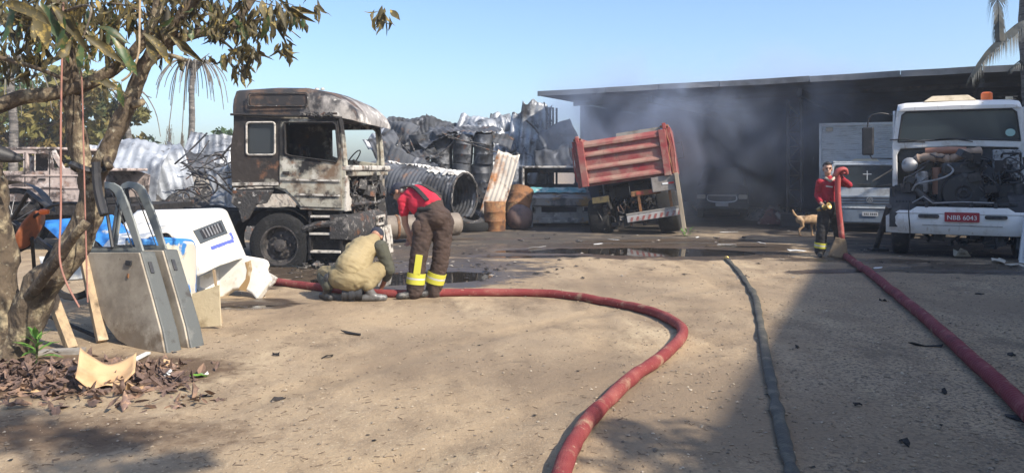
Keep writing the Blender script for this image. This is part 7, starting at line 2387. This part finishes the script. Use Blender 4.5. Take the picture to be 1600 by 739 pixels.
p_, bs = crouching()
fit = thing('hose_coupling', 'dark hose coupling on the ground between the crouching man\'s boots', 'coupling', bs + Vector((-.02, -.02, .02)))
M = Matrix.Translation((.04, .06, .09)) @ Matrix.Rotation(R(90), 4, 'Y')
MB().lathe([(.05, -.12), (.085, -.12), (.085, -.03), (.10, -.03), (.10, .03), (.085, .03), (.085, .12), (.05, .12)], 20, M, closed=True).build('ring', M_dark_steel, fit, smooth=True)
for k in range(3):
    a = k * 2.1
    MB().box(-.02, .02, -.02, .02, -.03, .03, Matrix.Translation((.04, .06 + .11 * math.cos(a), .09 + .11 * math.sin(a)))).build('lug', M_dark_steel, fit, bevel=.005)


# ---------------------------------------------------------------- the standing firefighter
def standing():
    base = G(1297, 403)
    p = thing('person', 'firefighter standing in dark red jersey and black trousers, leaning on a hose', 'person', base + Vector((0, 0, .02)))
    J = lambda px, py, dd=0.0: P(px, py, base.y + dd) - base
    pel = J(1297, 330)
    wst = J(1296, 312)
    chest = J(1296, 294, .0)
    neck = J(1295, 281)
    headc = J(1293, 266, -.02)
    hipL, hipR = J(1288, 334), J(1306, 334, .05)
    knL, knR = J(1284, 366, -.04), J(1311, 366, .06)
    anL, anR = J(1281, 395, 0), J(1314, 396, .18)
    shL, shR = J(1281, 287, .0), J(1311, 286, .0)
    elL, haL = J(1277, 307, .05), J(1283, 320, -.18)
    elR, haR = J(1327, 291, -.10), J(1311, 277, -.22)
    hd, pt, rot = head_parts(headc, (-.22, -1, -.05), (.05, 0, 1))
    body = hd + [('c', neck, headc + Vector((0, .02, -.05)), .054, .052), ('c', chest, neck, .11, .06), ('c', pel, wst, .12, .115), ('c', wst, chest, .115, .125), ('c', chest, shL, .09, .055), ('c', chest, shR, .09, .055), ('c', shL, elL, .05, .04), ('c', elL, haL, .04, .029), ('c', shR, elR, .05, .04), ('c', elR, haR, .04, .029),
                 ('c', pel, hipL, .10, .09), ('c', pel, hipR, .10, .09), ('c', hipL, knL, .085, .06), ('c', hipR, knR, .085, .06), ('c', knL, anL, .056, .042), ('c', knR, anR, .056, .042)]
    body += hand_parts(haL, (.25, -.6, -.5), (.7, .2, -.2), -1, .9) + hand_parts(haR, (-.75, -.4, .25), (-.2, .7, -.3), 1, .9)
    organic('body', body, M_skin_pale, p, .008, 4)
    for sx_ in (-1, 1):
        MB().lathe([(0, .006), (.009, .004), (.013, -.004)], 10, Matrix.Translation(pt(sx_ * .031, .079, .008)) @ Vector(rot.col[1]).to_track_quat('Z', 'Y').to_matrix().to_4x4()).build('eye', M_hair, p, smooth=True)
        MB().tube([pt(sx_ * .016, .090, .034), pt(sx_ * .034, .092, .038), pt(sx_ * .052, .080, .032)], .005, 6).build('eyebrow', M_hair, p)
    MB().tube([pt(-.024, .094, -.062), pt(0, .099, -.061), pt(.024, .094, -.062)], .004, 6).build('lips', mat('lips', (.30, .10, .08), rough=.5), p)
    organic('hair', [('e', pt(0, -.030, .050), (.082, .092, .086), rot), ('e', pt(0, .030, .098), (.062, .052, .030), rot), ('e', pt(0, -.065, .0), (.075, .06, .075), rot)], M_hair, p, .009, 3)
    sh = [('c', wst + Vector((0, 0, -.05)), chest, .150, .160), ('c', chest, neck, .14, .075), ('c', chest, shL, .125, .072), ('c', chest, shR, .125, .072), ('c', shL, elL, .070, .058), ('c', elL, elL.lerp(haL, .82), .056, .044), ('c', shR, elR, .070, .058), ('c', elR, elR.lerp(haR, .85), .058, .046)]
    s_ = organic('shirt', sh, M_shirt_dark_red, p, .013, 6, .007, 11, 3)
    MB().box(-.06, .06, -.004, .004, -.012, .012, Matrix.Translation(chest + Vector((-.07, -.166, .01))) @ Matrix.Rotation(R(8), 4, 'Y')).build('chest_print', M_silver, s_)
    tr_ = [('c', pel, wst + Vector((0, 0, -.04)), .160, .150), ('c', pel, hipL, .145, .12), ('c', pel, hipR, .145, .12), ('c', hipL, knL, .118, .098), ('c', knL, anL + Vector((0, 0, .02)), .096, .095), ('c', hipR, knR, .118, .098), ('c', knR, anR + Vector((0, 0, .02)), .096, .092)]
    t = organic('trousers', tr_, M_black_cloth, p, .012, 6, .011, 9, 4)
    for (k_, a_) in ((knL, anL), (knR, anR)):
        band(t, k_, a_, .50, .60, .106, .106, M_hivis)
        band(t, k_, a_, .60, .68, .106, .106, M_silver)
        band(t, k_, a_, .68, .78, .106, .106, M_hivis)
    organic('scarf', [('c', neck + Vector((-.075, -.05, .01)), neck + Vector((-.02, -.115, -.05)), .026, .022), ('c', neck + Vector((.075, -.05, .01)), neck + Vector((-.02, -.115, -.05)), .026, .022), ('c', neck + Vector((-.075, -.04, .01)), neck + Vector((0, .08, .03)), .026, .026), ('c', neck + Vector((.075, -.04, .01)), neck + Vector((0, .08, .03)), .026, .026)], M_rag, p, .010, 3, .004, 25)
    organic('boot', boot_parts(anL, anL + Vector((-.15, -.4, 0))), M_boot, p, .010, 3)
    organic('boot', boot_parts(anR, anR + Vector((.15, -.4, 0))), M_boot, p, .010, 3)
    return p, base, haL, haR


p_, bs, hl, hr = standing()
# the hose held upright
g1 = P(1311, 268, bs.y - .22)
up = [P(1319, 272, bs.y - .30), P(1314, 266, bs.y - .27), P(1310, 272, bs.y - .25), P(1309, 290, bs.y - .24), P(1310, 320, bs.y - .24), P(1313, 350, bs.y - .24), P(1316, 378, bs.y - .22), P(1317, 396, bs.y - .18), G(1320, 406) + Vector((0, 0, .07)), G(1330, 412) + Vector((0, 0, .075))]
o = MB().tube(catmull(up, 8), [.042] * 8 + [.050] * 65, 14).build('upright_hose', mat('flat red hose', (.36, .06, .055), [L((.5, .2, .16), 5, .5, .68, 7), L((.18, .03, .03), 4, .58, .7, 6)], rough=.6, bump=(30, .15)), None, smooth='all')
tag(o, 'red hose length held upright by the standing firefighter', 'hose')
o = MB().tube(catmull([P(1303, 276, bs.y - .28), P(1310, 267, bs.y - .30), P(1319, 265, bs.y - .30), P(1323, 273, bs.y - .28)], 6), [.03 + .035 * math.sin(math.pi * k / 18) for k in range(19)], 10, squash=.7).build('hose_end', MATS['flat red hose'], o, smooth='all')
# nozzle in the other hand
nz = thing('hose_nozzle', 'brass and black hose nozzle in the hand of the standing firefighter', 'nozzle', bs + hl + Vector((.02, -.06, -.05)))
nz.rotation_euler = (R(70), R(20), R(20))
MB().lathe([(0, -.13), (.035, -.13), (.04, -.05), (.055, -.045), (.055, .02), (.04, .03), (.045, .09), (.06, .13), (.045, .13), (0, .11)], 18).build('barrel', M_brass, nz, smooth=True)
MB().lathe([(.056, -.03), (.064, -.03), (.064, .01), (.056, .01)], 18, closed=True).build('grip_ring', M_black, nz, smooth=True)
MB().tube([(0, .055, -.02), (0, .11, -.06), (0, .11, .04)], .012, 8).build('lever', M_black, nz, smooth=True)
# canvas flap at the feet
fp_ = [P(1313, 371, bs.y - .30), P(1320, 374, bs.y - .30), P(1324, 402, bs.y - .34), P(1308, 404, bs.y - .34), P(1294, 401, bs.y - .30), P(1297, 380, bs.y - .28)]
c_ = sum(fp_, Vector()) / 6
mb = MB()


def flap(u, v):
    top = P(1306, 371, bs.y - .30).lerp(P(1320, 374, bs.y - .32), u)
    bot = P(1292, 401, bs.y - .40).lerp(P(1325, 404, bs.y - .42), u)
    q_ = top.lerp(bot, v)
    q_.y -= .06 * math.sin(math.pi * u) * (1 - .3 * v)
    q_.z = max(q_.z, .03) + .012 * mnoise.noise(Vector((u * 5, v * 5, 2)))
    return q_


o = mb.grid(flap, 12, 12).build('canvas_flap', M_canvas, None, smooth='all')
o.modifiers.new('thickness', 'SOLIDIFY').thickness = .02
tag(o, 'stiff brown canvas flap wrapped over the hose at the firefighter\'s feet', 'flap')

# ================================================================== DOG
dg = thing('dog', 'tan short-haired dog with raised tail standing behind the firefighter', 'dog', G(1263, 370) + Vector((0, 0, .015)), R(4), None, 1.0)
dp = [('e', (.12, 0, .40), (.17, .095, .12)), ('e', (-.12, 0, .41), (.16, .085, .095)), ('e', (0, 0, .40), (.22, .085, .10)), ('e', (-.22, 0, .40), (.09, .08, .095)),
      ('c', (.22, 0, .44), (.33, 0, .53), .075, .058), ('e', (.37, 0, .55), (.075, .058, .06)), ('c', (.40, 0, .535), (.49, 0, .515), .038, .026),
      ('c', (.34, .045, .59), (.32, .055, .64), .022, .008), ('c', (.34, -.045, .59), (.32, -.055, .64), .022, .008),
      ('c', (-.26, 0, .45), (-.35, 0, .53), .028, .030), ('c', (-.35, 0, .53), (-.39, 0, .62), .032, .022)]
for s_, o1, o2_ in ((-1, .02, 0.0), (1, -.05, .04)):
    y = s_ * .055
    dp += [('c', (.17 + o1, y, .36), (.16 + o1, y, .19), .045, .026), ('c', (.16 + o1, y, .19), (.17 + o1, y, .04), .024, .019), ('c', (.165 + o1, y, .025), (.20 + o1, y, .02), .022, .018),
           ('c', (-.20 + o2_, y, .38), (-.16 + o2_, y, .24), .062, .036), ('c', (-.16 + o2_, y, .24), (-.25 + o2_, y, .15), .032, .022), ('c', (-.25 + o2_, y, .15), (-.24 + o2_, y, .03), .020, .018), ('c', (-.24 + o2_, y, .022), (-.20 + o2_, y, .02), .021, .018)]
organic('body', dp, M_dog, dg, .010, 5)

# ================================================================== SMOKE
sm = bpy.data.materials.new('drifting smoke')
sm.use_nodes = True
n, l = sm.node_tree.nodes, sm.node_tree.links
n.clear()
out = n.new('ShaderNodeOutputMaterial')
pv = n.new('ShaderNodeVolumePrincipled')
pv.inputs['Color'].default_value = (0.66, 0.78, 1.0, 1)
pv.inputs['Anisotropy'].default_value = 0.15
tc = n.new('ShaderNodeTexCoord')
mp = n.new('ShaderNodeMapping'); mp.inputs['Scale'].default_value = (.50, .50, .42)
l.new(tc.outputs['Object'], mp.inputs[0])
tx = n.new('ShaderNodeTexNoise'); tx.inputs['Scale'].default_value = 1.0; tx.inputs['Detail'].default_value = 5; tx.inputs['Roughness'].default_value = .55
tx.inputs['Distortion'].default_value = 1.3
l.new(mp.outputs[0], tx.inputs['Vector'])
SMC = (6.9, 26.4, 2.6)
SMH = (6.3, 7.6, 2.62)
ge = n.new('ShaderNodeSeparateXYZ'); l.new(tc.outputs['Object'], ge.inputs[0])


def ms(op, a, b_=None, c_=None):
    m = n.new('ShaderNodeMath'); m.operation = op
    for i, v in enumerate((a, b_, c_)):
        if v is None: continue
        if isinstance(v, (int, float)): m.inputs[i].default_value = v
        else: l.new(v, m.inputs[i])
    return m.outputs[0]


def mr_(v, lo, hi, a=0.0, z=1.0):
    m = n.new('ShaderNodeMapRange')
    m.inputs[1].default_value, m.inputs[2].default_value, m.inputs[3].default_value, m.inputs[4].default_value = lo, hi, a, z
    l.new(v, m.inputs[0])
    return m.outputs[0]


body = mr_(tx.outputs['Fac'], .47, .68, 0.0, 1.0)
fx = ms('MULTIPLY', mr_(ge.outputs[0], -SMH[0], -SMH[0] + 3.0), mr_(ge.outputs[0], SMH[0], SMH[0] - 5.5))
fy = ms('MULTIPLY', mr_(ge.outputs[1], -SMH[1], -SMH[1] + 2.5), mr_(ge.outputs[1], SMH[1], SMH[1] - 2.0))
fz = ms('MULTIPLY', mr_(ge.outputs[2], -SMH[2], .8, .05, 1.0), mr_(ge.outputs[2], SMH[2], SMH[2] - 1.3))
dens = ms('MULTIPLY', ms('MULTIPLY', fx, fy), fz)
dens = ms('MULTIPLY', dens, ms('ADD', ms('MULTIPLY', body, SMOKE_MAX), SMOKE_MIN))
l.new(dens, pv.inputs['Density'])
l.new(pv.outputs[0], out.inputs['Volume'])
mb = MB().box(-SMH[0], SMH[0], -SMH[1], SMH[1], -SMH[2], SMH[2])
smoke = mb.build('smoke', sm)
smoke.location = SMC
tag(smoke, 'thin blue-grey smoke drifting out of the open shed', kind='stuff')

# ================================================================== HAZE over the yard
hz = bpy.data.materials.new('thin haze')
hz.use_nodes = True
n, l = hz.node_tree.nodes, hz.node_tree.links
n.clear()
out = n.new('ShaderNodeOutputMaterial')
pv = n.new('ShaderNodeVolumePrincipled')
pv.inputs['Color'].default_value = (0.80, 0.88, 1.0, 1)
pv.inputs['Density'].default_value = HAZE
l.new(pv.outputs[0], out.inputs['Volume'])
haze = MB().box(-45, 45, -20, 70, -1.0, 9.0).build('haze', hz)
tag(haze, 'thin smoky haze hanging over the yard', kind='stuff')
